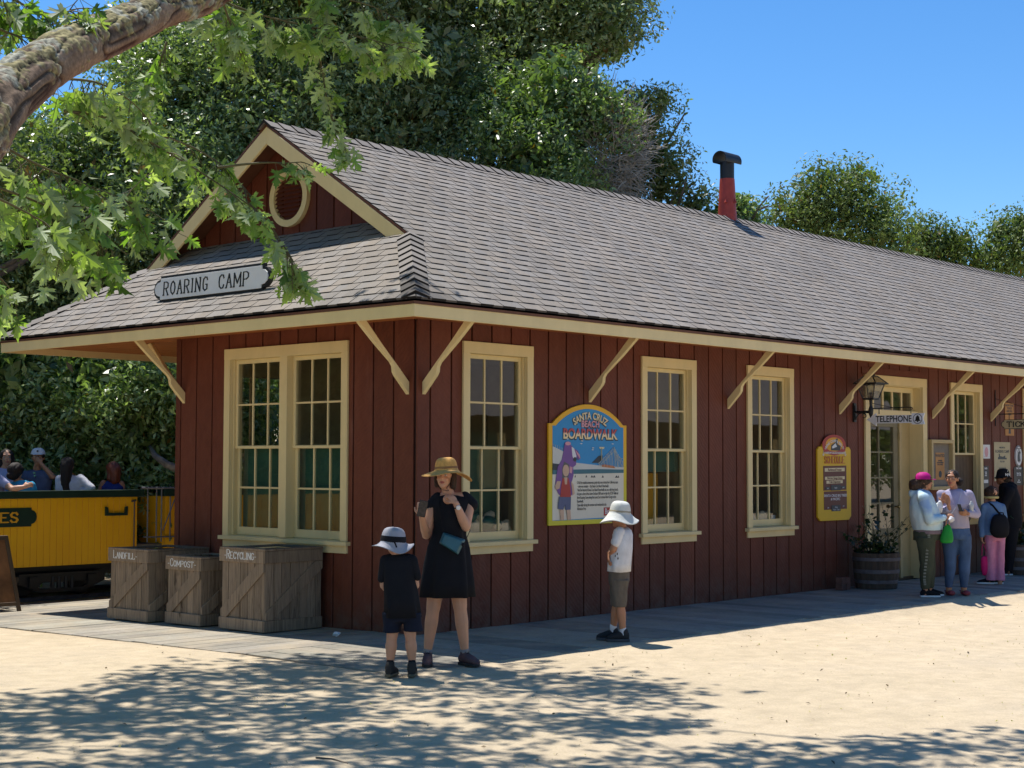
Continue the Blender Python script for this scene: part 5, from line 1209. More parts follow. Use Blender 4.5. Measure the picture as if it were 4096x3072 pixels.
# ---------------------------------------------------------------- the train
M['coach'] = simple('golden_yellow_coach_paint', (1.0,.47,.010), .5, .08, 1.6, .1, 30); M['dkgreen'] = simple('dark_green_coach_paint', (.012,.035,.022), .45, .2, 5, .1)
TY = 7.0; TZ = -.10
def coach(x0, x1, label, plaque_on, end_left=False):
    t = thing('train_coach', label, 'train coach', (x1, TY+1, TZ), 'open excursion coaches'); Tc = lambda s, n, z: (s, TY-n, z)
    mb = MB(); k = 0; x = x1
    while x > x0+.05:
        a = max(x0, x-.092); q = .93+.14*random.Random(k).random(); mb.box((a+.002, 0, .30), (x-.002, .02, 1.156), T=Tc); x -= .092; k += 1
    mb.box((x0, -.03, .30), (x1, -.002, 1.156), T=Tc); mb.box((x0, TY+1.97, .30), (x1, TY+2.0, 1.156)); mb.box((x1-.03, TY+.03, .30), (x1+.0, TY+1.97, 1.156)); mb.box((x0, TY+.03, .30), (x0+.03, TY+1.97, 1.156))
    bodyo = mb.obj('body_panel', M['coach'], t, bevel=.003, seg=1)
    mb = MB(); mb.box((x0-.05, TY-.075, 1.158), (x1+.07, TY+.10, 1.25)); mb.box((x0-.05, TY+1.9, 1.158), (x1+.07, TY+2.07, 1.25)); mb.box((x1-.05, TY+.1, 1.158), (x1+.069, TY+1.9, 1.249)); mb.obj('cap_rail', M['dkgreen'], t, bevel=.006)
    mb = MB(); mb.box((x0, TY+.03, .44), (x1-.04, TY+1.96, .47)); mb.obj('floor', M['innerdk'], t)
    mb = MB()
    for x in np.arange(x1-.6, x0+.5, -1.0):
        mb = MB(); mb.box((x-.5, TY+.15, .80), (x-.05, TY+1.85, .84)); mb.box((x-.07, TY+.15, .80), (x-.03, TY+1.85, 1.2)); mb.box((x-.45, TY+.2, .47), (x-.40, TY+1.8, .80)); mb.obj('bench', M['dkgreen'], t)
    mb = MB(); mb.box((x0+.05, TY+.25, .16), (x1-.05, TY+.35, .298)); mb.box((x0+.05, TY+1.65, .16), (x1-.05, TY+1.75, .298)); mb.box((x1-.1, TY+.1, .18), (x1+.35, TY+1.9, .29)); mb.tube([(x0, TY+1, .2), (x1+.4, TY+1, .2)], .05, 8)
    mb.obj('underframe', M['black'], t)
    for xc in ((x1-1.0, x0+1.0)):
        mb = MB()
        mb.box((xc-.62, TY+.14, .08), (xc+.62, TY+.20, .20)); mb.bar((xc-.62, TY+.17, .1), (xc-.3, TY+.17, -.02), .05); mb.bar((xc+.62, TY+.17, .1), (xc+.3, TY+.17, -.02), .05); mb.bar((xc-.3, TY+.17, -.02), (xc+.3, TY+.17, -.02), .05)
        for dx in (-.14, -.05, .05, .14): mb.tube([(xc+dx, TY+.15, 0), (xc+dx, TY+.15, .15)], .03, 8)
        for dx in (-.42, .42): mb.box((xc+dx-.07, TY+.10, .03), (xc+dx+.07, TY+.2, .16))
        mb.obj('truck_frame', M['black'], t)
        for dx in (-.42, .42):
            for yy in (TY+.42, TY+1.58): mb = MB(); mb.tube([(xc+dx, yy-.05, .10), (xc+dx, yy+.0, .10), (xc+dx, yy+.02, .10), (xc+dx, yy+.05, .10)], [.19,.19,.22,.22], 24); mb.obj('wheel', M['black'], t)
    if plaque_on:
        mb = MB(); w_ = 1.9; c = .12-w_/2-.02; Tp = lambda s, n, z: (c+s, TY-.021-n, .925+z)
        mb.prism(plaque(w_-.08, .235, .075, .03), 0, .012, Tp); mb.obj('name_plaque', M['dkgreen'], t, bevel=.002)
        mb = MB(); strokes(mb, 'ES', .115, .10, .03, lambda s, n, z: (-.245+s, TY-.034-n, .925+z), th=.26, serif=.28, dep=.003); strokes(mb, 'IL', .035, .035, .06, lambda s, n, z: (1.33+s, TY-.021-n, .41+z), th=.2, dep=.001, mi=1); mb.obj('coach_lettering', [M['orange'], M['black_p']], t, fix=False)
        mb = MB(); Th = lambda s, n, z: (1.12+s, TY-.022-n, .915+z); mb.prism([(0,.12),(.035,.11),(.045,.035),(.29,.035),(.30,.11),(.335,.12),(.335,0),(0,0)], 0, .03, Th); mb.obj('grab_handle', M['dkgreen'], t, bevel=.003)
        mb = MB(); mb.tube([(1.56, TY-.04, .32), (1.56, TY-.04, 1.10)], .009, 6); mb.tube([(1.52, TY-.04, 1.10), (1.585, TY-.04, 1.11)], .012, 6); mb.obj('brake_rod', simple('grey_steel_rod', (.12,.11,.13), .5, .2, metal=.5), t)
        M['steel'] = simple('grey_steel_pipe', (.22,.22,.24), .45, .2, metal=.5)
        for x in (1.76, 1.90, 1.98, 2.12): mb = MB(); mb.tube([(x, TY-.05, .55), (x, TY-.05, 1.27)], .010, 6); mb.obj('railing_post', M['steel'], t)
        mb = MB(); mb.tube([(1.66,TY-.05,1.27),(2.20,TY-.05,1.265),(2.29,TY-.05,1.24),(2.32,TY-.05,1.16),(2.30,TY-.05,.5)], .016, 8); mb.tube([(1.7,TY-.05,.62),(2.30,TY-.05,.61)], .010, 6); mb.tube([(2.0,TY-.06,.70),(2.24,TY-.06,1.24)], .008, 6)
        mb.obj('platform_railing', M['steel'], t); mb = MB(); mb.box((1.62, TY+.05, .46), (2.4, TY+1.9, .52)); mb.obj('end_platform', M['greywood'], t)
    return t
coach(-9.2, 1.62, 'golden yellow open coach with green cap rail and an oval end name plaque', True)
coach(2.06, 9.5, 'next golden yellow coach showing between the railing and the station wall', False)
for y in (TY+.42, TY+1.58):
    mb = MB(); mb.box((-40, y-.03, -.19), (40, y+.03, -.12)); mb.box((-40, y-.012, -.2), (40, y+.012, -.13)); tag(mb.obj('rail', M['hoop']), 'rusty steel rail of the track behind the station, '+('nearer one' if y < 8 else 'farther one'), 'rail')

# weathered store across the yard (behind the viewer, seen in the window glass)
sto = thing('yard_store', 'brown store with a shingle roof facing the station across the yard', 'building', (30, -21, 0))
mb = MB(); mb.box((17, -24, -.1), (44, -20.5, 3.2)); mb.obj('store_wall', M['innerdk'], sto)
mb = MB(); mb.box((18, -20.3, 2.05), (23, -20.25, 2.5)); mb.obj('store_awning_board', M['green'], sto)
mb = MB(); mb.add([(16.3, -18.2, 2.9), (44.7, -18.2, 2.9), (44.7, -21.5, 5.9), (16.3, -21.5, 5.9), (44.7, -24.8, 2.9), (16.3, -24.8, 2.9)], [(0,1,2,3), (3,2,4,5)], 0, (.22,.2,.19)); mb.obj('store_roof', M['shingle'], sto)
for x in (19, 22.5, 29, 33, 38): mb = MB(); mb.box((x, -20.5, .9), (x+1.1, -20.46, 2.5)); mb.obj('store_window', M['cream'], sto)
mb = MB(); mb.box((25.5, -20.5, 0), (26.7, -20.44, 2.4)); mb.obj('store_door', M['dkgreen'], sto)

# things on display inside the windows
M['burlap'] = simple('beige_burlap', (.50,.40,.26), .9, .3, 12, .5, 60)
t = thing('burlap_sacks', 'heap of rumpled beige sacks displayed inside the first side window', 'sacks', (1.1, .22, .85)); rr = random.Random(4)
for i in range(11):
    mb = MB(); c = Vector((.74+.072*i+rr.uniform(-.02,.02), .19+rr.uniform(-.02,.05), .93+rr.uniform(-.03,.09)+.06*(i % 2))); mb.ell(c, (rr.uniform(.06,.11), .05, rr.uniform(.04,.09)), 14, 10)
    for k, v in enumerate(mb.v): v = Vector(v); mb.v[k] = tuple(v+(v-c)*noise.noise(v*14)*.7)
    mb.obj('sack', M['burlap'] if i % 3 else M['green'], t, smooth=True)
mb = MB(); mb.box((.68, .14, .80), (1.52, .45, .86)); mb.obj('display_ledge', M['inner'], t)
t = thing('seat_cushions', 'row of rounded beige cushions on a ledge inside the third side window', 'cushions', (6.0, .25, .85))
for x, r0 in ((5.68,.12),(5.95,.15),(6.25,.11)): mb = MB(); mb.ell((x, .24, .90), (r0, .05, .13), 18, 10); mb.obj('cushion', M['burlap'], t, smooth=True)
mb = MB(); mb.box((5.62, .14, .80), (6.45, .40, .86)); mb.obj('ledge', M['inner'], t)
mb = MB(); mb.box((6.36, .16, .87), (6.43, .18, .97)); mb.obj('card', M['white'], t)
t = thing('display_frames', 'dark easels and an orange cloth standing inside the second side window', 'display', (3.95, .5, .03))
mb = MB(); mb.bar((3.6,.45,.03), (3.8,.40,1.3), .05, .04); mb.bar((3.95,.42,.03), (3.83,.40,1.3), .05, .04); mb.bar((3.55,.42,.95), (4.0,.42,.95), .04, .04); mb.obj('easel', M['innerdk'], t)
mb = MB(); mb.box((4.08,.40,.9), (4.30,.46,1.5)); mb.obj('orange_cloth', M['orange'], t)
# ---------------------------------------------------------------- people
PU = Vector((sin(YAW), -cos(YAW), 0)); PV = Vector((cos(YAW), sin(YAW), 0)); PW = Vector((0,0,1))
def skin(name, c):
    t = NT(name); f = t.noise(7, 4, .6); t.col(t.ramp(f, [(.35, tuple(v*.92 for v in c)), (.7, (min(1,c[0]*1.10), c[1]*1.02, c[2]*1.0))])); t.set(.5, 0, .4)
    t.p.inputs['Subsurface Weight'].default_value = .12; t.p.inputs['Subsurface Scale'].default_value = .01; t.p.inputs['Subsurface Radius'].default_value = (1, .35, .2); return t.m
def cloth(name, c, rough=.85, var=.14, sc=9): return simple(name, c, rough, var, sc, .35, 240, spec=.15)
M['sk_light'] = skin('fair_skin', (.58,.31,.19)); M['sk_tan'] = skin('tan_skin', (.44,.21,.115)); M['sk_brown'] = skin('brown_skin', (.20,.09,.05))
M['hair_dk'] = simple('dark_hair', (.018,.011,.008), .75, .5, 60, .5, 200, stretch=(1,1,.15)); M['hair_br'] = simple('brown_hair', (.05,.025,.013), .75, .5, 60, .5, 200, stretch=(1,1,.15)); M['hair_red'] = simple('auburn_hair', (.16,.04,.018), .5, .4, 60, .5, 200, stretch=(1,1,.15))
M['blackcl'] = cloth('black_cloth', (.013,.013,.016)); M['navycl'] = cloth('navy_cloth', (.014,.017,.030)); M['whitecl'] = cloth('white_cloth', (.66,.65,.67)); M['eye'] = flat('eye_white', (.6,.58,.55), .3); M['iris'] = flat('dark_iris', (.02,.012,.008), .2); M['lip'] = flat('lips', (.38,.11,.09), .5)
class Person:
    def __init__(s, label, foot, sc, base, cx, voxel=.007):
        s.O = Vector(foot); s.sc = sc; s.by = base; s.cx = cx; s.vx = voxel
        s.root = thing('person', label, 'person', s.O); s.sk = MB()
    def P(s, x, y, v=0.0):
        """measured height and side offset -> point; v is metres away from the viewer"""
        return s.O+PU*((x-s.cx)*s.sc)+PW*((s.by-y)*s.sc)+PV*v
    def local(s, u, v, w): return s.O+PU*u+PV*v+PW*w
    def part(s, name, mb, mat, voxel=None, smooth=2, wr=0, wsc=(9,9,5), parent=None, remesh=True, solid=0):
        o = mb.obj(name, mat, None, fix=False)
        mods = []
        if remesh: mods.append(('REMESH', dict(mode='VOXEL', voxel_size=voxel or s.vx, use_smooth_shade=True)))
        if smooth: mods.append(('SMOOTH', dict(iterations=smooth, factor=.5)))
        if solid: mods.append(('SOLIDIFY', dict(thickness=solid, offset=0)))
        baked(o, mods)
        if wr:
            me = o.data; n = len(me.vertices); co = np.empty(n*3); me.vertices.foreach_get('co', co); co = co.reshape(-1, 3)
            nr = np.array([tuple(v.normal) for v in me.vertices])
            d = np.array([noise.noise((c[0]*wsc[0]+3, c[1]*wsc[1], c[2]*wsc[2]+c[0]*4))+.45*noise.noise((c[0]*wsc[0]*2.3, c[1]*wsc[1]*2.3+7, c[2]*wsc[2]*2.3)) for c in co])
            co += nr*(d*wr)[:, None]; me.vertices.foreach_set('co', co.ravel()); me.update()
        attach(o, parent or s.root); return o
    def cap(s, mb, a, b, ra, rb, flat=1.0): mb.capsule(a, b, ra, rb, 12, flat, tuple(PU))
    def loft(s, mb, rings, n=28, fold=0, nf=9, ph=0, cap=True):
        """rings: (centre point, half width, half depth) stacked; folds grow towards the last ring"""
        vs = []; fs = []
        for i, (c, a, b) in enumerate(rings):
            t = i/(len(rings)-1)
            for j in range(n):
                an = 2*pi*j/n; k = 1+fold*t*t*(sin(nf*an+ph)+.5*sin((nf+3)*an*1.0+2*ph))
                vs.append(Vector(c)+PU*a*cos(an)*k+PV*b*sin(an)*k)
        for i in range(len(rings)-1):
            for j in range(n): k = (j+1) % n; fs.append((i*n+j, i*n+k, (i+1)*n+k, (i+1)*n+j))
        if cap: fs.append(tuple(range(n-1,-1,-1))); fs.append(tuple((len(rings)-1)*n+j for j in range(n)))
        mb.add(vs, fs)
    def head(s, c, yaw, h=.22, tilt=0, face=True, ears=True):
        """c: centre of the head; yaw 0 looks at the viewer, 90 to the picture's right; h: head height"""
        F = (-PV*cos(radians(yaw))+PU*sin(radians(yaw))); Rr = F.cross(PW)*-1; k = h/.22; s.hF, s.hR, s.hc, s.hk = F, Rr, c, k
        rot = Matrix((Rr, F, PW)).transposed(); U_ = PW*cos(tilt)+F*sin(tilt)*0
        q = lambda r, f, w: c+Rr*r*k+F*f*k+PW*w*k
        sk = s.sk; sk.ell(q(0,-.012,.028), (.074*k,.092*k,.085*k), 18, 12, rot=rot); sk.ell(q(0,.022,-.03), (.056*k,.064*k,.072*k), 16, 10, rot=rot); sk.ell(q(0,.050,-.078), (.030*k,.032*k,.026*k), 12, 8, rot=rot)
        sk.ell(q(0,.084,-.018), (.011*k,.018*k,.014*k), 10, 8, rot=rot); sk.capsule(q(0,.078,.022), q(0,.094,-.014), .007*k, .011*k, 8); sk.ell(q(0,.074,.038), (.05*k,.014*k,.012*k), 12, 8, rot=rot)
        for r in (-1, 1):
            sk.ell(q(.032*r,.062,-.024), (.022*k,.020*k,.020*k), 10, 8, rot=rot)
            if ears: sk.ell(q(.074*r,-.008,-.008), (.008*k,.017*k,.029*k), 10, 8, rot=rot)
        sk.ell(q(0,.074,-.048), (.022*k,.014*k,.011*k), 10, 8, rot=rot)
        if face:
            mb = MB()
            for r in (-1, 1): mb.ell(q(.031*r,.0765,.012), (.0125*k,.008*k,.0065*k), 10, 8, 0, rot); mb.ell(q(.031*r+.002,.0825,.012), (.0052*k,.004*k,.0052*k), 8, 6, 1, rot)
            o = mb.obj('eyes', [M['eye'], M['iris']], s.root, fix=False, smooth=True)
            mb = MB()
            for r in (-1, 1): mb.tube([q(.014*r,.088,.030), q(.032*r,.086,.037), q(.050*r,.072,.030)], [.003*k,.0038*k,.002*k], 6)
            mb.obj('eyebrows', M['hair_dk'], s.root, fix=False)
            mb = MB(); mb.tube([q(-.023,.078,-.051), q(-.010,.088,-.046), q(0,.090,-.048), q(.010,.088,-.046), q(.023,.078,-.051)], [.002*k,.0055*k,.005*k,.0055*k,.002*k], 8); mb.tube([q(-.018,.080,-.055), q(0,.088,-.057), q(.018,.080,-.055)], [.002*k,.0055*k,.002*k], 8); mb.obj('mouth', M['lip'], s.root, fix=False, smooth=True)
        return q
    def hand(s, w, d, nrm, side, k=1.0, curl=.5, mb=None):
        """w wrist, d direction of the fingers, nrm out of the back of the hand, side +1/-1 thumb side along d x nrm"""
        mb = mb or s.sk; d = Vector(d).normalized(); nrm = Vector(nrm); nrm = (nrm-d*nrm.dot(d)).normalized(); x = d.cross(nrm)*side
        pal = w+d*.045*k; rot = Matrix((x, d, nrm)).transposed(); mb.ell(pal, (.040*k,.050*k,.0165*k), 14, 10, rot=rot)
        for i, (o, L) in enumerate(((.029,.070),(.010,.078),(-.009,.073),(-.027,.058))):
            b = w+d*.082*k+x*o*k*1.05-d*abs(o)*.15*k; a1 = curl*(.7+.12*i); d1 = (d*cos(a1)-nrm*sin(a1)); m = b+d1*L*.48*k; a2 = a1+curl*1.3; d2 = (d*cos(a2)-nrm*sin(a2)); m2 = m+d2*L*.32*k; a3 = a2+curl*.7; d3 = (d*cos(a3)-nrm*sin(a3)); e = m2+d3*L*.22*k
            mb.capsule(b-d*.012*k, m, .0100*k, .0092*k, 8); mb.capsule(m, m2, .0092*k, .0085*k, 8); mb.capsule(m2, e, .0085*k, .0075*k, 8)
        t0 = w+d*.022*k+x*.026*k; t1 = t0+(d*.6+x*.75-nrm*.25).normalized()*.036*k; t2 = t1+(d*.9+x*.25-nrm*.35).normalized()*.030*k; mb.capsule(t0, t1, .0125*k, .0105*k, 8); mb.capsule(t1, t2, .0105*k, .0085*k, 8)
        mb.capsule(w-d*.01, w+d*.03*k, .022*k, .024*k, 10, .8, tuple(x))
    def shoe(s, ankle, toe, L=.25, W=.085, mats=None, sole=.022, h=.085, name='shoe'):
        """ankle: point above the heel on the ground; toe: direction on the ground"""
        d = Vector(toe); d.z = 0; d.normalize(); x = d.cross(PW); g = Vector((ankle.x, ankle.y, s.O.z)); hb = g-d*L*.24
        q = lambda a, b, c: hb+d*a*L+x*b*W+PW*c
        mb = MB(); o = [(0,.30),(.06,.40),(.3,.38),(.62,.50),(.84,.44),(.96,.25),(1,0)]; o = o+[(a,-b) for a, b in reversed(o[:-1])]; o = [(a,-b) for a, b in o]
        vs = [q(a,b*1.04,.002) for a, b in o]+[q(a,b,sole) for a, b in o]; n = len(o); mb.add(vs, [tuple(range(n)), tuple(range(2*n-1,n-1,-1))]+[(i,(i+1)%n,n+(i+1)%n,n+i) for i in range(n)])
        so_ = mb.obj(name+'_sole', mats[1], s.root, bevel=.004)
        mb = MB(); P_ = [(.02,.34,.35*h),(.12,.40,.50*h),(.3,.42,.52*h),(.5,.46,.44*h),(.7,.49,.34*h),(.87,.42,.26*h),(.98,.2,.16*h)]
        for (a,b,c),(a2,b2,c2) in zip(P_, P_[1:]):
            pass
        vs = []; m = 12
        for a, b, c in P_:
            for j in range(m): an = 2*pi*j/m; vs.append(q(a, b*cos(an), sole*.6+c*(1+sin(an))))
        fs = [(i*m+j, i*m+(j+1)%m, (i+1)*m+(j+1)%m, (i+1)*m+j) for i in range(len(P_)-1) for j in range(m)]+[tuple(range(m-1,-1,-1)), tuple((len(P_)-1)*m+j for j in range(m))]
        mb.add(vs, fs); mb.capsule(q(.2,0,.05), q(.22,0,h+.005), .036, .036, 12)
        up_ = s.part(name, mb, mats[0], .005, 2, .0015, (40,40,40))
        mb = MB()
        for i in range(4): a = .36+.07*i; c = sole+h*(.98-.16*i); mb.tube([q(a,-.22,c-.008), q(a+.01,0,c+.004), q(a,.22,c-.008)], .0032, 5)
        mb.obj('laces', mats[2] if len(mats) > 2 else mats[1], s.root, fix=False)
    def leg(s, hip, knee, ank, r=(.085,.055,.058,.036), mb=None):
        mb = mb or s.sk; s.cap(mb, hip, knee, r[0], r[1]); calf = knee.lerp(ank, .32)+PV*.0; s.cap(mb, knee, calf, r[1]*.92, r[2]); s.cap(mb, calf, ank, r[2], r[3]); s.cap(mb, ank, ank-PW*.05, r[3], r[3])
    def arm(s, sh, el, wr, r=(.045,.036,.037,.024), mb=None):
        mb = mb or s.sk; s.cap(mb, sh, el, r[0], r[1]); f = el.lerp(wr, .3); s.cap(mb, el, f, r[1]*.95, r[2]); s.cap(mb, f, wr, r[2], r[3], )
    def finish(s, mat): return s.part('body', s.sk, mat, s.vx, 2)
    def brim_hat(s, c, k, mats, rb=.17, rc=.085, hc=.09, droop=(.02,.03), lo=0, ph=0, wav=.012, nm='sun_hat', band=True, tilt=0, F=None):
        """crown + wavy brim around c (hat line centre)"""
        mb = MB(); prof = [(0,hc*1.0),(rc*.45,hc*1.0),(rc*.8,hc*.90),(rc*.96,hc*.6),(rc*1.03,hc*.2),(rc*1.06,0),(rc*1.15,-.006),(rb*.75,-droop[0]*.6),(rb*.92,-droop[0]),(rb,-droop[0]*1.15)]
        def w_(i, a, r):
            if i >= 6: t = (r-rc)/(rb-rc); return (sin(2*a+ph)*.012*t, (sin(2*a+ph)*wav*1.4+sin(3*a+1+ph)*wav*.6)*t-droop[1]*t*max(0, cos(a-ph))**2)
            return (0, sin(5*a+i)*.002)
        mb.lathe(prof, tuple(c), 40, 0, w_)
        if tilt and F is not None:
            mt = Matrix.Translation(c) @ Matrix.Rotation(tilt, 4, F) @ Matrix.Translation(-Vector(c)); mb.xf(mt)
        o = mb.obj(nm, mats[0], None, fix=True); baked(o, [('SUBSURF', dict(levels=1, render_levels=1)), ('SOLIDIFY', dict(thickness=.004, offset=0))]); attach(o, s.root)
        if band:
            mb = MB(); mb.lathe([(rc*1.075,.002),(rc*1.065,.012),(rc*1.055,.026),(rc*1.03,.028)], tuple(c), 40)
            if tilt and F is not None: mb.xf(mt)
            mb.obj('hat_band', mats[1], o, fix=False, smooth=True)
        return o

# ---- woman in the straw hat
g = ground_pt(962, 1437)
w = Person('woman in a wide straw hat and black dress checking her phone at the station corner', (g.x, g.y, 0), .001141, 1500, 650, .006)
P = w.P
q = w.head(P(640,178,-.02), -14, .205)
w.cap(w.sk, P(655,255,.01), P(668,320,.03), .046, .050); w.cap(w.sk, P(600,333,.03), P(770,330,.03), .045, .048)
w.loft(w.sk, [(P(680,335,.03), .15, .07), (P(685,400,.02), .145, .09), (P(680,520,.03), .115, .085), (P(665,600,.03), .115,.09), (P(658,720,.04), .15, .105), (P(655,800,.04), .15, .1)], 20)
aS, aE, aW = P(560,365,.03), P(512,590,-.02), P(490,452,-.22); w.arm(aS, aE, aW)
bS, bE, bW = P(812,372,.03), P(792,530,-.08), P(724,362,-.17); w.arm(bS, bE, bW, (.047,.038,.040,.024))
w.leg(P(600,800,.03), P(562,1110,.0), P(526,1395,.02), (.085,.056,.055,.033)); w.leg(P(720,800,.03), P(752,1100,.0), P(785,1395,.02), (.085,.056,.055,.033))
w.hand(aW, (-.05*PU+PW*.9-PV*.1), (-PU*.2-PV*1.0), -1, .95, .75); w.hand(bW, (PW*.75-PU*.55+PV*.1), (PU*.4+PW*.3-PV*.8), -1, .80, .95); w.sk.ell(P(672,338,-.058), (.062,.032,.042), 14, 10)
w.finish(M['sk_light'])
mb = MB(); dc = (lambda x, y, v: P(x, y, v))
w.loft(mb, [(dc(680,312,.035), .095, .055), (dc(683,322,.03), .135, .075), (dc(685,350,.03), .162, .095), (dc(685,400,.02), .150, .105), (dc(683,460,.015), .142, .112), (dc(676,530,.03), .130, .100), (dc(668,590,.03), .135, .105), (dc(662,680,.03), .165, .125), (dc(657,800,.03), .188, .145), (dc(655,920,.03), .203, .155), (dc(655,1024,.03), .212, .165)], 72, .085, 7, 1.3, cap=False)
dr = w.part('dress', mb, M['blackcl'], smooth=0, remesh=False, wr=.004, solid=.005)
mb = MB(); w.cap(mb, P(592,330,.03), P(552,385,.03), .050, .055); w.cap(mb, P(780,325,.03), P(826,378,.03), .050, .057); w.cap(mb, P(600,336,.04), P(770,332,.04), .046, .046); w.part('dress_sleeves', mb, M['blackcl'], .008, 2, .003)
hat = w.brim_hat(P(650,132,.0), 1, [simple('straw', (.66,.34,.09), .8, .25, 40, .6, 160), simple('straw_band', (.30,.14,.05), .8)], rb=.210, rc=.088, hc=.098, droop=(.030,.055), ph=-.83, wav=.010, nm='straw_hat', tilt=radians(-3), F=PV)
mb = MB(); mb.tube([q(-.07,.0,.03), q(-.068,.05,-.05), q(-.02,.04,-.115), P(668,278,-.10)], .0022, 5); mb.tube([q(.07,.0,.03), q(.066,.045,-.05), q(.03,.04,-.10), P(672,278,-.10)], .0022, 5); mb.obj('chin_cord', M['blackcl'], hat, fix=False)
mb = MB(); c = w.hc
for a, b, r in ((q(-.068,-.02,.02), q(-.070,.0,-.075), .030), (q(.070,-.02,.02), q(.074,-.01,-.085), .032), (q(-.04,-.06,.02), q(-.03,-.065,-.09), .045), (q(.04,-.06,.02), q(.045,-.065,-.09), .045), (q(0,-.07,.03), q(0,-.075,-.08), .05)): w.cap(mb, a, b, r, r*.8)
mb.ell(q(0,-.02,.055), (.080,.09,.06)); w.part('hair', mb, M['hair_br'], .006, 1, .005, (30,30,12))
for ank, tdir, mt in ((P(526,1400,.02), -PV*1+PU*.02, 1), (P(785,1400,.02), -PV*.75+PU*.65, 0)): w.shoe(ank, tdir, .235, .09, [cloth('mauve_running_shoe', (.13,.075,.075)), M['black'], M['blackcl']], .024, .09)
mb = MB(); 
for ax in (526, 785): w.cap(mb, P(ax,1388,.02), P(ax,1404,.02), .034, .036)
w.part('socks', mb, cloth('grey_sock', (.25,.25,.26)), .006, 1)
ph = thing('phone', 'dark patterned phone held up by the woman in the straw hat', 'phone', P(495,395,-.27)); mb = MB(); a, b = P(497,398,-.285), 0
ux = (PU*.93+PV*.25+PW*-.18).normalized(); uz = (PW*.98+PU*.2).normalized(); un = ux.cross(uz)
vs = [a+ux*i*.034+uz*j*.066+un*k*.005 for k in (-1,1) for i, j in ((-1,-1),(1,-1),(1,1),(-1,1))]; mb.add(vs, [(0,3,2,1),(4,5,6,7),(0,1,5,4),(1,2,6,5),(2,3,7,6),(3,0,4,7)]); mb.obj('phone_case', simple('patterned_case', (.025,.016,.016), .25, .9, 60, 0), ph, bevel=.005)
wa = thing('wrist_watch', 'wrist watch with a pale dial and dark strap on the woman in black', 'watch', bW); mb = MB(); ax_ = (bW-bE).normalized(); cW = bE.lerp(bW, .86); s1 = ax_.orthogonal().normalized(); s2 = ax_.cross(s1); pts = [cW+(s1*cos(a)+s2*sin(a))*.029 for a in [i*pi/6 for i in range(13)]]; mb.tube(pts, .007, 6, flat=.4); mb.obj('strap', M['blackcl'], wa, fix=False)
mb = MB(); fd = (-PV+PU*.2+ax_*0).normalized(); fd = (fd-ax_*fd.dot(ax_)).normalized(); mb.tube([cW+fd*.026, cW+fd*.038], [.019,.018], 14); mb.obj('dial', M['white'], wa)
M['tealbag'] = simple('teal_leather', (.03,.12,.15), .4, .15, 10, .2)
bg_ = thing('crossbody_bag', 'small teal leather pouch slung across the black dress', 'bag', P(700,640,-.15)); mb = MB()
A_ = [P(636,566,-.12), P(608,640,-.13), P(740,722,-.12), P(790,620,-.10)]
for k_, e in ((0, 0), ): 
    f = -PV*.035; b = PV*.035; vs = [p+f*.4 for p in A_]+[p.lerp(sum(A_, Vector())/4, .18)+f*1.6 for p in A_]+[p+b for p in A_]
    mb.add(vs, [(4,5,6,7),(0,1,5,4),(1,2,6,5),(2,3,7,6),(3,0,4,7),(1,0,8,9),(2,1,9,10),(3,2,10,11),(0,3,11,8),(11,10,9,8)])
mb.obj('pouch', M['tealbag'], bg_, bevel=.008)
mb = MB(); mb.tube([P(618,330,.0), P(607,345,-.05), P(608,400,-.095), P(618,470,-.115), P(638,560,-.13)], .005, 6, flat=.5); mb.tube([P(790,622,-.11), P(806,590,-.05), P(818,560,.04), P(800,480,.12), P(720,380,.13), P(640,325,.09), P(618,330,.0)], .005, 6, flat=.5); mb.ell(P(776,652,-.155), (.018,.008,.018)); mb.obj('strap', M['blackcl'], bg_, fix=False)

# ---- boy with the grey hat seen from behind
g = ground_pt(861, 1461)
w = Person('small boy in a grey bucket hat, black tee and navy shorts seen from behind', (g.x, g.y, 0), .001082, 1585, 312, .006); P = w.P
q = w.head(P(268,655,0), 170, .19, face=False); w.cap(w.sk, P(285,715,0), P(300,765,0), .040, .042)
w.loft(w.sk, [(P(305,765,0), .105, .05), (P(310,850,0), .11, .07), (P(325,1000,0), .105, .075), (P(330,1150,0), .12, .08)], 20)
w.arm(P(205,800,0), P(200,955,.02), P(250,1030,.13), (.034,.028,.026,.02)); w.arm(P(412,800,0), P(428,955,.02), P(370,1020,.14), (.034,.028,.026,.02))
w.hand(P(250,1030,.13), (PU*.8+PV*.3), (PV), -1, .7, .5); w.hand(P(370,1020,.14), (-PU*.8+PV*.3), (PV), 1, .7, .5)
w.leg(P(285,1150,0), P(262,1320,0), P(252,1490,.02), (.06,.042,.046,.027)); w.leg(P(375,1150,0), P(395,1320,0), P(405,1490,.02), (.06,.042,.046,.027)); w.finish(M['sk_light'])
mb = MB(); w.loft(mb, [(P(300,735,0), .05, .045), (P(302,752,0), .105, .055), (P(305,790,0), .128, .072), (P(312,900,0), .123, .083), (P(325,1040,0), .128, .10), (P(335,1172,0), .138, .118)], 60, .05, 5, .4, cap=False); w.part('tee_shirt', mb, M['blackcl'], smooth=0, remesh=False, wr=.009, solid=.005)
mb = MB(); w.cap(mb, P(215,775,0), P(190,905,.005), .045, .036); w.cap(mb, P(398,775,0), P(434,890,.005), .045, .036); w.cap(mb, P(240,765,0), P(370,765,0), .042, .042); w.part('tee_sleeves', mb, M['blackcl'], .008, 2, .003)
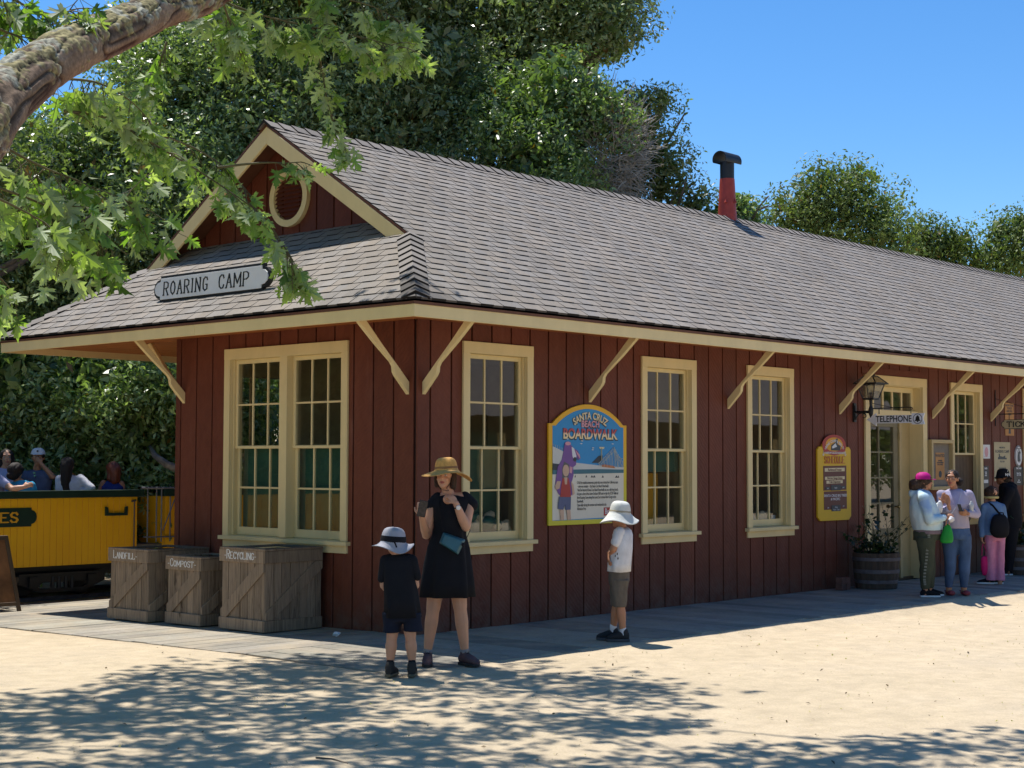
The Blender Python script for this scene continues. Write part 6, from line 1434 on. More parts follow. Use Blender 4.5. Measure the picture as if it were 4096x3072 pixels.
mb = MB(); w.loft(mb, [(P(280,1140,0), .095,.085), (P(265,1230,0), .066,.075), (P(262,1278,0), .068,.075)], 24, .02, 5, 0); w.loft(mb, [(P(385,1140,0), .09,.085), (P(405,1220,0), .072,.078), (P(412,1270,0), .075,.078)], 24, .02, 5, 1); w.loft(mb, [(P(330,1130,0), .118,.09), (P(332,1200,0), .122,.09)], 24); w.part('shorts', mb, M['navycl'], .008, 2, .003)
hat = w.brim_hat(P(268,655,0), 1, [cloth('grey_hat_cloth', (.34,.34,.38)), M['blackcl']], rb=.150, rc=.092, hc=.118, droop=(.03,.012), ph=2.6, wav=.020, nm='bucket_hat', tilt=radians(4), F=PV)
mb = MB(); mb.lathe([(.098,.0),(.099,.03),(.095,.055)], tuple(P(268,655,0)), 32); mb.xf(Matrix.Translation(P(268,655,0)) @ Matrix.Rotation(radians(4), 4, PV) @ Matrix.Translation(-P(268,655,0))); mb.tube([P(275,640,-.09), P(290,655,-.097), P(300,680,-.105)], .006, 6); mb.obj('hat_mesh_panel', M['blackcl'], hat, fix=False, smooth=True)
for ax, td in ((252, PV+PU*.25), (405, PV+PU*.02)): w.shoe(P(ax,1500,-.01), td, .195, .076, [cloth('dark_olive_shoe', (.045,.04,.035)), simple('olive_sole', (.12,.10,.06)), M['blackcl']], .022, .075)
mb = MB(); w.cap(mb, P(252,1488,.01), P(254,1525,.01), .031, .033); w.cap(mb, P(405,1488,.01), P(405,1525,.01), .031, .033); w.part('socks', mb, M['blackcl'], .006, 1)

# ---- boy with the white hat reading the poster
g = ground_pt(1338, 1385)
w = Person('boy in a white sun hat and white tee with arms folded reading the beach poster', (g.x, g.y, 0), .001398, 1600, 545, .006); P = w.P
q = w.head(P(550,795,.0), -120, .20, face=False); w.cap(w.sk, P(560,850,0), P(570,895,0), .042, .045)
w.loft(w.sk, [(P(568,895,0), .07,.09), (P(565,960,0), .075,.10), (P(555,1060,0), .078,.10), (P(545,1150,0), .085,.10), (P(545,1230,0), .08,.09)], 20)
w.arm(P(530,905,-.08), P(505,1000,-.10), P(490,1035,.0), (.036,.030,.028,.021)); w.hand(P(490,1035,.0), (-PU*.4+PV*.9-PW*.15), (-PU*.9-PV*.2), 1, .78, .5)
w.arm(P(560,905,.10), P(510,1000,.12), P(478,1038,.0), (.036,.030,.028,.021)); w.hand(P(478,1040,-.01), (-PV*.5-PW*.8-PU*.1), (-PU), 1, .78, .4)
w.leg(P(545,1220,.05), P(530,1360,.05), P(508,1520,.07), (.052,.041,.043,.028)); w.leg(P(550,1220,-.04), P(550,1360,-.04), P(566,1535,-.04), (.052,.041,.044,.028)); w.finish(M['sk_tan'])
mb = MB(); w.loft(mb, [(P(567,862,0), .045,.045), (P(567,880,0), .075,.09), (P(566,910,0), .088,.115), (P(560,1000,0), .094,.118), (P(548,1090,0), .100,.118), (P(542,1148,0), .103,.12)], 60, .04, 6, 1, cap=False); ts = w.part('tee_shirt', mb, M['whitecl'], smooth=0, remesh=False, wr=.010, solid=.005)
mb = MB(); w.cap(mb, P(545,890,-.08), P(520,962,-.10), .050, .043); w.cap(mb, P(560,890,.08), P(525,962,.12), .050, .043); w.part('tee_sleeves', mb, M['whitecl'], .008, 2, .003)
mb = MB()
for x, y in ((518,1010),(528,1030),(516,1045),(532,1060),(520,1000)): mb.ell(P(x,y,-.098-.012*(x-518)/14), (.010,.006,.014), 8, 6)
mb.obj('shirt_print', M['blackcl'], ts, fix=False)
mb = MB(); w.loft(mb, [(P(545,1130,0), .095,.11), (P(543,1200,0), .095,.11), (P(541,1240,0), .085,.1)], 24); w.loft(mb, [(P(545,1200,.05), .08,.07), (P(535,1290,.05), .068,.066), (P(530,1372,.05), .054,.055)], 24); w.loft(mb, [(P(548,1200,-.05), .082,.07), (P(545,1290,-.04), .070,.066), (P(545,1376,-.04), .056,.055)], 24); w.part('shorts', mb, cloth('grey_brown_cargo', (.13,.11,.09)), .008, 1, .008, (22,22,10))
hat = w.brim_hat(P(550,770,.0), 1, [cloth('white_hat_cloth', (.62,.62,.58)), cloth('khaki_band', (.36,.31,.22))], rb=.172, rc=.093, hc=.110, droop=(.060,.045), ph=2.3, wav=.012, nm='sun_hat', tilt=radians(5), F=PV)
for a, td in ((P(512,1520,.07), -PU+PV*.1), (P(572,1530,-.04), -PU-PV*.05)): w.shoe(a, td, .215, .08, [cloth('black_sneaker', (.03,.032,.035)), simple('dark_grey_sole', (.06,.06,.065)), cloth('grey_lace', (.2,.2,.2))], .026, .085)
mb = MB(); w.cap(mb, P(508,1505,.07), P(510,1545,.07), .033, .034); w.cap(mb, P(566,1520,-.04), P(568,1560,-.04), .033, .034); w.part('socks', mb, M['whitecl'], .006, 1)

# ---- woman with the magenta cap
g = ground_pt(2003, 1289)
w = Person('woman in a magenta cap, pale tie dyed hoodie and olive joggers seen from the side', (g.x, g.y, 0), .00119, 1510, 385, .007); P = w.P
q = w.head(P(372,335,0), 78, .20, face=True); w.cap(w.sk, P(355,390,0), P(345,450,0), .050, .058)
w.loft(w.sk, [(P(340,450,0), .10,.14), (P(350,560,0), .14,.16), (P(385,700,0), .14,.14), (P(390,850,0), .13,.14)], 20)
w.arm(P(330,510,-.16), P(385,735,-.19), P(545,690,-.15), (.05,.042,.04,.027)); w.hand(P(545,690,-.15), (PU*.9+PW*.2), (-PV*.8+PW*.4), 1, .85, .6)
w.arm(P(360,510,.15), P(430,690,.18), P(560,560,.08), (.05,.042,.04,.027)); w.hand(P(565,555,.08), (PW*.9+PU*.3), (-PV), -1, .85, .15)
w.leg(P(385,900,.07), P(410,1130,.06), P(430,1415,.10), (.09,.062,.055,.036)); w.leg(P(380,900,-.07), P(365,1140,-.08), P(345,1430,-.08), (.09,.062,.055,.036)); w.finish(M['sk_tan'])
hm = NT('pale_blue_tie_dye'); f = hm.noise(2.6, 3, .5, stretch=(1,1,1.6)); hm.col(hm.ramp(f, [(.35, (.62,.68,.66)), (.5, (.50,.66,.72)), (.62, (.28,.42,.66))])); hm.set(.85, 0, .15)
mb = MB(); w.loft(mb, [(P(335,425,0), .09,.10), (P(335,460,0), .125,.16), (P(350,560,0), .160,.185), (P(375,680,0), .190,.19), (P(392,760,0), .192,.19), (P(398,828,0), .176,.185)], 32)
w.cap(mb, P(325,500,-.15), P(375,725,-.195), .075, .062); w.cap(mb, P(375,725,-.195), P(525,695,-.16), .060, .043); w.cap(mb, P(355,500,.15), P(430,680,.18), .075, .06); w.cap(mb, P(430,680,.18), P(545,575,.09), .058, .042); w.cap(mb, P(250,455,0), P(300,470,0), .055, .07); w.cap(mb, P(285,445,.03), P(345,430,.0), .06, .06); w.part('hoodie', mb, hm.m, .010, 2, .006, (14,14,9))
mb = MB(); w.loft(mb, [(P(398,815,0), .170,.175), (P(402,868,0), .172,.175)], 32); w.part('shirt_hem', mb, cloth('grey_mauve_tee', (.20,.15,.17)), .012, 1)
mb = MB(); w.loft(mb, [(P(392,840,0), .168,.17), (P(385,930,0), .165,.165)], 28)
for v, k, an in ((.08,(395,420,428),428), (-.08,(360,365,350),348)): w.loft(mb, [(P(k[0],900,v), .125,.105), (P(k[0]+4,1050,v), .098,.09), (P(k[1],1180,v), .082,.08), (P(k[2],1330,v), .072,.07), (P(an,1405,v), .058,.058), (P(an,1425,v), .048,.05)], 24)
pt = w.part('joggers', mb, cloth('olive_jersey', (.060,.068,.045)), .009, 1, .008, (13,13,6))
mb = MB(); pts_ = [(368,870),(372,940),(352,1020),(345,1120),(330,1220),(322,1320),(330,1390)]
for (a, b), (c, d) in zip(pts_, pts_[1:]):
    for k in range(3): x = a+(c-a)*(k+.3)/3; y = b+(d-b)*(k+.3)/3; mb.box((-.016,-.002,-.010), (.016,.002,.012), T=lambda u, v, w_: tuple(P(x, y, -.188+.02*(y-870)/520)+PU*u+PV*(v+.012)+PW*w_)) 
mb.obj('leg_stripe_letters', cloth('pale_olive_print', (.17,.18,.15)), pt, fix=False)
mb = MB(); mb.ell(P(366,318,0), (.088,.092,.078)); mb.ell(P(262,372,.0), (.062,.07,.075)); mb.ell(P(295,350,0), (.06,.06,.06)); mb.ell(P(330,380,.0), (.045,.07,.055)); w.part('hair', mb, M['hair_br'], .008, 1, .012, (28,28,28))
mg = cloth('magenta_cap', (.46,.012,.20), .6); mb = MB(); mb.lathe([(0,.085),(.04,.082),(.075,.062),(.093,.03),(.098,-.004)], tuple(P(355,305,0)), 28); cp = mb.obj('cap', mg, w.root, fix=False, smooth=True)
mb = MB(); vs = []; 
for i in range(9):
    t = -1+2*i/8; a = P(432,308,0)+PV*t*.068+PU*.0; b = P(432,308,0)+PU*(.065*sqrt(max(0,1-t*t*.85)))+PV*t*.055-PW*.004*abs(t)+PW*.002; vs += [a, b]
mb.add(vs, [(2*i, 2*i+1, 2*i+3, 2*i+2) for i in range(8)]); o = mb.obj('cap_bill', mg, cp, fix=False); o.modifiers.new('solidify', 'SOLIDIFY').thickness = .006
for a, td in ((P(345,1440,-.08), PU-PV*.02), (P(428,1430,.10), PU+PV*.1)): w.shoe(a, td, .25, .09, [cloth('black_slip_on', (.012,.012,.014)), M['white'], M['blackcl']], .024, .08)
hb = thing('green_handbag', 'bright green soft handbag hanging from the arm of the woman in the magenta cap', 'bag', P(560,880,-.1)); mb = MB(); w.loft(mb, [(P(572,760,-.13), .022,.02), (P(572,800,-.13), .045,.04), (P(566,860,-.13), .072,.055), (P(560,930,-.13), .085,.06), (P(556,962,-.13), .070,.045)], 24); hbo = mb.obj('bag_body', cloth('bright_green_nylon', (.02,.26,.04), .5), None, fix=False); baked(hbo, [('SUBSURF', dict(levels=1, render_levels=1))]); attach(hbo, hb)
mb = MB(); mb.tube([P(555,790,-.13), P(548,730,-.17), P(560,700,-.20), P(580,730,-.17), P(585,790,-.13)], .007, 6); mb.obj('handle', M['sk_tan'], hb, fix=False)
for nm, lb, c, r in (('white_bag', 'crumpled white paper bag between the two talking women', (530,590,.02), (.050,.03,.075)), ('white_cup', 'white folded pamphlet in the hand of the woman in the magenta cap', (598,712,-.19), (.052,.028,.034))):
    t = thing(nm, lb, 'paper', P(*c)); mb = MB(); mb.ell(P(*c), r, 14, 9); o = mb.obj('paper', M['whitecl'], t, fix=False, smooth=False)
    for v in o.data.vertices: v.co += v.normal*noise.noise(v.co*30)*.018

# ---- woman in the lilac sweater
g = ground_pt(2068, 1286)
w = Person('woman with glasses in a lilac sweater and blue jeans talking by the ticket window', (g.x, g.y, 0), .001203, 1490, 712, .007); P = w.P
q = w.head(P(668,298,-.01), -28, .215); w.cap(w.sk, P(690,370,.02), P(700,430,.03), .045, .050)
w.loft(w.sk, [(P(705,430,.03), .14,.07), (P(705,540,.02), .15,.10), (P(715,660,.03), .125,.10), (P(715,780,.03), .14,.11), (P(712,880,.03), .165,.12)], 20)
w.arm(P(850,470,.03), P(915,655,.02), P(800,650,-.14), (.05,.042,.04,.026)); w.hand(P(800,650,-.14), (-PU*.95), (-PV*.7-PW*.4), 1, .9, .7)
w.arm(P(560,470,.03), P(548,620,.0), P(600,600,-.18), (.045,.04,.036,.025)); w.hand(P(585,560,-.2), (PW*.95-PU*.1), (PV*.6+PU*.5), 1, .88, .25); w.cap(w.sk, P(600,600,-.18), P(585,560,-.2), .024, .023)
w.leg(P(650,860,.03), P(655,1130,.02), P(636,1415,.04), (.10,.062,.058,.036)); w.leg(P(775,860,.03), P(790,1130,.02), P(790,1415,.04), (.10,.062,.058,.036)); w.finish(M['sk_tan'])
mb = MB(); w.loft(mb, [(P(703,402,.03), .06,.055), (P(705,425,.03), .13,.085), (P(706,470,.03), .175,.115), (P(706,560,.02), .172,.145), (P(712,660,.03), .152,.13), (P(716,740,.03), .158,.135), (P(718,805,.03), .160,.14)], 36)
w.cap(mb, P(842,462,.03), P(915,655,.02), .068, .060); w.cap(mb, P(915,655,.02), P(815,650,-.12), .058, .042); w.cap(mb, P(568,462,.03), P(548,620,.0), .064, .056); w.cap(mb, P(548,620,.0), P(592,606,-.15), .054, .040); lm = NT('lilac_ombre_jersey'); f = lm.noise(2, 3, .5); lm.col(lm.ramp(f, [(.4, (.36,.36,.56)), (.62, (.42,.36,.42))])); lm.set(.85, 0, .15); w.part('sweater', mb, lm.m, .010, 2, .007, (12,12,8))
jm = simple('blue_denim', (.050,.095,.19), .85, .3, 4, .3, 260)
mb = MB(); w.loft(mb, [(P(714,790,.03), .160,.13), (P(714,870,.03), .178,.14), (P(714,920,.03), .165,.13)], 30)
for x0, x1, x2, x3 in ((645,650,648,636), (780,792,795,790)): w.loft(mb, [(P(x0,880,.03), .108,.12), (P(x1,1000,.03), .090,.10), (P(x2,1130,.02), .072,.078), (P(x2,1240,.03), .068,.072), (P(x3,1380,.04), .048,.052), (P(x3,1412,.04), .044,.048)], 24)
w.part('jeans', mb, jm, .009, 1, .004, (18,18,12))
mb = MB(); mb.ell(q(0,-.022,.038), (.084,.095,.078), rot=Matrix((w.hR, w.hF, PW)).transposed()); mb.ell(P(762,330,.06), (.042,.05,.055)); w.part('hair', mb, M['hair_dk'], .007, 1, .006, (40,40,20))
mb = MB()
for r in (-1, 1): c = q(.031*r,.094,.008); mb.tube([c+(w.hR*cos(a)*.019+PW*sin(a)*.015) for a in [i*pi/6 for i in range(13)]], .0008, 5, cap=False)
mb.obj('glasses', M['hoop'], w.root, fix=False)
for x in (640, 795):
    mb = MB(); a = P(x,1488,.0); a.z = w.O.z; mb.ell(a-PV*.045+PW*.032, (.050,.050,.034), 16, 10, rot=Matrix((PU, PV, PW)).transposed()); mb.ell(a+PV*.05+PW*.028, (.044,.085,.030), 16, 10, rot=Matrix((PU, PV, PW)).transposed()); mb.tube([a+PV*.10-PU*.045+PW*.05, a+PV*.14+PW*.055, a+PV*.10+PU*.045+PW*.05], .007, 6); w.part('clog', mb, simple('dusty_red_foam', (.22,.035,.045), .6, .2), .006, 1)
hp = thing('phone', 'small dark phone in the hand of the woman in the lilac sweater', 'phone', P(702,588,-.22)); mb = MB(); mb.box((-.022,-.004,-.045), (.022,.004,.045), T=lambda a, b, c: tuple(P(700,590,-.21)+PU*a+PV*b+PW*c+PU*c*-.3)); mb.obj('phone_body', M['black'], hp, bevel=.004)
st_ = thing('lanyard_strap', 'thin patterned blue bag strap across the lilac sweater', 'strap', P(690,530,-.12)); mb = MB(); mb.tube([P(752,402,-.06), P(735,450,-.115), P(700,540,-.15), P(660,610,-.14), P(622,668,-.12)], .006, 6, flat=.4); mb.obj('strap', flat('pale_blue_strap', (.35,.45,.62)), st_, fix=False)
bo = thing('water_bottle', 'clear water bottle tucked under the arm in the lilac sleeve', 'bottle', P(842,580,-.08)); mb = MB(); mb.lathe([(0,-.07),(.026,-.07),(.028,.02),(.026,.04),(.012,.062),(.012,.075),(0,.075)], tuple(P(842,585,-.10)), 16); mb.obj('bottle_body', simple('clear_plastic', (.45,.48,.5), .15, .05, 5, 0), bo, fix=False, smooth=True)

# ---- child with backpack and pink trousers
g = ground_pt(2150, 1262)
w = Person('child in a denim jacket and pink trousers with a black backpack seen from behind', (g.x, g.y, 0), .00132, 1375, 1140, .008); P = w.P
q = w.head(P(1112,455,0), 200, .20, face=False); w.cap(w.sk, P(1118,510,0), P(1128,560,0), .042, .045)
w.loft(w.sk, [(P(1130,560,0), .10,.06), (P(1135,680,0), .115,.085), (P(1135,860,0), .12,.09)], 18)
w.arm(P(1040,600,0), P(1015,750,.02), P(1008,900,.0), (.036,.032,.03,.021)); w.hand(P(1008,900,.0), (-PW), (-PU), 1, .75, .7); w.arm(P(1220,600,0), P(1245,740,.02), P(1240,860,-.02), (.036,.032,.03,.021)); w.hand(P(1240,860,-.02), (-PW), (PU), -1, .75, .4)
w.leg(P(1090,880,0), P(1095,1120,0), P(1085,1330,0), (.07,.05,.045,.03)); w.leg(P(1185,880,0), P(1185,1120,0), P(1188,1330,0), (.07,.05,.045,.03)); w.finish(M['sk_light'])
mb = MB(); w.loft(mb, [(P(1125,530,0), .055,.05), (P(1130,548,0), .105,.075), (P(1133,600,0), .138,.095), (P(1133,720,0), .138,.105), (P(1133,840,0), .140,.11), (P(1135,875,0), .142,.11)], 30); w.cap(mb, P(1045,590,0), P(1015,750,.02), .055, .048); w.cap(mb, P(1015,750,.02), P(1010,880,.0), .046, .036); w.cap(mb, P(1218,590,0), P(1245,740,.02), .055, .046); w.cap(mb, P(1245,740,.02), P(1240,840,-.01), .045, .036); w.part('denim_jacket', mb, simple('pale_denim', (.12,.21,.36), .85, .25, 4, .3, 200), .010, 1, .005, (16,16,9))
mb = MB(); w.loft(mb, [(P(1135,855,0), .128,.10), (P(1135,930,0), .13,.10)], 26)
for x in (1090, 1186): w.loft(mb, [(P(x+4,900,0), .072,.09), (P(x+2,1080,0), .064,.075), (P(x,1220,0), .062,.07), (P(x,1335,.0), .066,.072)], 22)
w.part('pink_trousers', mb, cloth('pink_cotton', (.62,.24,.36)), .009, 1, .006, (18,18,6))
mb = MB(); mb.ell(P(1112,438,0), (.092,.095,.088)); mb.ell(P(1112,470,-.0), (.088,.085,.06)); w.part('hair', mb, M['hair_br'], .008, 1, .010, (40,40,30))
mb = MB(); mb.lathe([(.094,-.012),(.098,.0),(.097,.014),(.092,.018)], tuple(P(1112,492,0)), 26); mb.obj('visor_band', cloth('yellow_band', (.50,.40,.16)), w.root, fix=False, smooth=True)
for x, dv in ((1085, 0), (1190, .03)): w.shoe(P(x,1350,dv), PV*.25-PU, .225, .08, [cloth('black_sneaker_top', (.012,.012,.016)), M['white'], M['blackcl']], .026, .07)
bk = thing('backpack', 'small round black backpack worn over the denim jacket', 'backpack', P(1155,780,-.16)); mb = MB(); w.loft(mb, [(P(1160,655,-.14), .05,.03), (P(1158,680,-.15), .10,.055), (P(1155,760,-.16), .13,.075), (P(1152,840,-.16), .135,.075), (P(1160,885,-.15), .10,.06), (P(1165,902,-.14), .05,.03)], 28); o = mb.obj('pack_body', M['blackcl'], None, fix=False); baked(o, [('SUBSURF', dict(levels=1, render_levels=1))]); attach(o, bk)
mb = MB(); mb.tube([P(1070,545,-.04), P(1100,570,-.105), P(1140,625,-.12), P(1175,670,-.13)], .014, 6, flat=.3); mb.tube([P(1150,665,-.15), P(1150,640,-.17), P(1190,645,-.17), P(1205,690,-.15)], .009, 6); mb.obj('straps', M['blackcl'], bk, fix=False)
tb = thing('pink_tote', 'hot pink tote bag dangling from the left hand of the child', 'bag', P(1030,1180,-.02)); mb = MB(); w.loft(mb, [(P(1032,1080,-.02), .052,.02), (P(1034,1160,-.02), .056,.032), (P(1030,1240,-.02), .050,.036), (P(1025,1290,-.02), .025,.02)], 20, .05, 4); o = mb.obj('tote_body', cloth('hot_pink_bag', (.60,.015,.14), .5), None, fix=False); baked(o, [('SUBSURF', dict(levels=1, render_levels=1))]); attach(o, tb); mb = MB(); mb.tube([P(1000,1085,-.02), P(1008,980,-.02), P(1012,960,-.02), P(1030,990,-.02), P(1064,1085,-.02)], .005, 5); mb.obj('tote_handles', o.data.materials[0], tb, fix=False)

# ---- visitor in black leaning on the ticket shelf
w = Person('person in black with a black and white bucket hat leaning on the ticket shelf', (11.45, -.62, 0), .00135, 1285, 1130, .009); P = w.P
q = w.head(P(1062,235,0), -100, .215, face=True); w.cap(w.sk, P(1085,290,0), P(1110,340,0), .05, .055)
w.loft(w.sk, [(P(1120,340,0), .10,.15), (P(1140,450,0), .12,.15), (P(1150,620,0), .12,.14), (P(1145,760,0), .13,.15)], 18); w.arm(P(1100,390,-.15), P(1010,600,-.15), P(965,585,0), (.05,.04,.038,.026)); w.arm(P(1110,390,.15), P(1000,590,.12), P(955,600,.06), (.05,.04,.038,.026)); w.hand(P(960,590,0), (-PU), PW, 1, .9, .3); w.hand(P(955,600,.06), (-PU), PW, -1, .9, .3)
w.leg(P(1140,780,.08), P(1130,1020,.08), P(1120,1230,.08), (.09,.065,.06,.04)); w.leg(P(1140,780,-.08), P(1110,1020,-.08), P(1090,1230,-.08), (.09,.065,.06,.04)); w.finish(M['sk_brown'])
mb = MB(); w.loft(mb, [(P(1095,290,0), .07,.08), (P(1115,335,0), .125,.17), (P(1135,440,0), .150,.185), (P(1150,600,0), .150,.175), (P(1148,780,0), .155,.175)], 28); w.cap(mb, P(1100,385,-.15), P(1010,600,-.15), .075, .062); w.cap(mb, P(1010,600,-.15), P(972,588,-.02), .058, .042); w.cap(mb, P(1110,385,.15), P(1000,590,.12), .075, .06); w.cap(mb, P(1150,320,0), P(1180,330,0), .07, .06); w.part('black_coat', mb, M['blackcl'], .011, 2, .008, (10,10,7))
mb = MB()
for v, x, x2 in ((.08,1135,1120), (-.08,1120,1092)): w.loft(mb, [(P(1145,760,v), .10,.10), (P(x,1000,v), .08,.085), (P(x2,1235,v), .06,.065)], 20)
w.part('trousers', mb, M['blackcl'], .010, 1, .004); hat = w.brim_hat(P(1068,212,0), 1, [M['blackcl'], M['blackcl']], rb=.135, rc=.088, hc=.10, droop=(.03,.01), wav=.006, nm='bucket_hat', band=False)
mb = MB()
for dx, dy, s_ in ((-10,-40,'N'), (18,-36,'Y'), (38,-14,'N'), (10,-8,'N'), (-22,-16,'Y')): strokes(mb, s_, .038, .030, .0, lambda a, n_, c: tuple(P(1075+dx, 210+dy, -.088-.012*(1 if abs(dx) < 20 else -1.5)+(.03 if dy < -30 else 0)) + PU*a-PV*n_+PW*c), th=.26, dep=.002)
mb.obj('hat_emblem', M['white'], hat, fix=False)
mb = MB(); mb.ell(P(1100,255,0), (.075,.075,.05)); w.part('hair', mb, M['hair_dk'], .01, 1, .01, (40,40,40))
for x, v in ((1120,.08), (1090,-.08)): w.shoe(P(x,1260,v), -PU, .26, .09, [M['blackcl'], M['white'], M['blackcl']], .024, .08)
# ---- passengers sitting in the coach
def rider(label, hx, hy, y, yaw, skinm, hair, top, topm, hh=.215, extra=None, shw=.19, vo=.0):
    """seated rider: head centre at (hx, hy) measured along the coach side"""
    dd = (y-CAM.y); ray = (R2*(((hx/3.95)-2048)/FPX) - U2*(((1780+hy/3.95)-1536)/FPX) + fw); t = dd/ray.y; H_ = CAM+ray*t
    sc = (H_-CAM).dot(fw)/FPX/3.95
    p = Person(label, H_-PW*.75, sc, hy+.75/sc, hx, .009); P = p.P; p.q = p.head(P(hx, hy, 0), yaw, hh, face=abs(yaw) < 100)
    m = 1/sc; sx, sy = top; p.cap(p.sk, P(hx, hy+.09*m, 0), P(sx, sy, .02), .048, .052); p.loft(p.sk, [(P(sx, sy+.01*m, .02), shw*.8, .07), (P(sx, sy+.15*m, .02), shw*.75, .10), (P(sx, sy+.42*m, .02), shw*.75, .10)], 18)
    p.cap(p.sk, P(sx-.08*m, sy+.42*m, .0), P(sx-.08*m, sy+.44*m, -.25), .08, .06); p.cap(p.sk, P(sx+.08*m, sy+.42*m, .0), P(sx+.08*m, sy+.44*m, -.25), .08, .06)
    mb = MB(); p.loft(mb, [(P(sx, sy-.035*m, .02), .06, .05), (P(sx, sy-.005*m, .02), shw*.72, .08), (P(sx, sy+.06*m, .02), shw, .115), (P(sx, sy+.2*m, .02), shw*.9, .13), (P(sx, sy+.46*m, .02), shw*.9, .13)], 26)
    if extra: extra(p, mb, P, m, sx, sy)
    p.finish(skinm); p.part('top', mb, topm, .011, 1, .005, (14,14,9)); hm_ = MB(); hair(p, hm_, p.q); p.part('hair', hm_, M[p.hm], .009, 1, .006, (40,40,14)); return p
YC = TY+.42
def h_long(p, mb, q): p.hm = 'hair_dk'; mb.ell(q(0,-.02,.035), (.088,.098,.085)); p.cap(mb, q(0,-.05,0), q(0,-.075,-.22), .085, .065); p.cap(mb, q(0,-.08,-.2), q(-.04,-.09,-.42), .06, .035)
def h_bob(p, mb, q): p.hm = 'hair_dk'; mb.ell(q(0,-.025,.035), (.092,.095,.085)); p.cap(mb, q(-.05,-.045,.0), q(-.055,-.045,-.11), .055, .05); p.cap(mb, q(.05,-.045,.0), q(.055,-.045,-.11), .055, .05)
def h_short(p, mb, q): p.hm = 'hair_dk'; mb.ell(q(0,-.02,.035), (.086,.096,.080))
def h_curl(p, mb, q): p.hm = 'hair_dk'; mb.ell(q(0,-.02,.025), (.105,.105,.095)); mb.ell(q(.0,-.06,-.05), (.09,.06,.06))
def h_red(p, mb, q): p.hm = 'hair_red'; mb.ell(q(0,-.02,.035), (.095,.100,.088)); p.cap(mb, q(.0,-.06,.0), q(0,-.06,-.13), .085, .07); p.cap(mb, q(.05,-.02,.0), q(.06,-.02,-.12), .04, .035)
def arms(pts, r=.05, skinarm=False, sleeve=1):
    def f(p, mb, P, m, sx, sy):
        for s_, e, w_ in pts:
            S_, E_, W_ = P(*s_), P(*e), P(*w_)
            p.arm(S_, E_, W_, (.044,.036,.036,.025)); d = (W_-E_).normalized(); p.hand(W_, d, -PV, 1, .85, .5)
            if sleeve >= 1: p.cap(mb, S_, E_.lerp(S_, .0 if sleeve > 1 else .45), r*1.2, r)
            if sleeve > 1: p.cap(mb, E_, W_, r*.95, r*.7)
    return f
rider('dark haired woman in a pale shirt in the coach, cut by the left edge', 105, 205, YC+.5, 20, M['sk_light'], h_bob, (40,400), cloth('pale_lilac_shirt', (.42,.42,.62)), extra=arms([((140,480,.0),(160,640,0),(60,740,-.1))], sleeve=1))
rider('dark haired rider in a bright blue tee seen from behind', 255, 420, YC-.02, 160, M['sk_tan'], h_curl, (330,600), cloth('bright_blue_tee', (.06,.38,.62)), .215, arms([((500,640,.0),(570,800,0),(500,900,.1))]), .19)
man = rider('man in a white cap and slate blue tee resting his chin on his hand', 600, 200, YC+.55, 12, M['sk_tan'], h_short, (570,430), cloth('slate_blue_tee', (.10,.12,.20)), .225, arms([((730,460,0),(870,500,-.08),(700,300,-.12)), ((420,470,.0),(400,700,0),(480,820,-.1))]), .22)
mb = MB(); c = man.q(0,-.012,.055); mb.lathe([(0,.075),(.05,.070),(.080,.045),(.094,.0),(.095,-.012)], tuple(c), 24); cp = mb.obj('cap', M['whitecl'], man.root, fix=False, smooth=True)
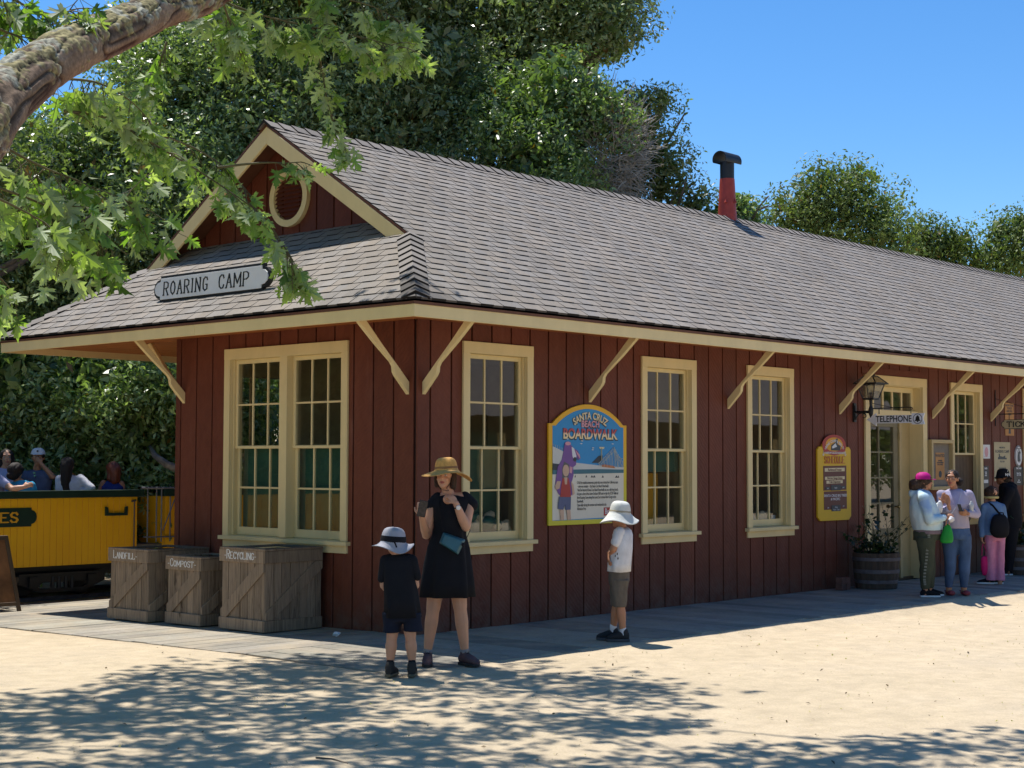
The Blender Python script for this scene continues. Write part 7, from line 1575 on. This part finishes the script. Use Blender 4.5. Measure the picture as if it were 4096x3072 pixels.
mb = MB(); b = man.q(0,.075,.045); mb.add([b+man.hR*t*.065-man.hF*.02*(t*t) for t in (-1,-.5,0,.5,1)]+[b+man.hR*t*.06+man.hF*(.06-.03*t*t)-PW*.008 for t in (-1,-.5,0,.5,1)], [(i,i+1,i+6,i+5) for i in range(4)]); o = mb.obj('cap_bill', M['whitecl'], cp, fix=False); o.modifiers.new('solidify', 'SOLIDIFY').thickness = .005
mb = MB(); mb.ell(man.q(0,.085,.085), (.014,.010,.012)); mb.obj('cap_badge', M['darkp'], cp, fix=False)
sgl = thing('sunglasses', 'mirrored green sunglasses hooked on the shirt of the man in the white cap', 'sunglasses', man.P(605,440,-.14)); mb = MB(); mb.ell(man.P(602,440,-.15), (.022,.006,.013)); mb.ell(man.P(612,485,-.15), (.020,.006,.013)); mb.obj('lenses', simple('mirror_green', (.25,.6,.45), .15, .2, metal=.6), sgl, fix=False); mb = MB(); mb.tube([man.P(600,420,-.145), man.P(610,462,-.15), man.P(622,525,-.14)], .004, 5); mb.obj('glasses_frame', M['black'], sgl, fix=False)
rider('woman with very long dark hair and a white sweater, arm along the coach rail', 1075, 330, YC-.03, 175, M['sk_tan'], h_long, (1110,520), cloth('white_knit', (.55,.55,.60)), .22, arms([((950,540,0),(945,700,-.02),(1000,840,.1)), ((1270,530,0),(1480,680,-.08),(1330,720,-.05))], .05, sleeve=2), .20)
rd = rider('auburn haired woman in a royal blue halter top near the end of the coach', 1775, 400, YC-.0, -130, M['sk_tan'], h_red, (1790,590), cloth('royal_blue_top', (.025,.045,.20)), .215, arms([((1640,600,0),(1570,740,0),(1650,860,0)), ((1920,610,0),(1960,760,0),(1900,860,0))], sleeve=0), .165)
# arm of the rider beyond the left edge, along the rail
def far_arm(p, mb, P, m, sx, sy):
    S_, E_, W_ = P(20,560,-.05), P(290,690,-.22), P(450,660,-.20); p.arm(S_, E_, W_, (.05,.042,.040,.028)); p.hand(W_, PU*.9+PW*.35, -PV*.8+PW*.3, -1, .9, .5); p.cap(mb, S_, S_.lerp(E_, .55), .068, .058); p.cap(mb, P(-150,520,0), S_, .085, .07)
rider('rider in a lilac tee just outside the left edge with an arm along the rail', -190, 300, YC-.02, 170, M['sk_light'], h_short, (-170,520), cloth('lilac_tee', (.36,.36,.52)), .22, far_arm, .2)
